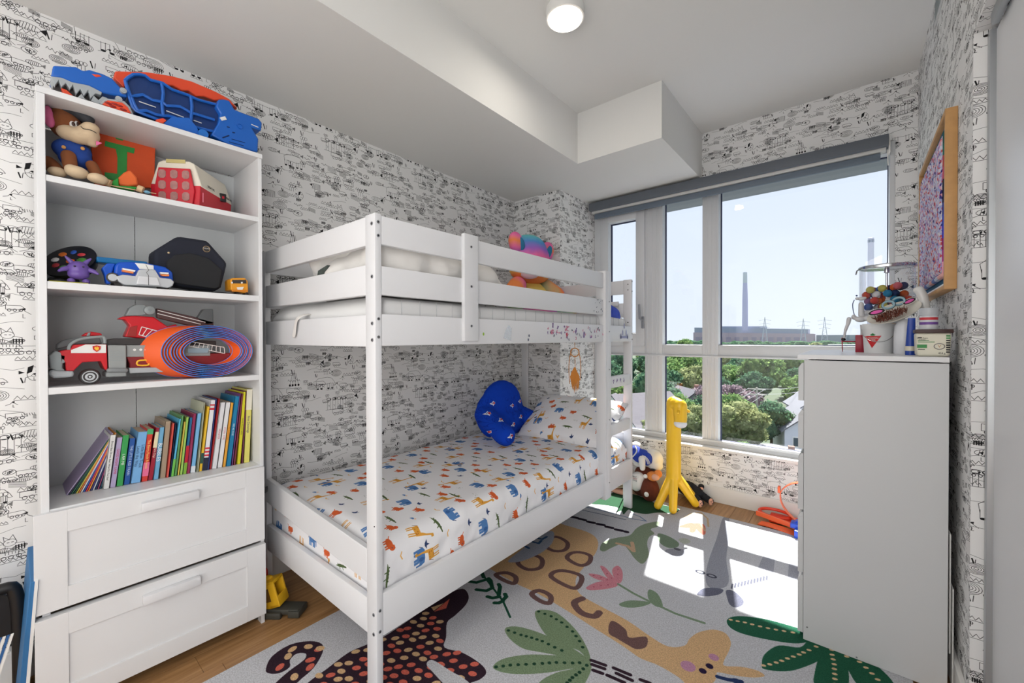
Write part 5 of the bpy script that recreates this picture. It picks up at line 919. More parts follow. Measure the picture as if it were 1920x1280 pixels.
a = (0.323,1.327); g = G(); g.lathe((-2.034, a[0], a[1]), [(.0155, 0), (.0155, .02), (.013, .022), (.004, .022), (.003, .024), (.0003, .024)], 32, 'x'); obj('pivot_disc', g, GREYP, ft)
plate('boom_tip', [(0.468,1.299),(0.489,1.340),(0.522,1.342),(0.523,1.281),(0.498,1.277)], -2.02, .035, mat('tip_grey', (84, 88, 90), .5), ft, .003)
plate('side_locker', [(0.432,1.184),(0.504,1.183),(0.499,1.163),(0.434,1.165)], -2.004, .01, mat('locker_blue', (140, 160, 172), .5), ft, .001)
# --- coiled orange and blue track
tk = thing('toy_track_coil', 'coil of orange toy track with blue edges, right end of the third shelf', 'toy track', (-2.0, .53, ZT))
OT = mat('track_orange', (236, 96, 40), .4); BT = mat('track_blue', (60, 128, 214), .4)
_o = [(0.346,1.181),(0.647,1.175),(0.487,1.275),(0.485,1.071)]; _i = [(0.412,1.180),(0.605,1.175),(0.500,1.230),(0.499,1.117)]
def oval(q): return ((q[0][0] + q[1][0]) / 2, (q[2][1] + q[3][1]) / 2, (q[1][0] - q[0][0]) / 2, (q[2][1] - q[3][1]) / 2)
Oo, Oi = oval(_o), oval(_i); dz_ = ZT + .0015 - (Oo[1] - Oo[3])
def band(P0, P1, P2, P3, closed):
    n = len(P0); g = G(); g.add(P0 + P1 + P2 + P3, [(q * n + i, q * n + (i + 1) % n, ((q + 1) % 4) * n + (i + 1) % n, ((q + 1) % 4) * n + i) for i in range(n if closed else n - 1) for q in range(4)]); return g
for k in range(8):
    t_ = k / 7; E_ = [Oo[q] + (Oi[q] - Oo[q]) * t_ for q in range(4)]; E_[1] += dz_; x0 = -1.968 - .003 * (k % 3); D = (.055, .035, .045)[k % 3]
    ring_ = lambda e, X: [(X, E_[0] + (E_[2] - e) * math.cos(a) + (X - x0) * (1.05 if k < 3 else .55) , E_[1] + (E_[3] - e) * math.sin(a)) for a in np.linspace(0, 2 * math.pi, 65)[:-1]]
    lp = obj('track_loop', band(ring_(0, x0), ring_(0, x0 - D), ring_(.0016, x0 - D), ring_(.0016, x0), True), OT, tk)
    for X in (x0, x0 - D): g = G(); g.tube(ring_(.0008, X), .0017, 6, closed=True); obj('blue_edge', g, BT, lp)
# ================================================================ books
ZF = .682
PAGES = mat('book_pages', (206, 190, 164), .9, var=.08, vscale=120)
def book(yb, th, h, tilt, x, depth, col, lab, title=None, tcol=(40, 40, 44), tsize=None, bands=(), soft=False, pages=True):
    t = thing('book', lab, 'book', (x, yb, ZF), 'picture books on the bottom shelf')
    M = Matrix.Translation((x, yb, ZF + th * math.sin(abs(tilt)) * (1 if tilt > 0 else 0) + .0004)) @ Matrix.Rotation(-tilt, 4, 'X')
    m = mat('cover_%d_%d_%d' % col, col, .45); c = .0012 if not soft else .0005
    if pages and th > .004:
        g = G(M); g.box((-depth, 0, 0), (0, c, h)); g.box((-depth, th - c, 0), (0, th, h)); g.box((-c, 0, 0), (0, th, h)); obj('cover', g, m, t, sm=0)
        g = G(M); g.box((-depth + .003, c, .002), (-c, th - c, h - .002)); obj('pages', g, PAGES, t, sm=0)
    else:
        g = G(M); g.box((-depth, 0, 0), (0, th, h)); obj('cover', g, m, t, sm=0)
    for (a, b, cc_) in bands: g = G(M); g.box((0, 0, h * a), (.0004, th, h * b)); obj('spine_band', g, mat('cover_%d_%d_%d' % cc_, cc_, .45), t, sm=0)
    if title:
        R3 = M.to_3x3(); p = M @ Vector((.0007, th / 2, h * .52)); text('title', title, tsize or th * .62, p, R3 @ Vector((0, 0, -1)), R3 @ Vector((0, 1, 0)), mat('title_%d_%d_%d' % tcol, tcol, .6), t, extr=.0001)
    return t
# thin picture books fanned out at the left: (spine colour, words)
XB = -2.07
thin = [((172, 156, 190), 'lavender thin book lying at the steepest lean, leftmost on the bottom shelf'), ((30, 34, 60), 'navy thin book second from the left'), ((40, 96, 70), 'green thin book leaning next to the navy one at the left'), ((24, 70, 60), 'dark green thin book in the left fan, with a yellow-edged neighbour'), ((206, 190, 80), 'thin yellow book in the left fan'), ((222, 120, 60), 'thin orange book low in the left fan'), ((226, 226, 230), 'thin white book between orange and blue ones in the left fan'), ((40, 84, 170), 'royal blue thin book in the left fan'), ((210, 60, 80), 'thin red book near the top of the left fan'), ((236, 150, 60), 'bright orange thin book, tallest in the left fan'), ((60, 56, 120), 'indigo thin book in the left fan'), ((200, 204, 216), 'pale grey thin book in the left fan'), ((30, 46, 96), 'dark blue thin book in the left fan'), ((150, 70, 110), 'plum thin book in the left fan'), ((32, 72, 92), 'teal thin book in the left fan'), ((52, 120, 90), 'mid green thin book, last of the left fan')]
y0b = (0.111,0.688)[0]; y1b = (0.199,0.684)[0]
for k, (c_, lab) in enumerate(thin):
    s = k / (len(thin) - 1); y = y0b + (y1b - y0b) * s; tilt = R(31 - 18 * s); book(y, .0032, (.225, .21, .20, .19, .195, .20, .185, .19, .20, .205, .19, .18, .17, .165, .16, .16)[k], tilt, -2.085 + .004 * s, .17, c_, lab, soft=True, pages=False)
# standing books: bottom left u, bottom right u, top left u, top v (crop K), colour ...
def kb(ul, ur, vb, utl, vt, x, col, lab, **k):
    return (ul, ur, vb, utl, vt, x, col, lab, k)
BOOKS = [
    (0.1998, 0.0160, 0.190, 0.104, -2.065, (228, 228, 226), 'white paperback with small black spine lettering, leaning by the left fan', {'title': 'Brown Bear, Brown Bear, What Do You See?', 'tsize': 0.0075}),
    (0.2169, 0.0156, 0.178, 0.115, -2.065, (176, 164, 200), 'lavender book with magenta spine lettering beside the white paperback', {'title': 'GOOD NIGHT LAMB', 'tcol': (196, 40, 100)}),
    (0.2336, 0.0183, 0.183, 0.104, -2.065, (56, 160, 84), 'bright green book with a round picture on its spine', {'title': 'I AM ME', 'tcol': (240, 240, 240)}),
    (0.2534, 0.0169, 0.169, 0.107, -2.065, (30, 84, 160), 'mid blue book with white spine lettering, right of the bright green one', {'title': 'THE LITTLE RED TRAIN', 'tcol': (200, 220, 240)}),
    (0.2721, 0.0275, 0.188, 0.117, -2.060, (120, 176, 226), 'thick sky blue board book titled Little Blue Truck Leads the Way', {'title': 'Little Blue Truck\nLeads the Way', 'tcol': (24, 44, 96), 'tsize': 0.0125}),
    (0.3020, 0.0178, 0.195, 0.098, -2.060, (214, 60, 48), 'red book with a green gingham top and pink base on its spine', {'title': 'The Berry Patch Friends', 'tcol': (250, 220, 120), 'bands': ((0.9, 1, (70, 170, 110)), (0.1, 0.36, (232, 110, 150)))}),
    (0.3199, 0.0147, 0.197, 0.134, -2.060, (160, 24, 48), 'crimson book with a cream label on its spine', {'title': 'Farm Days', 'tcol': (240, 220, 200), 'bands': ((0.62, 0.92, (236, 220, 180)),)}),
    (0.3357, 0.0149, 0.197, 0.102, -2.055, (110, 170, 208), 'light blue board book with big white letters BUBBLES', {'title': 'BUBBLES', 'tcol': (246, 248, 250), 'tsize': 0.018}),
    (0.3546, 0.0171, 0.217, 0.086, -2.055, (166, 146, 124), 'tan-paged thick book standing right of the bubbles book', {}),
    (0.3728, 0.0077, 0.208, 0.097, -2.050, (216, 84, 72), 'slim coral red book with a mottled spine', {}),
    (0.3817, 0.0047, 0.209, 0.099, -2.050, (30, 44, 84), 'slim navy book right of the coral one', {}),
    (0.3875, 0.0078, 0.223, 0.118, -2.050, (92, 186, 226), 'slim cyan book with a green foot', {'bands': ((0, 0.3, (110, 190, 80)),)}),
    (0.3970, 0.0087, 0.235, 0.102, -2.050, (92, 150, 92), 'slim sage green book next to the cyan one', {}),
    (0.4069, 0.0064, 0.209, 0.109, -2.050, (220, 196, 84), 'slim yellow speckled book in the middle of the row', {}),
    (0.4145, 0.0089, 0.225, 0.099, -2.050, (160, 204, 96), 'slim lime green book in the middle of the row', {}),
    (0.4250, 0.0097, 0.222, 0.105, -2.050, (32, 110, 156), 'teal blue book with a red and green lower spine', {'bands': ((0.2, 0.5, (190, 30, 50)), (0, 0.2, (130, 180, 60)))}),
    (0.4353, 0.0106, 0.237, 0.098, -2.045, (150, 44, 86), 'burgundy book with pale scribbles, middle of the row', {}),
    (0.4477, 0.0144, 0.236, 0.104, -2.045, (120, 180, 226), 'pale blue book with a white foot, middle of the row', {'bands': ((0, 0.11, (220, 226, 232)),)}),
    (0.4682, 0.0051, 0.279, 0.088, -2.040, (196, 200, 174), 'tall pale olive cover book with a thin spine', {}),
    (0.4741, 0.0101, 0.261, 0.112, -2.040, (234, 190, 50), 'yellow book with a dark tree picture low on its spine', {'bands': ((0.12, 0.28, (40, 80, 70)),)}),
    (0.4856, 0.0167, 0.285, 0.106, -2.040, (232, 232, 236), 'white book with red and white striped bands on its spine', {'bands': ((0.86, 0.89, (204, 40, 60)), (0.92, 0.94, (204, 40, 60)), (0.2, 0.225, (204, 40, 60)), (0.25, 0.275, (204, 40, 60)), (0.3, 0.325, (204, 40, 60)), (0, 0.18, (30, 34, 60)))}),
    (0.5032, 0.0040, 0.290, 0.104, -2.040, (36, 60, 120), 'very thin navy book right of the striped one', {}),
    (0.5093, 0.0071, 0.289, 0.114, -2.040, (170, 32, 40), 'dark red hardback leaning beside two white books', {}),
    (0.5168, 0.0168, 0.272, 0.122, -2.035, (226, 226, 230), 'white book with red letters, left one of the matching pair', {'title': 'MONSTER', 'tcol': (206, 80, 90), 'tsize': 0.0095}),
    (0.5355, 0.0170, 0.270, 0.121, -2.035, (230, 230, 232), 'white book with red letters, right one of the matching pair', {'title': 'STORY TIME', 'tcol': (206, 80, 90), 'tsize': 0.0095}),
    (0.5544, 0.0108, 0.267, 0.116, -2.035, (240, 170, 60), 'orange-yellow book right of the white pair', {'title': 'The Storytime Lion', 'tcol': (200, 90, 40), 'tsize': 0.007}),
    (0.5658, 0.0165, 0.293, 0.118, -2.030, (22, 124, 170), 'teal hardback with white spine letters, right part of the row', {'title': 'RED AS ROSE', 'tcol': (220, 240, 246), 'tsize': 0.0085}),
    (0.5843, 0.0056, 0.303, 0.108, -2.030, (120, 70, 130), 'slim violet book right of the teal hardback', {}),
    (0.5918, 0.0075, 0.303, 0.107, -2.030, (130, 56, 70), 'slim maroon book right of the violet one', {}),
    (0.6050, 0.0134, 0.308, 0.081, -2.030, (216, 208, 40), 'yellow book with dark lettering, second yellow from the right end', {'title': 'THE BIG YELLOW BOOK', 'tcol': (70, 70, 40), 'tsize': 0.0065}),
    (0.6213, 0.0067, 0.311, 0.060, -2.030, (112, 52, 76), 'slim plum book between the two yellow ones at the right', {}),
    (0.6309, 0.0216, 0.317, 0.044, -2.030, (222, 214, 110), 'cream and yellow thick book, rightmost of the row', {'title': 'First Drawings', 'tcol': (50, 50, 110), 'tsize': 0.0125, 'bands': ((0.72, 1, (228, 224, 206)),)}),
]
for (y_, th_, h_, ti_, x_, c_, lab_, kw_) in BOOKS: book(y_, th_, h_, ti_, x_, .15 if h_ < .2 else .19, c_, lab_, **kw_)
# ================================================================ toys on the floor by the window
gir = thing('toy_giraffe', 'tall bright yellow plastic giraffe on four splayed legs by the window', 'toy', (-.985, 3.0, 0))
GY_ = mat('giraffe_yellow', (246, 196, 40), .3)
hub = Vector((-.985, 2.99, .25)); g = G(); g.cap(hub, (-.985, 2.99, .755), .050, .050, 28)
for f in ((-1.062, 2.892, .037), (-.955, 2.885, .037), (-.868, 3.095, .037), (-.90, 3.19, .037)): g.cap(hub + Vector((0, 0, .01)), f, .034, .027, 18)
g.ball(hub + Vector((0, 0, -.01)), (.052, .052, .05), 20); blob('body', g, GY_, gir, voxel=.005, it=4)
hv = Vector((.045, -.028, 0)); g = G(); hc = Vector((-.985, 2.99, .745)) + hv
g.cap(hc + Vector((.008, -.004, 0)), hc + Vector((.012, -.006, -.10)), .048, .043, 26); g.ball(Vector((-.985, 2.99, .752)) + hv * .5, (.052, .052, .048), 22); hd = blob('head', g, GY_, gir, voxel=.005, it=5)
g = G(); g.ball(hc + Vector((.014, -.012, -.122)), (.043, .043, .030), 20); obj('muzzle', g, mat('giraffe_white', (236, 238, 244), .35), gir)
for d in ((.012, -.048, -.030), (.042, .030, -.030)): g = G(); g.cap(hc + Vector(d) * .75, hc + Vector(d) * 1.3 , .0085, .0100, 12); obj('horn', g, GY_, gir)
# plush animals heaped behind it
WHT = mat('plush_white', (232, 230, 226), .95, bump=.6, bscale=500); DBR = mat('plush_dark_brown', (98, 44, 26), .95, bump=.9, bscale=400, var=.25, vscale=60); ORG = mat('plush_orange', (232, 142, 70), .9, bump=.5, bscale=500); NB = mat('plush_black', (30, 32, 40), .95, bump=1, bscale=300, var=.5, vscale=90); PKB = mat('plush_skin', (232, 176, 150), .9)
b1 = thing('plush_moose', 'dark brown plush animal with a cream belly sitting between bed post and giraffe', 'plush toy', (-1.22, 3.06, 0))
blobs('body', DBR, [((-1.25, 3.09, .10), (.10, .09, .10)), ((-1.17, 3.02, .09), (.07, .07, .09)), ((-1.22, 3.08, .18), (.09, .08, .07))], b1, voxel=.007)
blobs('belly', WHT, [((-1.262, 2.985, .135), (.052, .035, .07)), ((-1.25, 3.0, .17), (.05, .04, .04))], b1, voxel=.005)
blobs('head', ORG, [((-1.14, 3.0, .20), (.045, .04, .035)), ((-1.10, 3.0, .225), (.03, .03, .03))], b1, voxel=.005)
blobs('muzzle', PKB, [((-1.11, 2.975, .205), (.03, .026, .024))], b1, voxel=.004)
for p, s in (((-1.175, 2.95, .205), .016), ((-1.165, 2.945, .075), .018)): g = G(); g.ball(p, (s, .008, s), 14); obj('paw_pad', g, WHT, b1)
for k, (tx, col) in enumerate((('GREAT', (40, 44, 60)), ('FOREST', (170, 40, 60)), ('LODGE', (40, 44, 60)))): text('lettering', tx, .014, (-1.262, 2.9475 + .001 * k, .185 - k * .014), (1, .1, -.12), (.12, 0, 1), mat('plush_print_%d' % (k % 2), col, .8), b1)
b2 = thing('plush_bear', 'white plush animal in a blue jersey with white stripes, tipped over on the brown one', 'plush toy', (-1.22, 3.1, .2))
blobs('body', WHT, [((-1.26, 3.10, .27), (.08, .07, .06)), ((-1.17, 3.09, .30), (.075, .07, .075)), ((-1.31, 3.10, .36), (.05, .05, .05)), ((-1.14, 3.07, .26), (.05, .05, .04))], b2, voxel=.007)
JB = mat('jersey_blue', (30, 62, 170), .8, bump=.2, bscale=400)
blobs('jersey', JB, [((-1.25, 3.06, .315), (.075, .06, .055)), ((-1.20, 3.03, .31), (.05, .045, .05)), ((-1.30, 3.06, .34), (.05, .05, .05))], b2, voxel=.005)
g = G(); g.cap((-1.215, 2.985, .315), (-1.205, 2.97, .255), .026, .020, 14); obj('arm', g, WHT, b2)
for k in range(3): g = G(); g.tube(smooth([(-1.215 + k * .009, 2.992, .345 - k * .002), (-1.185 + k * .009, 2.985, .32), (-1.172 + k * .009, 2.990, .285)], 4), .0022, 6); obj('sleeve_stripe', g, TWH, b2)
g = G(); g.tube(smooth([(-1.285, 3.02, .395), (-1.262, 3.0, .365), (-1.29, 2.995, .32), (-1.33, 3.0, .29)], 5), .005, 8); obj('collar', g, TWH, b2)
g = G(); g.ball((-1.145, 3.02, .243), (.022, .01, .006), 12); obj('nose', g, BLACK, b2)
b3 = thing('plush_gorilla', 'curly black plush gorilla lying on the floor behind the yellow giraffe', 'plush toy', (-.92, 3.2, 0))
blobs('body', NB, [((-.965, 3.235, .085), (.075, .055, .055)), ((-.90, 3.22, .075), (.055, .05, .045))], b3, voxel=.006, wr=.004, wf=60)
g = G(); g.cap((-.93, 3.19, .07), (-.845, 3.135, .035), .032, .026, 14); blob('leg', g, NB, b3, voxel=.006, wr=.003, wf=60)
g = G(); g.cap((-.89, 3.24, .07), (-.80, 3.225, .032), .030, .024, 14); blob('leg', g, NB, b3, voxel=.006, wr=.003, wf=60)
for c_ in ((-.838, 3.112, .038), (-.792, 3.205, .034)):
    g = G(); g.ball(c_, (.012, .018, .026), 14, Euler((0, 0, R(-35)))); ft_ = obj('foot_pad', g, PKB, b3)
    for d in ((.004, -.012, .006), (.010, -.003, .012), (.010, -.004, -.008)): g = G(); g.ball(Vector(c_) + Vector(d), .0036, 6); obj('toe_dot', g, BLACK, ft_)
g = G(); g.ball((-.87, 3.25, .115), (.022, .02, .02), 12); obj('hand', g, NB, b3); g = G(); g.ball((-.862, 3.23, .108), (.012, .008, .010), 10); obj('palm', g, PKB, b3)
b4 = thing('striped_plush', 'black and cream striped plush lying flat under the far end of the bed', 'plush toy', (-1.42, 3.0, 0))
blobs('body', PKB, [((-1.40, 3.02, .022), (.09, .05, .022))], b4, voxel=.005)
blobs('striped_back', mat('stripe_brown', (54, 38, 32), .9), [((-1.41, 3.05, .075), (.09, .055, .04))], b4, voxel=.005)
for k in range(6): g = G(); g.tube(smooth([(-1.49 + k * .006, 3.0 - .002 * k, .05 + k * .008), (-1.44, 2.988 , .052 + k * .0095), (-1.38 , 3.0, .062 + k * .010), (-1.345, 3.02, .08 + k * .007)], 4), .0028, 6); obj('stripe', g, mat('stripe_cream', (220, 200, 170), .9), b4)
rf_ = thing('red_flag', 'small red toy flag showing between the ladder rungs', 'flag', (-1.34, 2.925, 0)); g = G(); g.prism([(-1.40, .465), (-1.336, .462), (-1.336, .50)], 'y', 2.923, 2.927); obj('pennant', g, TRED, rf_); g = G(); g.cyl((-1.335, 2.925, 0), (-1.335, 2.925, .505), .004, 8); obj('pole', g, TWH, rf_)
# orange loop track with blue launcher beside the dresser
ot = thing('toy_loop_track', 'translucent orange toy track with a big loop and blue launcher, half hidden by the dresser', 'toy track', (-.35, 3.16, 0))
OR2 = mat('loop_orange', (250, 112, 66), .3); OR3 = mat('loop_orange_red', (240, 66, 36), .35)
def strip(pts, w, t, m, name, parent, ax=Vector((0, 1, 0))):
    P = smooth(pts, 5); vs = []; n = len(P)
    for i, p in enumerate(P):
        d = (P[min(i + 1, n - 1)] - P[max(i - 1, 0)]).normalized(); nr = d.cross(ax).normalized(); ay = ax.normalized()
        vs += [p - ay * w / 2, p + ay * w / 2, p + ay * w / 2 + nr * t, p - ay * w / 2 + nr * t]
    fs = [(4 * i + q, 4 * i + (q + 1) % 4, 4 * i + 4 + (q + 1) % 4, 4 * i + 4 + q) for i in range(n - 1) for q in range(4)] + [(0, 1, 2, 3), (4 * n - 1, 4 * n - 2, 4 * n - 3, 4 * n - 4)]
    g = G(); g.add(vs, fs); return obj(name, g, m, parent)
strip([(-.18, 3.2, .30), (-.25, 3.2, .300), (-.32, 3.2, .272), (-.366, 3.2, .215), (-.366, 3.2, .15), (-.335, 3.2, .09), (-.28, 3.19, .045), (-.2, 3.18, .012)], .032, .005, OR2, 'loop', ot)
g = G(); g.box((-.382, 3.18, .205), (-.368, 3.22, .245), .003); obj('loop_joint', g, OR2, ot)
strip([(-.50, 3.175, .030), (-.44, 3.155, .030), (-.35, 3.12, .030), (-.25, 3.082, .030)], .012, .028, OR2, 'ramp_side', ot, Vector((.35, .93, 0)))
strip([(-.47, 3.11, .004), (-.40, 3.09, .012), (-.32, 3.07, .012), (-.25, 3.05, .006)], .05, .008, OR2, 'ramp_floor', ot, Vector((.3, .95, .1)))
g = G(); g.tube(smooth([(-.40 + .09 * math.cos(a), 3.22 + .055 * math.sin(a), .052 + .006 * math.sin(a)) for a in np.linspace(0, 6.283, 13)[:-1]], 4, True), .010, 8, closed=True); obj('ring', g, OR3, ot)
g = G(); g.box((-.43, 3.17, .004), (-.22, 3.27, .04), .008); obj('base', g, OR3, ot)
g = G(); g.box((-.30, 3.05, .045), (-.22, 3.12, .075), .006); g.box((-.275, 3.0, .004), (-.22, 3.08, .055), .006); g.prism([(-.29, .07), (-.22, .07), (-.22, .115), (-.25, .10)], 'y', 3.08, 3.12); obj('launcher', g, mat('launcher_blue', (30, 84, 210), .35), ot)
# grey tray, red stool, toy crane in the gap between bookcase and bed
gt = thing('grey_tray', 'grey plastic toy dish with an olive middle hooked over the bed corner by the bookcase', 'toy', (-2.2, .735, .49))
g = G(); g.lathe((-2.20, .735, .50), [(.04, -.02), (.075, .0), (.080, .022), (.072, .024), (.060, .008), (.001, .004)], 32); obj('dish', g, mat('dish_grey', (108, 112, 114), .5), gt); g = G(); g.lathe((-2.20, .735, .50), [(.058, .008), (.055, .013), (.001, .013)], 28); obj('dish_middle', g, mat('dish_olive', (150, 152, 110), .5), gt)
rs = thing('childs_stool', 'red plastic seat with white legs standing behind the bookcase corner', 'stool', (-2.22, .76, 0))
g = G(); g.box((-2.25, .69, .100), (-2.10, .752, .150), .012); obj('seat', g, mat('stool_red', (220, 40, 26), .35), rs)
for x, y in ((-2.235, .705), (-2.12, .705), (-2.12, .738), (-2.235, .738)): g = G(); g.cyl((x, y, 0), (x, y, .104), .009, 12); obj('leg', g, TWH, rs)
cr2 = thing('toy_digger', 'yellow and black toy digger tipped on the oak floor beside the bookcase', 'toy', (-1.98, .75, 0))
BLK2 = mat('digger_dark', (62, 62, 56), .6); DY = mat('digger_yellow', (236, 184, 36), .35)
g = G(Matrix.Translation((-1.955, .748, .0)) @ Matrix.Scale(1.12, 4) @ Matrix.Rotation(R(38), 4, 'Z')); g.box((-.085, -.028, .012), (.085, .028, .034), .005)
for s in (-1, 1): g.box((-.09, s * .030 - .010, .0), (.02, s * .030 + .010, .026), .006)
g.box((.045, -.034, .004), (.09, .034, .03), .004); obj('track_base', g, BLK2, cr2)
XM = Matrix.Translation((-1.985, .735, .036)) @ Matrix.Scale(1.3, 4) @ Matrix.Rotation(R(38), 4, 'Z') @ Matrix.Rotation(R(-16), 4, 'Y')
g = G(XM); g.box((-.05, -.028, 0), (.035, -.020, .085), .003); g.box((-.05, .020, 0), (.035, .028, .085), .003); g.box((-.05, -.028, .078), (.035, .028, .088), .003); g.box((-.05, -.028, 0), (-.04, .028, .085), .003); g.box((.028, -.028, 0), (.036, .028, .035), .003); g.box((.0, -.028, .0), (.035, .028, .012), .003); g.ball((.0, 0, .092), (.018, .014, .010), 12); cab = obj('cab', g, DY, cr2)
for s in (-1, 1): g = G(XM); g.box((-.030, s * .0285 - .001, .025), (.012, s * .0285 + .001, .068)); obj('window_frame', g, mat('digger_shade', (120, 84, 24), .6), cab)
# blue folding board with striped straps left of the bookcase
fb2 = thing('blue_folding_board', 'blue folded board with a white edge leaning on the left side of the bookcase', 'board', (-2.0, 0, 0))
g = G(); g.add([(-1.93, .026, .478), (-1.93, .044, .478), (-1.93, .012, .0), (-1.93, -.010, .0), (-2.27, .026, .478), (-2.27, .044, .478), (-2.27, .012, .0), (-2.27, -.010, .0)], [(0, 1, 2, 3), (4, 7, 6, 5), (0, 4, 5, 1), (1, 5, 6, 2), (2, 6, 7, 3), (3, 7, 4, 0)])
obj('board', g, mat('board_blue', (46, 110, 164), .6), fb2, bev=.002)
g = G(); g.add([(-1.926, .036, .480), (-1.926, .043, .480), (-1.926, .012, .0), (-1.926, .004, .0), (-1.94, .036, .480), (-1.94, .043, .480), (-1.94, .012, .0), (-1.94, .004, .0)], [(0, 1, 2, 3), (4, 7, 6, 5), (0, 4, 5, 1), (1, 5, 6, 2), (2, 6, 7, 3), (3, 7, 4, 0)]); obj('edge_band', g, TWH, fb2)
st2 = thing('striped_strap', 'white and blue striped straps hanging at the very left edge of the photo', 'strap', (-1.9, -.02, .25))
for k in range(5): g = G(); x = -1.90 ; a = -.012 - k * .0075; g.add([(x, a, .355), (x, a + .006, .355), (x, a - .030, .21), (x, a - .036, .21), (x - .004, a, .355), (x - .004, a + .006, .355), (x - .004, a - .030, .21), (x - .004, a - .036, .21)], [(0, 1, 2, 3), (4, 7, 6, 5), (0, 4, 5, 1), (1, 5, 6, 2), (2, 6, 7, 3), (3, 7, 4, 0)]); obj('stripe', g, (TWH, mat('strap_blue', (36, 90, 150), .6))[k % 2], st2)
bs2 = thing('black_chair_back', 'black rounded plastic chair behind the blue board, cut by the left edge', 'chair', (-2.15, -.08, 0))
g = G(); g.tube(smooth([(-2.15, -.16, .0), (-2.15, -.15, .25), (-2.15, -.10, .37), (-2.15, -.03, .40), (-2.15, .0, .36), (-2.15, .005, .1), (-2.15, .005, 0)], 4), .018, 10); obj('frame', g, BLACK, bs2)
g = G(); g.prism([(-.14, .24), (-.10, .36), (-.03, .385), (0, .35), (0, .24)], 'x', -2.16, -2.145); obj('backrest', g, BLACK, bs2)
# ================================================================ rainbow bear on the upper bunk
rb = thing('rainbow_bear', 'big rainbow tie-dye teddy bear sitting at the far end of the upper bunk', 'plush toy', (-1.9, 2.5, 1.372))
def rainbow(name, axis, sc, off, stops):
    m = bpy.data.materials.new(name); m.use_nodes = True; n = m.node_tree.nodes; l = m.node_tree.links; p = n['Principled BSDF']; p.inputs['Roughness'].default_value = .95; p.inputs['Specular IOR Level'].default_value = .1
    t = n.new('ShaderNodeTexCoord'); nz = n.new('ShaderNodeTexNoise'); nz.inputs['Scale'].default_value = 9; mp = n.new('ShaderNodeSeparateXYZ'); ma = n.new('ShaderNodeMath'); ma.operation = 'MULTIPLY_ADD'; ma.inputs[1].default_value = sc; ma.inputs[2].default_value = off
    ad = n.new('ShaderNodeMath'); ad.operation = 'MULTIPLY_ADD'; ad.inputs[1].default_value = .18; cr = n.new('ShaderNodeValToRGB'); e = cr.color_ramp.elements
    for k, c in enumerate(stops):
        if k < 2: e[k].position = k / (len(stops) - 1); e[k].color = (*lin(c), 1)
        else: x = e.new(k / (len(stops) - 1)); x.color = (*lin(c), 1)
    e[1].position = 1 / (len(stops) - 1)
    l.new(t.outputs['Object'], mp.inputs[0]); l.new(t.outputs['Object'], nz.inputs['Vector']); l.new(mp.outputs[axis], ma.inputs[0]); l.new(nz.outputs['Fac'], ad.inputs[0]); l.new(ma.outputs[0], ad.inputs[2]); l.new(ad.outputs[0], cr.inputs[0]); l.new(cr.outputs[0], p.inputs['Base Color'])
    b = n.new('ShaderNodeBump'); b.inputs['Strength'].default_value = .6; b.inputs['Distance'].default_value = .004; n2 = n.new('ShaderNodeTexNoise'); n2.inputs['Scale'].default_value = 400; l.new(t.outputs['Object'], n2.inputs['Vector']); l.new(n2.outputs['Fac'], b.inputs['Height']); l.new(b.outputs[0], p.inputs['Normal']); return m
BP, BPU, BB, BTL, BGR, BYE, BOR = (242, 120, 176), (162, 112, 204), (92, 150, 214), (110, 196, 206), (180, 214, 170), (240, 210, 110), (248, 146, 84)
HM = rainbow('rainbow_head', 2, 1 / .36, -.28 / .36 - .12, [BOR, BYE, BP, BP, BPU, BB, BTL, BGR]); LM = rainbow('rainbow_limb', 1, 1 / .55, .42, [BOR, BP, BPU, BTL, BGR, BOR, BP]); 
hq = Vector((-1.88, 2.475, 1.82))
blobs('head', HM, [(hq, (.14, .18, .15)), (hq + Vector((.03, -.02, -.09)), (.13, .21, .11)), (hq + Vector((0, 0, .055)), (.12, .165, .12))], rb, voxel=.009)
EM = rainbow('rainbow_ear', 2, 1 / .2, -2.35, [BPU, BP, BOR, BP, BP, BPU])
for s in (-1, 1): g = G(); c_ = hq + Vector((.02, s * .195 + .012, .082 - s * .0)); g.ball(c_, (.045, .066, .078), 18, Euler((R(-s * 22), 0, 0))); e_ = blob('ear', g, EM, rb, voxel=.006); g = G(); g.ball(c_ + Vector((.025, -s * .022, -.01)), (.03, .03, .055), 14, Euler((R(-s * 22), 0, 0))); obj('inner_ear', g, mat('ear_teal', (46, 120, 160), .9), e_)
blobs('body', rainbow('rainbow_body', 2, 1 / .3, 0.1, [BTL, BGR, BGR, BYE, BYE]), [((-1.92, 2.50, 1.52), (.15, .19, .145))], rb, voxel=.009)
rv = Vector((.77, .638, 0)); fv = Vector((.62, -.78, 0)); sc_ = hq + fv * .165 + Vector((0, 0, -.125))
g = G(); g.ball(sc_, (.05, .078, .055), 18, Euler((0, 0, R(-50)))); obj('snout', g, mat('bear_snout', (222, 200, 206), .95, bump=.4, bscale=400), rb)
g = G()
for s in (-1, 1): g.tube([sc_ + fv * (.050 - .006 * abs(math.cos(a))) + rv * (s * .018 + .018 * math.cos(a)) + Vector((0, 0, .002 + .015 * math.sin(a))) for a in np.linspace(math.pi, 2 * math.pi, 9)], .0028, 6)
obj('mouth', g, mat('thread_dark', (60, 50, 60), .9), rb)
g = G(); g.ball(sc_ + fv * .045 + Vector((0, 0, .032)), (.012, .018, .012), 12, Euler((0, 0, R(-50)))); obj('nose', g, BLACK, rb)
for s in (-1, 1): g = G(); g.ball(hq + fv * .135 + rv * s * .075 + Vector((0, 0, -.03)), .014, 12); obj('eye', g, BLACK, rb)
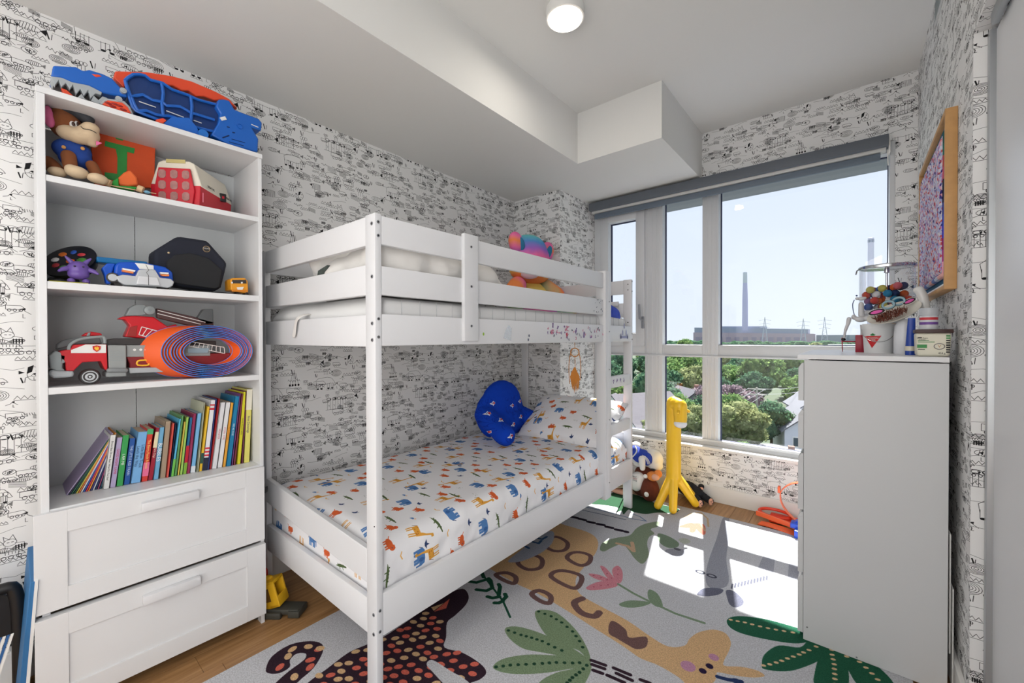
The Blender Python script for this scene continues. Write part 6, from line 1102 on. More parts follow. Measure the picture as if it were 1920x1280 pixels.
g = G(); g.cap((-1.86, 2.31, 1.60), (-1.77, 2.14, 1.51), .065, .072, 16); blob('arm', g, LM, rb, voxel=.008)
g = G(); g.cap((-1.86, 2.66, 1.62), (-1.79, 2.70, 1.55), .062, .07, 16); blob('arm', g, LM, rb, voxel=.008)
for s in (-1, 1): g = G(); g.cap((-1.80, 2.5 + s * .10, 1.45), (-1.62, 2.5 + s * .13, 1.435), .070, .060, 16); blob('leg', g, LM, rb, voxel=.008)
# ================================================================ picture on the right wall
pf = thing('framed_weaving', 'oak framed colourful woven textile on the right wall', 'picture', (.264, 2.49, 1.71))
FO = mat('frame_oak', (196, 150, 96), .5, var=.18, vscale=30); FX, Y0p, Y1p, Z0p, Z1p = .2475, 2.124, 2.90, 1.392, 2.035
for a, b, c_, d in ((Y0p, Y0p + .016, Z0p, Z1p), (Y1p - .016, Y1p, Z0p, Z1p), (Y0p + .0161, Y1p - .0161, Z1p - .016, Z1p), (Y0p + .0161, Y1p - .0161, Z0p, Z0p + .016)): g = G(); g.box((FX, a, c_), (.2795, b, d), .0015); obj('frame_bar', g, FO, pf)
for a, b, c_, d in ((Y0p + .015, Y0p + .021, Z0p + .015, Z1p - .015), (Y0p + .015, Y1p - .015, Z0p + .015, Z0p + .022)): g = G(); g.box((FX + .001, a, c_), (.27, b, d)); obj('white_fillet', g, TWH, pf)
g = G(); g.box((.264, Y0p + .016, Z0p + .016), (.272, Y1p - .016, Z1p - .016)); obj('mount_board', g, mat('mount_blue', (34, 96, 134), .85), pf)
def weave():
    m = bpy.data.materials.new('multicolour_yarn'); m.use_nodes = True; n = m.node_tree.nodes; l = m.node_tree.links; p = n['Principled BSDF']; p.inputs['Roughness'].default_value = .95
    t = n.new('ShaderNodeTexCoord'); v = n.new('ShaderNodeTexVoronoi'); v.inputs['Scale'].default_value = 105; cr = n.new('ShaderNodeValToRGB'); cr.color_ramp.interpolation = 'CONSTANT'; sp = n.new('ShaderNodeSeparateColor'); e = cr.color_ramp.elements
    cols = [(220, 216, 232), (170, 176, 224), (226, 222, 236), (232, 176, 190), (60, 50, 130), (206, 206, 228), (190, 150, 206), (230, 226, 236), (206, 90, 90), (186, 190, 226)]
    for k, c in enumerate(cols):
        x = e[k] if k < 2 else e.new(k / 10); x.position = k / 10; x.color = (*lin(c), 1)
    l.new(t.outputs['Object'], v.inputs['Vector']); l.new(v.outputs['Color'], sp.inputs[0]); l.new(sp.outputs[0], cr.inputs[0]); l.new(cr.outputs[0], p.inputs['Base Color'])
    b = n.new('ShaderNodeBump'); b.inputs['Strength'].default_value = 1; b.inputs['Distance'].default_value = .004; l.new(v.outputs['Distance'], b.inputs['Height']); l.new(b.outputs[0], p.inputs['Normal']); return m
def wv(u, v): y = Y0p + .075 + (Y1p - Y0p - .13) * u; z = Z0p + .06 + (Z1p - Z0p - .12) * v; e = min(u, 1 - u, v, 1 - v); k = min(1, e / .04); return Vector((.264 - .020 * math.sqrt(k) - .004 * noise.noise(Vector((y * 40, z * 40, 0))), y + .004 * noise.noise(Vector((y * 9, z * 12, 3))), z + .005 * noise.noise(Vector((y * 9, z * 9, 8)))))
g = G(); g.grid(60, 60, wv); obj('woven_textile', g, weave(), pf, sm=80)
for k in range(12):
    z0 = Z0p + .06 + k * (Z1p - Z0p - .12) / 12; c_ = ((240, 170, 190), (180, 60, 140), (150, 30, 110), (60, 60, 200), (40, 70, 190), (40, 60, 150), (20, 24, 60), (20, 24, 50), (200, 90, 110), (190, 80, 80), (40, 110, 100), (36, 90, 90))[k]
    g = G(); g.cap((.258, Y0p + .072, z0), (.258, Y0p + .070, z0 + (Z1p - Z0p - .12) / 12), .008, .008, 8); obj('edge_yarn', g, mat('yarn_%d' % k, c_, .95), pf)
for k in range(8): y = Y0p + .075 + k * .078; g = G(); g.cap((.256, y, Z0p + .058), (.256, y + .078, Z0p + .058), .010, .010, 8); obj('edge_yarn', g, mat('yarn_low_%d' % (k % 3), ((236, 180, 176), (196, 202, 222), (110, 130, 190))[k % 3], .95), pf)
# ================================================================ things on the dresser
TZ = 1.1523
def lz(p): return p[1]
tb = thing('plastic_tub', 'cream rectangular tub with dark brown lid and green label on the dresser', 'tub', (.22, 2.12, TZ))
TM = mat('tub_cream', (226, 222, 204), .5)
a, b = [(0.171,1.164),(0.260,1.252)]; zt_ = TZ + .084
g = G(); g.prism([(a[0] + .003, TZ), (b[0] - .004, TZ), (b[0], zt_), (a[0], zt_)], 'y', 2.06, 2.14); obj('tub_body', g, TM, tb, bev=.008)
g = G(); g.box((a[0] - .002, 2.055, zt_ - .002), (b[0] + .004, 2.145, zt_ + .012), .003); obj('lid', g, mat('lid_brown', (64, 40, 38), .45), tb)
PB = mat('print_black', (40, 38, 40)); GP = mat('print_green', (58, 140, 74), .5); YF = 2.0592
xc_ = (a[0] + b[0]) / 2
g = G(); g.box((a[0] + .003, YF, TZ + .030), (a[0] + .028, 2.0605, TZ + .042)); obj('green_label', g, GP, tb)
for k, (w, z) in enumerate(((.010, .066), (.028, .056), (.042, .050), (.018, .024))): g = G(); g.box((a[0] + .005, YF, TZ + z), (a[0] + .005 + w, 2.0605, TZ + z + .0022)); obj('print_line', g, (PB, GP, GP, PB)[k], tb)
g = G(); g.tube([(xc_ + .014 + .013 * math.cos(t), YF, TZ + .036 + .010 * math.sin(t)) for t in np.linspace(0, 6.283, 25)[:-1]], .0012, 6, closed=True); obj('round_emblem', g, mat('print_grey', (130, 126, 124), .6), tb)
text('lettering', 'V', .013, (xc_ + .014, YF, TZ + .036), (1, 0, 0), (0, 0, 1), mat('print_tan', (190, 140, 90), .6), tb)
text('lettering', '454 g', .008, (xc_ + .020, YF, TZ + .012), (1, 0, 0), (0, 0, 1), PB, tb); text('lettering', 'Spray Foam\nCrème', .006, (a[0] + .016, YF, TZ + .062), (1, 0, 0), (0, 0, 1), PB, tb)
for k in range(8): g = G(); g.box((b[0] - .014, YF, TZ + .014 + k * .008), (b[0] - .004, 2.0605, TZ + .019 + k * .008)); obj('print_line', g, (GP if k > 5 else PB), tb)
jr = thing('cosmetic_jar', 'round grey-white jar with red and purple label standing on the brown lidded tub', 'jar', (.22, 2.10, zt_ + .012))
a, b = [(0.182,1.274),(0.232,1.325)]; r_ = (b[0] - a[0]) / 2; xj = (a[0] + b[0]) / 2; hj = b[1] - (zt_ + .012); zb_ = zt_ + .012
g = G(); g.lathe((xj, 2.10, zb_), [(r_ * .94, 0), (r_ * .96, .003), (r_ * .96, hj * .62), (r_ * .9, hj * .66)], 32); obj('jar_body', g, mat('jar_white', (206, 208, 214), .35), jr)
g = G(); g.lathe((xj, 2.10, zb_), [(r_, hj * .66), (r_, hj * .96), (r_ * .96, hj)], 32); obj('lid', g, mat('lid_grey', (184, 188, 194), .35), jr)
for z, c_ in ((.44, (200, 50, 60)), (.22, (110, 70, 150))): g = G(); g.lathe((xj, 2.10, zb_), [(r_ * .965, hj * z), (r_ * .968, hj * (z + .12)), (r_ * .9, hj * (z + .12))], 32); obj('label_band', g, mat('band_%d' % c_[0], c_, .5), jr)
tu = thing('cream_tube', 'blue squeeze tube with a cream foot standing beside the tub', 'tube', (.17, 2.2, TZ))
a, b, c_, d = [(0.152,1.164),(0.182,1.164),(0.163,1.294),(0.178,1.295)]; TBU = mat('tube_blue', (28, 66, 160), .35); H_ = c_[1] - TZ
g = G(); n = 20; vs = []
for k in range(9):
    t = k / 8; w = ((b[0] - a[0]) * (1 - t) + (d[0] - c_[0] + .006) * t) / 2; xm = ((a[0] + b[0]) * (1 - t) + (c_[0] + d[0]) * t) / 2
    for q in range(n): an = 2 * math.pi * q / n; vs.append((xm + w * math.cos(an), 2.2 + .015 * (1 - t * .9) * math.sin(an), TZ + .018 + (H_ - .018) * t))
g.add(vs, [(k * n + q, k * n + (q + 1) % n, (k + 1) * n + (q + 1) % n, (k + 1) * n + q) for k in range(8) for q in range(n)] + [list(range(8 * n, 9 * n))]); obj('tube_body', g, TBU, tu)
g = G(); xm = (a[0] + b[0]) / 2; w = (b[0] - a[0]) / 2; g.lathe((xm, 2.2, TZ), [(w, 0), (w * 1.01, .016)], 24); obj('cap', g, TBU, tu); g = G(); g.lathe((xm, 2.2, TZ), [(w * 1.0, .016), (w * 1.01, .016), (w * .98, .034), (w * .9, .034)], 24); obj('cream_band', g, mat('tube_cream', (226, 220, 200), .5), tu)
bt = thing('white_bottle', 'plain white bottle between the bucket and the blue tube', 'bottle', (.14, 2.3, TZ))
a, b, c_, d = [(0.125,1.165),(0.190,1.166),(0.132,1.294),(0.183,1.292)]; xm = (a[0] + b[0]) / 2; w = (b[0] - a[0]) / 2; H_ = c_[1] - TZ
g = G(); g.lathe((xm, 2.3, TZ), [(w * .9, 0), (w, .006), (w, H_ * .55), (w * .9, H_ * .8), (w * .5, H_ * .98), (w * .3, H_)], 32); obj('bottle_body', g, mat('bottle_white', (228, 230, 236), .4), bt)
g = G(); q = [Vector((p[0], 2.3, p[1])) for p in [(0.217,1.317),(0.225,1.359),(0.217,1.402),(0.198,1.417),(0.186,1.405),(0.191,1.387)]]; g.tube(smooth(q, 5), [.020] * 26, 16) if False else None
hp = thing('white_spout_toy', 'curved glossy white plastic neck with a rounded head, rising behind the tilted plate', 'toy', (.2, 2.36, TZ))
q = [Vector((p[0], 2.36, p[1])) for p in [(0.219,1.174),(0.221,1.284),(0.221,1.337),(0.216,1.381),(0.205,1.413)]]; g = G()
for p0_, p1_ in zip(q[:-1], q[1:]): g.cap(p0_, p1_, .017, .016, 16)
a = (0.202,1.413); g.ball((a[0], 2.36, a[1]), (.017, .016, .014), 16); blob('neck', g, mat('glossy_white', (226, 226, 224), .25), hp, voxel=.003)
# bucket with the red triangle
bk = thing('mini_bucket', 'small white bucket with a wire handle and red triangle emblem with green leaf', 'bucket', (.09, 2.40, TZ))
a, b, c_, d = [(0.033,1.161),(0.127,1.163),(0.027,1.279),(0.136,1.276)]; xm = (c_[0] + d[0]) / 2; rt = (d[0] - c_[0]) / 2; rb_ = (b[0] - a[0]) / 2; H_ = c_[1] - TZ
g = G(); g.lathe((xm, 2.40, TZ), [(rb_, 0), (rb_ + (rt - rb_) * .78, H_ * .8), (rt * 1.0, H_ * .82), (rt * .985, H_ * .9), (rt * 1.0, H_ * .97), (rt * .98, H_), (rt * .93, H_), (rb_ * .93, .004), (.001, .004)], 40); obj('pail', g, mat('pail_white', (232, 233, 234), .4), bk)
YB_ = 2.40 - rt * .985; e = [(0.036,1.226),(0.090,1.227),(0.060,1.174)]; RED3 = mat('emblem_red', (206, 32, 38), .5)
def wrapx(x, z, off=.0008): rr_ = rb_ + (rt - rb_) * (z - TZ) / H_; dx = max(-.99, min(.99, (x - xm) / rr_)); return Vector((x, 2.40 - math.sqrt(max(0, 1 - dx * dx)) * (rr_ + off), z))
def decal(name, pts, m, parent, off=.0008):
    bm = bmesh.new(); f = bm.faces.new([bm.verts.new((p[0], 0, p[1])) for p in pts]); bmesh.ops.triangulate(bm, faces=[f]); bmesh.ops.subdivide_edges(bm, edges=bm.edges[:], cuts=5, use_grid_fill=True); bmesh.ops.triangulate(bm, faces=bm.faces[:]); bm.verts.index_update()
    g = G(); g.add([wrapx(v.co.x, v.co.z, off) for v in bm.verts], [[v.index for v in f.verts] for f in bm.faces]); bm.free(); return obj(name, g, m, parent, sm=60)
decal('emblem', e, RED3, bk)
ex = (e[0][0] + e[1][0]) / 2 - .001; ez = e[0][1]; LF = [(0, .012), (.003, .008), (.006, .009), (.005, .004), (.010, .005), (.008, .000), (.004, -.002), (-.004, -.002), (-.008, 0), (-.010, .005), (-.005, .004), (-.006, .009), (-.003, .008)]
g = G(); vs = [wrapx(ex + p[0] * .9, ez + .003 + p[1] * .8, .0016) for p in LF]; g.add([sum(vs, Vector()) / len(vs)] + vs, [(0, i + 1, (i + 1) % len(vs) + 1) for i in range(len(vs))]); obj('leaf_emblem', g, mat('leaf_green', (24, 120, 60), .5), bk)
PW = mat('print_white', (226, 226, 224)); text('lettering', 'CANADIAN', .0088, wrapx(ex, ez - .009, .0045), (1, 0, 0), (0, 0, 1), PW, bk); text('lettering', 'TIRE', .0095, wrapx(ex, ez - .0175, .0035), (1, 0, 0), (0, 0, 1), PW, bk)
g = G(); g.tube(smooth([(xm + rt * 1.01, 2.40, TZ + H_ * .82), (xm + rt * .9, 2.40 - rt * .55, TZ + H_ * .62), (xm + rt * .4, 2.40 - rt * .98, TZ + H_ * .42), (xm - .3 * rt, 2.40 - rt * 1.04, TZ + H_ * .40), (xm - rt * .85, 2.40 - rt * .6, TZ + H_ * .55), (xm - rt * 1.01, 2.40, TZ + H_ * .82)], 6), .0011, 6); obj('wire_handle', g, CHROME, bk)
g = G(); a = (0.132,1.270); g.box((a[0] - .006, 2.43, a[1] - .03), (a[0] + .006, 2.445, a[1] + .012), .002); tag(obj('yellow_block', g, YEL), 'yellow toy piece sticking up at the rim of the white bucket', 'toy')
# clear canister with chrome lid, full of felt balls
cn = thing('clear_canister', 'clear round canister with a chrome lid and rod, balls inside', 'canister', (.1, 2.58, TZ))
a, b, c_, d = [(0.018,1.555),(0.217,1.533),(0.018,1.589),(0.122,1.591)]; xm = (a[0] + b[0]) / 2; rc = (b[0] - a[0]) / 2; zl = (0.111,1.542)[1]
CL = bpy.data.materials.new('clear_acrylic'); CL.use_nodes = True; _n = CL.node_tree.nodes; _l = CL.node_tree.links; _n.remove(_n['Principled BSDF']); _t = _n.new('ShaderNodeBsdfTransparent'); _t.inputs[0].default_value = (.94, .95, .97, 1); _g = _n.new('ShaderNodeBsdfGlossy'); _g.inputs['Roughness'].default_value = .05; _x = _n.new('ShaderNodeMixShader'); _f = _n.new('ShaderNodeLayerWeight'); _f.inputs[0].default_value = .25
_l.new(_f.outputs['Facing'], _x.inputs[0]); _l.new(_t.outputs[0], _x.inputs[1]); _l.new(_g.outputs[0], _x.inputs[2]); _l.new(_x.outputs[0], _n['Material Output'].inputs[0])
g = G(); nn = 48; g.add([(xm + rc * math.cos(2 * math.pi * k / nn), 2.62 + rc * .8 * math.sin(2 * math.pi * k / nn), z) for z in (TZ + .19, zl) for k in range(nn)], [(k, (k + 1) % nn, nn + (k + 1) % nn, nn + k) for k in range(nn)]); obj('canister_wall', g, CL, cn)
def oval_lathe(prof, c, name, m, sy=.8): g = G(Matrix.Translation(c) @ Matrix.Diagonal((1, sy, 1, 1))); g.lathe((0, 0, 0), prof, 44); return obj(name, g, m, cn)
oval_lathe([(rc * .97, 0), (rc * 1.03, .002), (rc * 1.05, .012), (rc * 1.0, .016), (rc * .3, .018), (.001, .018)], (xm, 2.62, zl), 'lid', CHROME); oval_lathe([(rc * .75, 0), (rc * .7, .01), (rc * .55, .05), (rc * .55, .15), (rc * .95, .175), (rc * 1.0, .18), (rc * 1.0, .195), (.001, .195)], (xm, 2.62, TZ), 'base', mat('base_white', (214, 214, 218), .4))
g = G(); g.cyl((xm, 2.62, TZ + .19), (xm, 2.62, zl), .0045, 14); g.lathe((xm, 2.62, zl), [(.004, -.022), (.010, -.018), (.010, -.002), (.014, 0)], 20); g.ball((xm, 2.62, zl + .024), .005, 12); obj('centre_rod', g, CHROME, cn)
g = G(); g.tube([(xm - rc * 1.0, 2.60, zl + .006), (xm - rc * 1.08, 2.58, zl - .004), (xm - rc * 1.12, 2.57, zl - .022)], .003, 8); obj('lid_clip', g, CHROME, cn)
cols = [((170, 40, 52), 'dark red'), ((206, 66, 56), 'tomato red'), ((60, 96, 170), 'blue'), ((232, 110, 50), 'orange'), ((206, 104, 110), 'rose pink'), ((140, 96, 150), 'mauve'), ((196, 186, 90), 'mustard yellow'), ((40, 130, 170), 'teal'), ((176, 84, 100), 'raspberry'), ((34, 50, 90), 'navy'), ((226, 226, 228), 'white')]
rq = random.Random(12); pts_ = []; rB = .0165
for lay in range(4):
    for i in range(400):
        t = rq.uniform(0, 6.283); q = math.sqrt(rq.random()) * (1 - rB / rc - .02); p = Vector((xm + rc * q * math.cos(t), 2.62 + rc * .8 * q * math.sin(t), TZ + .195 + rB + lay * .029 + (rc * q * math.cos(t)) * .12 * (lay > 2)))
        if (p - Vector((xm, 2.62, p.z))).length > rB + .005 and all((p - o_).length > rB * 1.9 for o_ in pts_): pts_.append(p)
        if lay == 3 and len(pts_) > 60: break
ref = {}
for k, p in enumerate(pts_[:74]):
    c_, nm = cols[rq.randrange(11)]
    if nm not in ref: g = G(); g.ball((0, 0, 0), rB, 18); o = obj('felt_ball', g, mat('felt_' + nm.replace(' ', '_'), c_, .9, bump=.3, bscale=300), sm=60); ref[nm] = o
    else: o = ref[nm].copy(); C.objects.link(o)
    o.location = p; tag(o, nm + ' ball inside the clear canister', 'ball', 'coloured balls in the clear canister')
# paper plate mask tilted over the bucket
pm = thing('plate_mask', 'tilted white plate mask with brown tinsel, pink ears and wire-rimmed eyes resting on the bucket', 'craft', (.12, 2.33, 1.24))
a, b, c_ = [(0.131,1.315),(0.044,1.288),(0.207,1.360)]; rP = (Vector((c_[0], c_[1])) - Vector((b[0], b[1]))).length / 2; sl = math.atan2(c_[1] - b[1], c_[0] - b[0]); ctr = Vector(((b[0] + c_[0]) / 2, 2.33, (b[1] + c_[1]) / 2))
MP = Matrix.Translation(ctr) @ Matrix.Rotation(-sl, 4, 'Y') @ Matrix.Rotation(R(24), 4, 'X')
g = G(MP); g.lathe((0, 0, 0), [(.001, -.022), (rP * .6, -.020), (rP * .8, -.008), (rP, .0), (rP, .002), (rP * .8, -.005), (rP * .6, -.017), (.001, -.019)], 44); obj('plate', g, mat('plate_cream', (230, 226, 214), .5), pm)
TN = mat('tinsel_brown', (112, 56, 40), .4, var=.7, vscale=90); rq = random.Random(8)
g = G(MP)
for k in range(230): t = rq.uniform(0, 6.28); q = math.sqrt(rq.random()); x, y = -.012 + q * rP * .62 * math.cos(t), -.004 + q * rP * .45 * math.sin(t) - .01; d = Vector((rq.uniform(-1, 1), rq.uniform(-1, 1), rq.uniform(-.2, .6))) * .010; g.tube([Vector((x, y, -.004)) - d * .5, Vector((x, y, .006)) + d], .0011, 4, cap=False)
tn = obj('tinsel', g, TN, pm, sm=0); tn['kind'] = 'stuff'
for (dx, dy, s, an) in ((-.045, .028, 1, .4), (.062, .018, .8, -.35)):
    M2 = MP @ Matrix.Translation((dx, dy, .014)) @ Matrix.Rotation(-an, 4, 'Z') @ Matrix.Rotation(R(50), 4, 'X'); g = G(M2); g.ball((0, 0, 0), (.030 * s, .013 * s, .0015), 18); er = obj('ear', g, mat('ear_black', (34, 24, 30), .6), pm); g = G(M2); g.ball((0, 0, .002), (.021 * s, .007 * s, .0012), 16); obj('inner_ear', g, mat('ear_pink', (232, 96, 180), .6), er); g = G(M2); g.tube([(.030 * s * math.cos(t), .013 * s * math.sin(t), .001) for t in np.linspace(0, 6.283, 25)[:-1]], .0009, 6, closed=True); obj('wire_rim', g, TWH, er)
for dx in (.0, .034):
    M2 = MP @ Matrix.Translation((dx, .03, .026)) @ Matrix.Rotation(-.5, 4, 'Z') @ Matrix.Rotation(R(60), 4, 'X'); g = G(M2); g.tube([(.020 * math.cos(t), .015 * math.sin(t), 0) for t in np.linspace(0, 6.283, 25)[:-1]], .0042, 8, closed=True); ey = obj('eye_ring', g, mat('ring_teal', (150, 186, 200), .35), pm); g = G(M2); g.tube([(.0245 * math.cos(t), .0195 * math.sin(t), 0) for t in np.linspace(0, 6.283, 25)[:-1]], .0011, 6, closed=True); obj('eye_rim', g, BLACK, ey)
# white jointed toy horse at the left end
hs = thing('toy_robot_horse', 'white jointed toy horse with dark red hoof, left end of the dresser top', 'toy', (-.04, 2.5, TZ))
HW = mat('horse_white', (212, 212, 214), .4)
def hy(s, y=2.5): return [Vector((p[0], y, p[1])) for p in s]
q = hy([(0.023,1.304),(0.053,1.308),(-0.001,1.315)]); blobs('body', HW, [(q[0], (.022, .018, .014)), (q[1], (.022, .018, .014)), (q[2], (.010, .014, .012))], hs, voxel=.003)
q = hy([(0.026,1.324),(0.025,1.374)]); g = G(); g.cap(q[0], q[1], .0115, .0095, 14); obj('neck', g, HW, hs)
q = hy([(0.027,1.399),(0.037,1.401),(0.011,1.400),(0.009,1.415)]); blobs('head', HW, [(q[0], (.014, .011, .009)), (q[1], (.008, .008, .007)), (q[2], (.008, .009, .007))], hs, voxel=.002)
q = hy([(0.013,1.395),(0.044,1.396)]); g = G(); g.tube(q, .0016, 6); obj('mouth', g, mat('mouth_dark', (110, 24, 40), .5), hs)
g = G(); p = hy([(0.009,1.414)])[0]; g.ball(p, .004, 10); obj('ear_knob', g, mat('knob_blue', (60, 80, 130), .4), hs)
q = hy([(0.001,1.395),(-0.005,1.375),(-0.003,1.345),(0.001,1.326)]); g = G(); g.tube(smooth(q, 4), .0018, 6); obj('rein', g, mat('rein_blue', (60, 80, 130), .4), hs)
q = hy([(-0.018,1.307),(-0.021,1.287),(-0.031,1.254),(-0.036,1.219)]); g = G(); g.cap(q[0], q[1], .0095, .0085, 12); g.cap(q[1], q[2], .0075, .0065, 12); g.cap(q[2], q[3], .006, .0045, 12); blob('front_leg', g, HW, hs, voxel=.002)
q = hy([(-0.038,1.211),(-0.043,1.219),(-0.043,1.198),(-0.041,1.163)]); g = G(); g.ball(q[0], (.009, .008, .007), 12); obj('fetlock', g, BLACK, hs); HR = mat('hoof_red', (160, 24, 50), .35); g = G(); g.tube([q[1], q[2], Vector((q[3].x, 2.49, TZ + .001))], [.003, .0025, .0015], 8); obj('hoof_clip', g, HR, hs)
q = hy([(-0.040,1.201),(0.007,1.201)]); g = G(); g.tube(q, .0028, 8); obj('red_bar', g, HR, hs)
a, b = [(0.005,1.231),(0.033,1.171)]; g = G(); g.box((a[0], 2.46, TZ), (b[0] + .004, 2.50, a[1]), .002); obj('red_block', g, HR, hs)
q = hy([(0.027,1.279),(0.029,1.249),(0.027,1.234)]); g = G(); g.tube([q[0], q[1], Vector((q[2].x, 2.52, TZ))], .006, 10); obj('rear_leg', g, HW, hs)
# ================================================================ the view outside (ground about 17 m below)
GZ = -17.0
g = G(); g.add([(-1500, 30, GZ), (1200, 30, GZ), (1200, 2500, GZ), (-1500, 2500, GZ)], [(0, 1, 2, 3)]); o = obj('lawn', g, mat('far_ground', (66, 80, 58), .95, var=.3, vscale=.05), sm=0); o['kind'] = 'stuff'; tag(o, 'grass and yards far below the window between the houses', 'ground')
def leafm(name, c, c2):
    m = bpy.data.materials.new(name); m.use_nodes = True; n = m.node_tree.nodes; l = m.node_tree.links; n.remove(n['Principled BSDF'])
    t = n.new('ShaderNodeTexCoord'); nz = n.new('ShaderNodeTexNoise'); nz.inputs['Scale'].default_value = .9; nz.inputs['Detail'].default_value = 5; cr = n.new('ShaderNodeValToRGB'); cr.color_ramp.elements[0].position = .35; cr.color_ramp.elements[0].color = (*lin(c), 1); cr.color_ramp.elements[1].position = .65; cr.color_ramp.elements[1].color = (*lin(c2), 1)
    d = n.new('ShaderNodeBsdfDiffuse'); tr = n.new('ShaderNodeBsdfTranslucent'); mx = n.new('ShaderNodeMixShader'); mx.inputs[0].default_value = .45
    l.new(t.outputs['Object'], nz.inputs['Vector']); l.new(nz.outputs['Fac'], cr.inputs[0]); l.new(cr.outputs[0], d.inputs[0]); l.new(cr.outputs[0], tr.inputs[0]); l.new(d.outputs[0], mx.inputs[1]); l.new(tr.outputs[0], mx.inputs[2]); l.new(mx.outputs[0], n['Material Output'].inputs[0]); return m
LFM = [leafm('leaves_green', (72, 108, 66), (150, 176, 110)), leafm('leaves_dark', (56, 92, 76), (112, 146, 110)), leafm('leaves_plum', (92, 76, 88), (176, 160, 166)), leafm('leaves_yellow', (108, 122, 82), (172, 178, 130))]
BARK = mat('bark', (96, 84, 72), .9)
def crown(seed, n):
    r = np.random.RandomState(seed); vs = []; fs = []; lobes = [(r.uniform(-2.6, 2.6), r.uniform(-2.6, 2.6), r.uniform(4.2, 8.6), r.uniform(1.5, 2.6)) for _ in range(11)] + [(0, 0, 8.5, 2.2), (0, 0, 6, 3)]
    for k in range(n):
        cx, cy, cz, rr_ = lobes[r.randint(len(lobes))]; d = r.normal(size=3); d /= np.linalg.norm(d); d[2] = d[2] * .8 + .1; p = np.array([cx, cy, cz]) + d * rr_ * r.uniform(.82, 1.06)
        a = r.normal(size=3); a /= np.linalg.norm(a); b = np.cross(a, d); b /= np.linalg.norm(b) + 1e-6; s = r.uniform(.16, .36); i = len(vs); vs += [tuple(p - a * s), tuple(p + b * s * .8), tuple(p + a * s), tuple(p - b * s * .8)]; fs.append((i, i + 1, i + 2, i + 3))
    g = G(); g.v = [Vector(v) for v in vs]; g.f = [list(f) for f in fs]; g.mi = [0] * len(fs); core = G()
    for (cx, cy, cz, rr_) in lobes: core.ball((cx, cy, cz), rr_ * .84, 8)
    b0 = len(g.v); g.v += core.v; g.f += [[b0 + i for i in f] for f in core.f]; g.mi += [0] * len(core.f); return g
def trunkg(): g = G(); g.tube([(0, 0, 0), (.1, .05, 3), (0, 0, 6)], [.32, .24, .12], 8); g.tube([(.05, 0, 3), (1.3, .6, 5.5)], [.14, .06], 6); g.tube([(.05, 0, 3.3), (-1.2, -.5, 5.8)], [.13, .05], 6); return g
protos = []
for k in range(4):
    t = bpy.data.objects.new('tree', None); C.objects.link(t); f = obj('foliage', crown(20 + k, 3600), LFM[k], t, sm=0, fix=False); tr = obj('trunk', trunkg(), BARK, t); protos.append((t, f, tr))
used = set(); rt_ = random.Random(21)
LAB = ['leafy green tree in the canopy below the window', 'dark green tree in the canopy below the window', 'plum-leaved tree among the green ones below the window', 'yellow-green tree in the canopy below the window']
def tree(x, y, s, k, lab=None, sink=0.0):
    t0, f0, r0 = protos[k]
    if k in used: t = t0.copy(); C.objects.link(t); f = f0.copy(); r = r0.copy(); C.objects.link(f); C.objects.link(r); f.parent = t; r.parent = t
    else: t = t0; used.add(k)
    t.location = (x, y, GZ - sink); t.scale = (s, s, s * rt_.uniform(.85, 1.1)); t.rotation_euler = (0, 0, rt_.uniform(0, 6.28)); tag(t, lab or LAB[k], 'tree', 'trees in the canopy below the window')
tree(-12.5, 66, 1.0, 3, 'nearest bushy yellow-green tree, beside the white gabled house'); tree(-17.5, 64, .8, 3, 'small bushy tree just left of the nearest yellow-green one')
for (x_, y_, s_, k_) in ((-20.5, 63, .62, 0), (-24, 60, .55, 3), (-15, 74, .9, 0), (-19.5, 75, .95, 1), (-10, 76, .8, 1), (-23, 72, .8, 0), (-11, 60, .5, 0), (-27.5, 78, .9, 1), (-32, 60, .6, 0), (-36, 64, .6, 1)): tree(x_, y_, s_, k_)
for ring, (r, sp, s) in enumerate(((84, 7.5, 1.05), (97, 8, 1.1), (112, 8.5, 1.15), (130, 9, 1.2), (152, 10, 1.3), (182, 12, 1.4), (225, 15, 1.6), (290, 19, 1.8), (380, 25, 2.0))):
    az = -44.0
    while az < 14:
        a = R(az + rt_.uniform(-.8, .8)); x, y = r * math.sin(a), r * math.cos(a) + rt_.uniform(-3, 3); house_zone = ring < 2 and az > -8.5 or ring < 1 and az < -16
        if not house_zone: kk = rt_.choices([0, 1, 2, 3], (6, 5, 2.2 if ring in (1, 2, 3) else .4, 1.5))[0]; band_ = 'in the nearer rows above the houses' if ring < 3 else ('in the middle of the canopy' if ring < 6 else 'in the farthest rows near the horizon'); sd_ = ('behind the bed ladder' if az < -21 else 'in the middle panes') if az < -15 else 'in the wide right pane'; tree(x, y, s * rt_.uniform(.82, 1.12), kk, ('leafy green', 'dark green', 'plum-leaved', 'yellow-green')[kk] + ' tree ' + band_ + ', ' + sd_, sink=0 if r < 200 else 5)
        az += math.degrees(sp / r)
# far woodland to the horizon
g = G(); n = 160
for k in range(n): a = R(-48 + k * 66 / n); D = 560 + 60 * (k % 3); g.ball((D * math.sin(a), D * math.cos(a), GZ + 4), (9, 9, rt_.uniform(8, 11.5)), 8)
o = obj('woodland', g, LFM[1], sm=0); o['kind'] = 'stuff'; tag(o, 'band of distant woodland along the horizon', 'woodland')
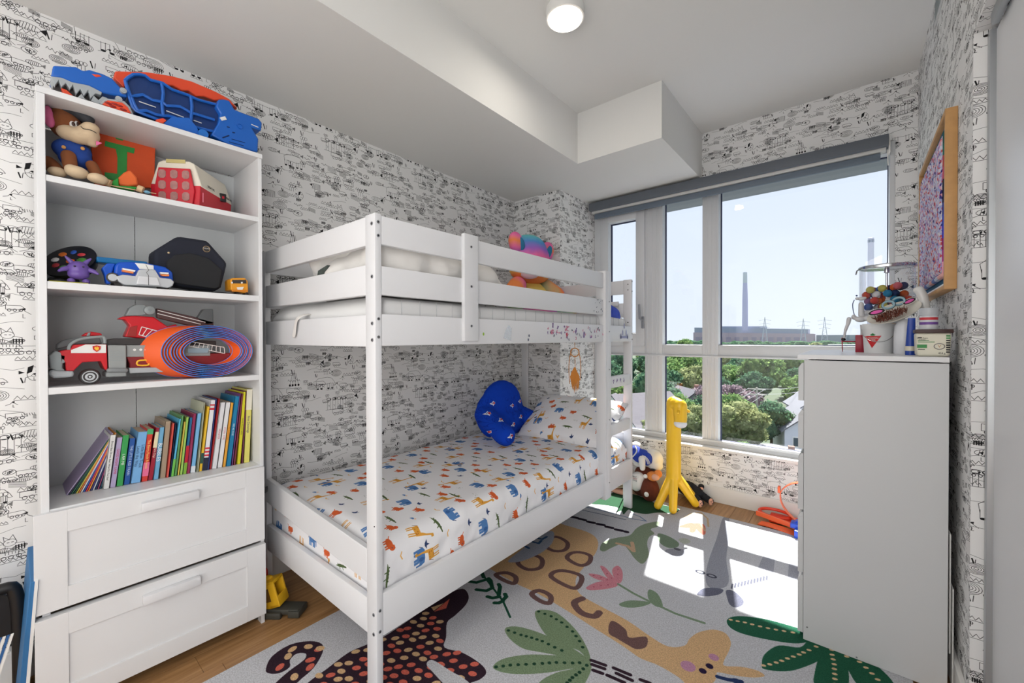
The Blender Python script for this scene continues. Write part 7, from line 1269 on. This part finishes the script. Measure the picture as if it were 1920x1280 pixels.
# houses
def house(name, lab, cx, cy, w, d, hw, hr, rot, wall, roof, base=GZ, wins=2):
    t = thing(name, lab, 'house', (cx, cy, base)); M = Matrix.Translation((cx, cy, base)) @ Matrix.Rotation(R(rot), 4, 'Z'); wm = mat('siding_%d' % wall[0], wall, .8); rm = mat('shingle_%d' % roof[0], roof, .9, var=.1, vscale=1.5)
    g = G(M); g.prism([(-w / 2, 0), (w / 2, 0), (w / 2, hw), (0, hw + hr), (-w / 2, hw)], 'y', -d / 2, d / 2); wl = obj('walls', g, wm, t, sm=0)
    for s in (-1, 1): g = G(M); e = .5; ux = (w / 2 + e); g.add([(s * ux, -d / 2 - .4, hw - hr * e / (w / 2)), (0, -d / 2 - .4, hw + hr), (0, d / 2 + .4, hw + hr), (s * ux, d / 2 + .4, hw - hr * e / (w / 2))] + [(s * ux, -d / 2 - .4, hw - hr * e / (w / 2) + .2), (0, -d / 2 - .4, hw + hr + .2), (0, d / 2 + .4, hw + hr + .2), (s * ux, d / 2 + .4, hw - hr * e / (w / 2) + .2)], [(0, 1, 2, 3), (4, 7, 6, 5), (0, 4, 5, 1), (1, 5, 6, 2), (2, 6, 7, 3), (3, 7, 4, 0)]); obj('roof_slope', g, rm, t, sm=0)
    for k in range(wins): g = G(M); x = -w / 4 + k * w / 2; g.box((x - .5, -d / 2 - .06, hw * .45), (x + .5, -d / 2 + .02, hw * .8)); f = obj('window', g, mat('house_trim', (232, 232, 230), .6), t, sm=0); g = G(M); g.box((x - .4, -d / 2 - .09, hw * .49), (x + .4, -d / 2 - .05, hw * .76)); obj('pane', g, mat('house_pane', (70, 84, 96), .2), f, sm=0)
    g = G(M); g.box((w * .2, 0, hw + hr * .3), (w * .2 + .7, .7, hw + hr + .7)); obj('chimney', g, mat('house_brick', (150, 110, 96), .9), t, sm=0); return t
house('gabled_house', 'white gabled house at the right edge of the lower pane', -6.4, 78, 6, 9, 4.6, 2.4, 18, (214, 216, 226), (108, 110, 118))
house('gabled_house', 'second white gabled house stepping up behind the first at the right', -5.6, 90, 6, 9, 6.2, 2.4, 18, (210, 212, 222), (110, 112, 120))
house('gabled_house', 'farthest white gable of the row at the right', -4.8, 102, 6, 9, 6.6, 2.4, 18, (206, 208, 218), (112, 114, 122))
house('low_shed', 'low pale flat shed in front of the white gabled house', -8.5, 66, 9, 5, 2.4, .5, 10, (196, 198, 206), (120, 122, 130), wins=0)
house('grey_roof_house', 'large grey-roofed house seen through the lower left pane', -27, 66, 13, 11, 5.0, 4.0, -30, (222, 222, 220), (100, 96, 102))
house('grey_roof_house', 'smaller grey-roofed house seen in the narrow middle pane', -24.5, 82, 8, 8, 5.5, 3.0, 40, (214, 214, 212), (92, 90, 98))
house('grey_roof_house', 'dark-roofed house behind the bed ladder in the lower left pane', -36, 72, 10, 10, 4.0, 3.0, 10, (216, 206, 180), (86, 84, 90))
# power pole and wires
pp_ = thing('power_pole', 'wooden power pole with crossarms among the trees', 'pole', (-12.6, 80, GZ)); PW_ = mat('pole_wood', (176, 170, 164), .8)
g = G(); g.cyl((-12.6, 80, GZ), (-12.6, 80, -7.2), .17, 10); obj('pole', g, PW_, pp_)
for z in (-7.6, -8.5): g = G(); g.box((-13.9, 79.9, z), (-11.3, 80.1, z + .18)); obj('crossarm', g, PW_, pp_)
WR = mat('wire_grey', (206, 206, 210), .6)
for k, (dx, z, ex_, ez_) in enumerate(((-1.2, -7.4, -24, -13.2), (0, -7.4, -23, -13.6), (1.2, -7.4, -22, -14.0), (-1.0, -8.3, -25, -14.6), (1.0, -8.3, -21, -15.0))): g = G(); g.tube([(-12.6 + dx + (ex_ + 12.6 - dx) * t, 80 - 28 * t, z + (ez_ - z) * t - 2.0 * t * (1 - t)) for t in np.linspace(0, 1, 12)], .024, 5); obj('wire', g, WR, pp_)
for k in range(2): g = G(); g.tube([(-12.6 + 9 * t, 80 + 30 * t, -7.4 - k * .9 - .8 * t * (1 - t) * 4) for t in np.linspace(0, 1, 8)], .024, 5); obj('wire', g, WR, pp_)
# power station on the horizon
ps = thing('power_station', 'long pale brick power station with one tall chimney on the horizon', 'power station', (-160, 880, GZ))
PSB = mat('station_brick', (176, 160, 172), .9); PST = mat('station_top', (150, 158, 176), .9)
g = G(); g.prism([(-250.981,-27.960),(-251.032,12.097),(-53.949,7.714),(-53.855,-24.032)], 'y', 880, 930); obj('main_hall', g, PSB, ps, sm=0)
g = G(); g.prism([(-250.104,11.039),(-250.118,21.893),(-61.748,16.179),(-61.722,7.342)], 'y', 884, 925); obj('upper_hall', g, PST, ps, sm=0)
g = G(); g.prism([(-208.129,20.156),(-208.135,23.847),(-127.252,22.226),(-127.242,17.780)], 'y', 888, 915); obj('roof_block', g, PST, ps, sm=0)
for k in range(14): u = [(-199.421,5.311),(-184.389,5.226),(-169.712,5.144),(-155.376,5.063),(-141.370,4.984),(-127.683,4.907),(-114.303,4.832),(-101.222,4.758),(-88.428,4.686),(-75.912,4.616),(-66.703,4.564),(-214.820,5.397),(-230.599,5.486),(-240.661,5.543)][k]; g = G(); g.box((u[0] - 6, 879.3, u[1] - 16), (u[0] + 2, 880, u[1] - 3)); obj('tall_window', g, mat('station_window', (150, 140, 160), .5), ps, sm=0)
a, b, c_, d = [(-161.734,22.247),(-151.967,22.055),(-160.155,123.326),(-153.944,122.691)]; CH = mat('chimney_haze_blue', (186, 184, 218), .9)  # bluish tint in the chimney colour imitates distance haze
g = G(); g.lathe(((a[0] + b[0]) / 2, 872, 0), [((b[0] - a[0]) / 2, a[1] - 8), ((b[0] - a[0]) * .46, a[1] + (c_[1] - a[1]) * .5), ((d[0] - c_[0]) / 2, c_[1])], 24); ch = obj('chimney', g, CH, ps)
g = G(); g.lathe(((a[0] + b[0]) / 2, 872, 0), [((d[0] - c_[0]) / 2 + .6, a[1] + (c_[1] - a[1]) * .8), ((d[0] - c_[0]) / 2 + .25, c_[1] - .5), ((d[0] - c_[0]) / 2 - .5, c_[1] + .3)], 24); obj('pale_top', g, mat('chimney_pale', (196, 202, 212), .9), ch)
a, b, c_, d = [(9.028,-2.534),(14.188,-2.516),(9.061,91.864),(13.480,91.178)]; c2 = thing('far_chimney', 'second pale smokestack rising behind the clear canister', 'chimney', ((a[0] + b[0]) / 2, 500, GZ))
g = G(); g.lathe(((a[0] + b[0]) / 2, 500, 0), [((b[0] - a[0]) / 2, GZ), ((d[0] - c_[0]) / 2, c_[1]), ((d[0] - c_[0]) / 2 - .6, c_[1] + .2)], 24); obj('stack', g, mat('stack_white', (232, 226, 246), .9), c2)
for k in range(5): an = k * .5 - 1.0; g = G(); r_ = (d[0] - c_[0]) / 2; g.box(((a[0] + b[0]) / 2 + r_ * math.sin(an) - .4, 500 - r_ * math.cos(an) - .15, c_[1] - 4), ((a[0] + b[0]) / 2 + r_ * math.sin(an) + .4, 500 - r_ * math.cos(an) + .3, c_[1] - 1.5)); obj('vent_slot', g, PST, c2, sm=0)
# lattice pylons
for k, (u0, v0) in enumerate(zip([(-114.582,-5.230),(-62.034,-5.049),(-34.991,-4.956)], [(-114.678,35.719),(-62.138,31.369),(-35.109,32.977)])):
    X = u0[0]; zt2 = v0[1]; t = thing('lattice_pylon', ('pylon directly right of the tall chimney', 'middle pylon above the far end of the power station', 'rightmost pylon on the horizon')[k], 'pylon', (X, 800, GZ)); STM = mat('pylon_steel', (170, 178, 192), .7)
    for sx_ in (-1, 1):
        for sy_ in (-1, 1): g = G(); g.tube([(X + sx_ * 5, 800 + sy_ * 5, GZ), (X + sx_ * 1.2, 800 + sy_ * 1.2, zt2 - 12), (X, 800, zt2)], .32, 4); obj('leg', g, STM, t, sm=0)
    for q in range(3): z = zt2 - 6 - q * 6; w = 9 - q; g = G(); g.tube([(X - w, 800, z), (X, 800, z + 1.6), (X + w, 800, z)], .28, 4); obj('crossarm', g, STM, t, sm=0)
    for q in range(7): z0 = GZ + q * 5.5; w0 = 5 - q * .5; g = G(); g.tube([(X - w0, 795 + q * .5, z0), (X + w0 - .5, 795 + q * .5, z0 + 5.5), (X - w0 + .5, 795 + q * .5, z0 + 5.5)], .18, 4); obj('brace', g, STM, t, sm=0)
g = G(); a, b = [(-11.642,-2.631),(5.422,-2.502)]; g.box((a[0], 300, GZ), (b[0], 312, a[1] - .2)); tag(obj('flat_roof_building', g, mat('flat_roof', (226, 230, 234), .8), sm=0), 'low white flat-roofed building just above the transom at the right', 'building')
g = G(); a, b = [(-51.374,5.485),(39.132,4.901)]; g.box((a[0], 905, GZ), (b[0], 930, a[1])); tag(obj('distant_sheds', g, mat('shed_grey', (140, 150, 160), .9), sm=0), 'long low grey sheds on the horizon right of the power station', 'building')
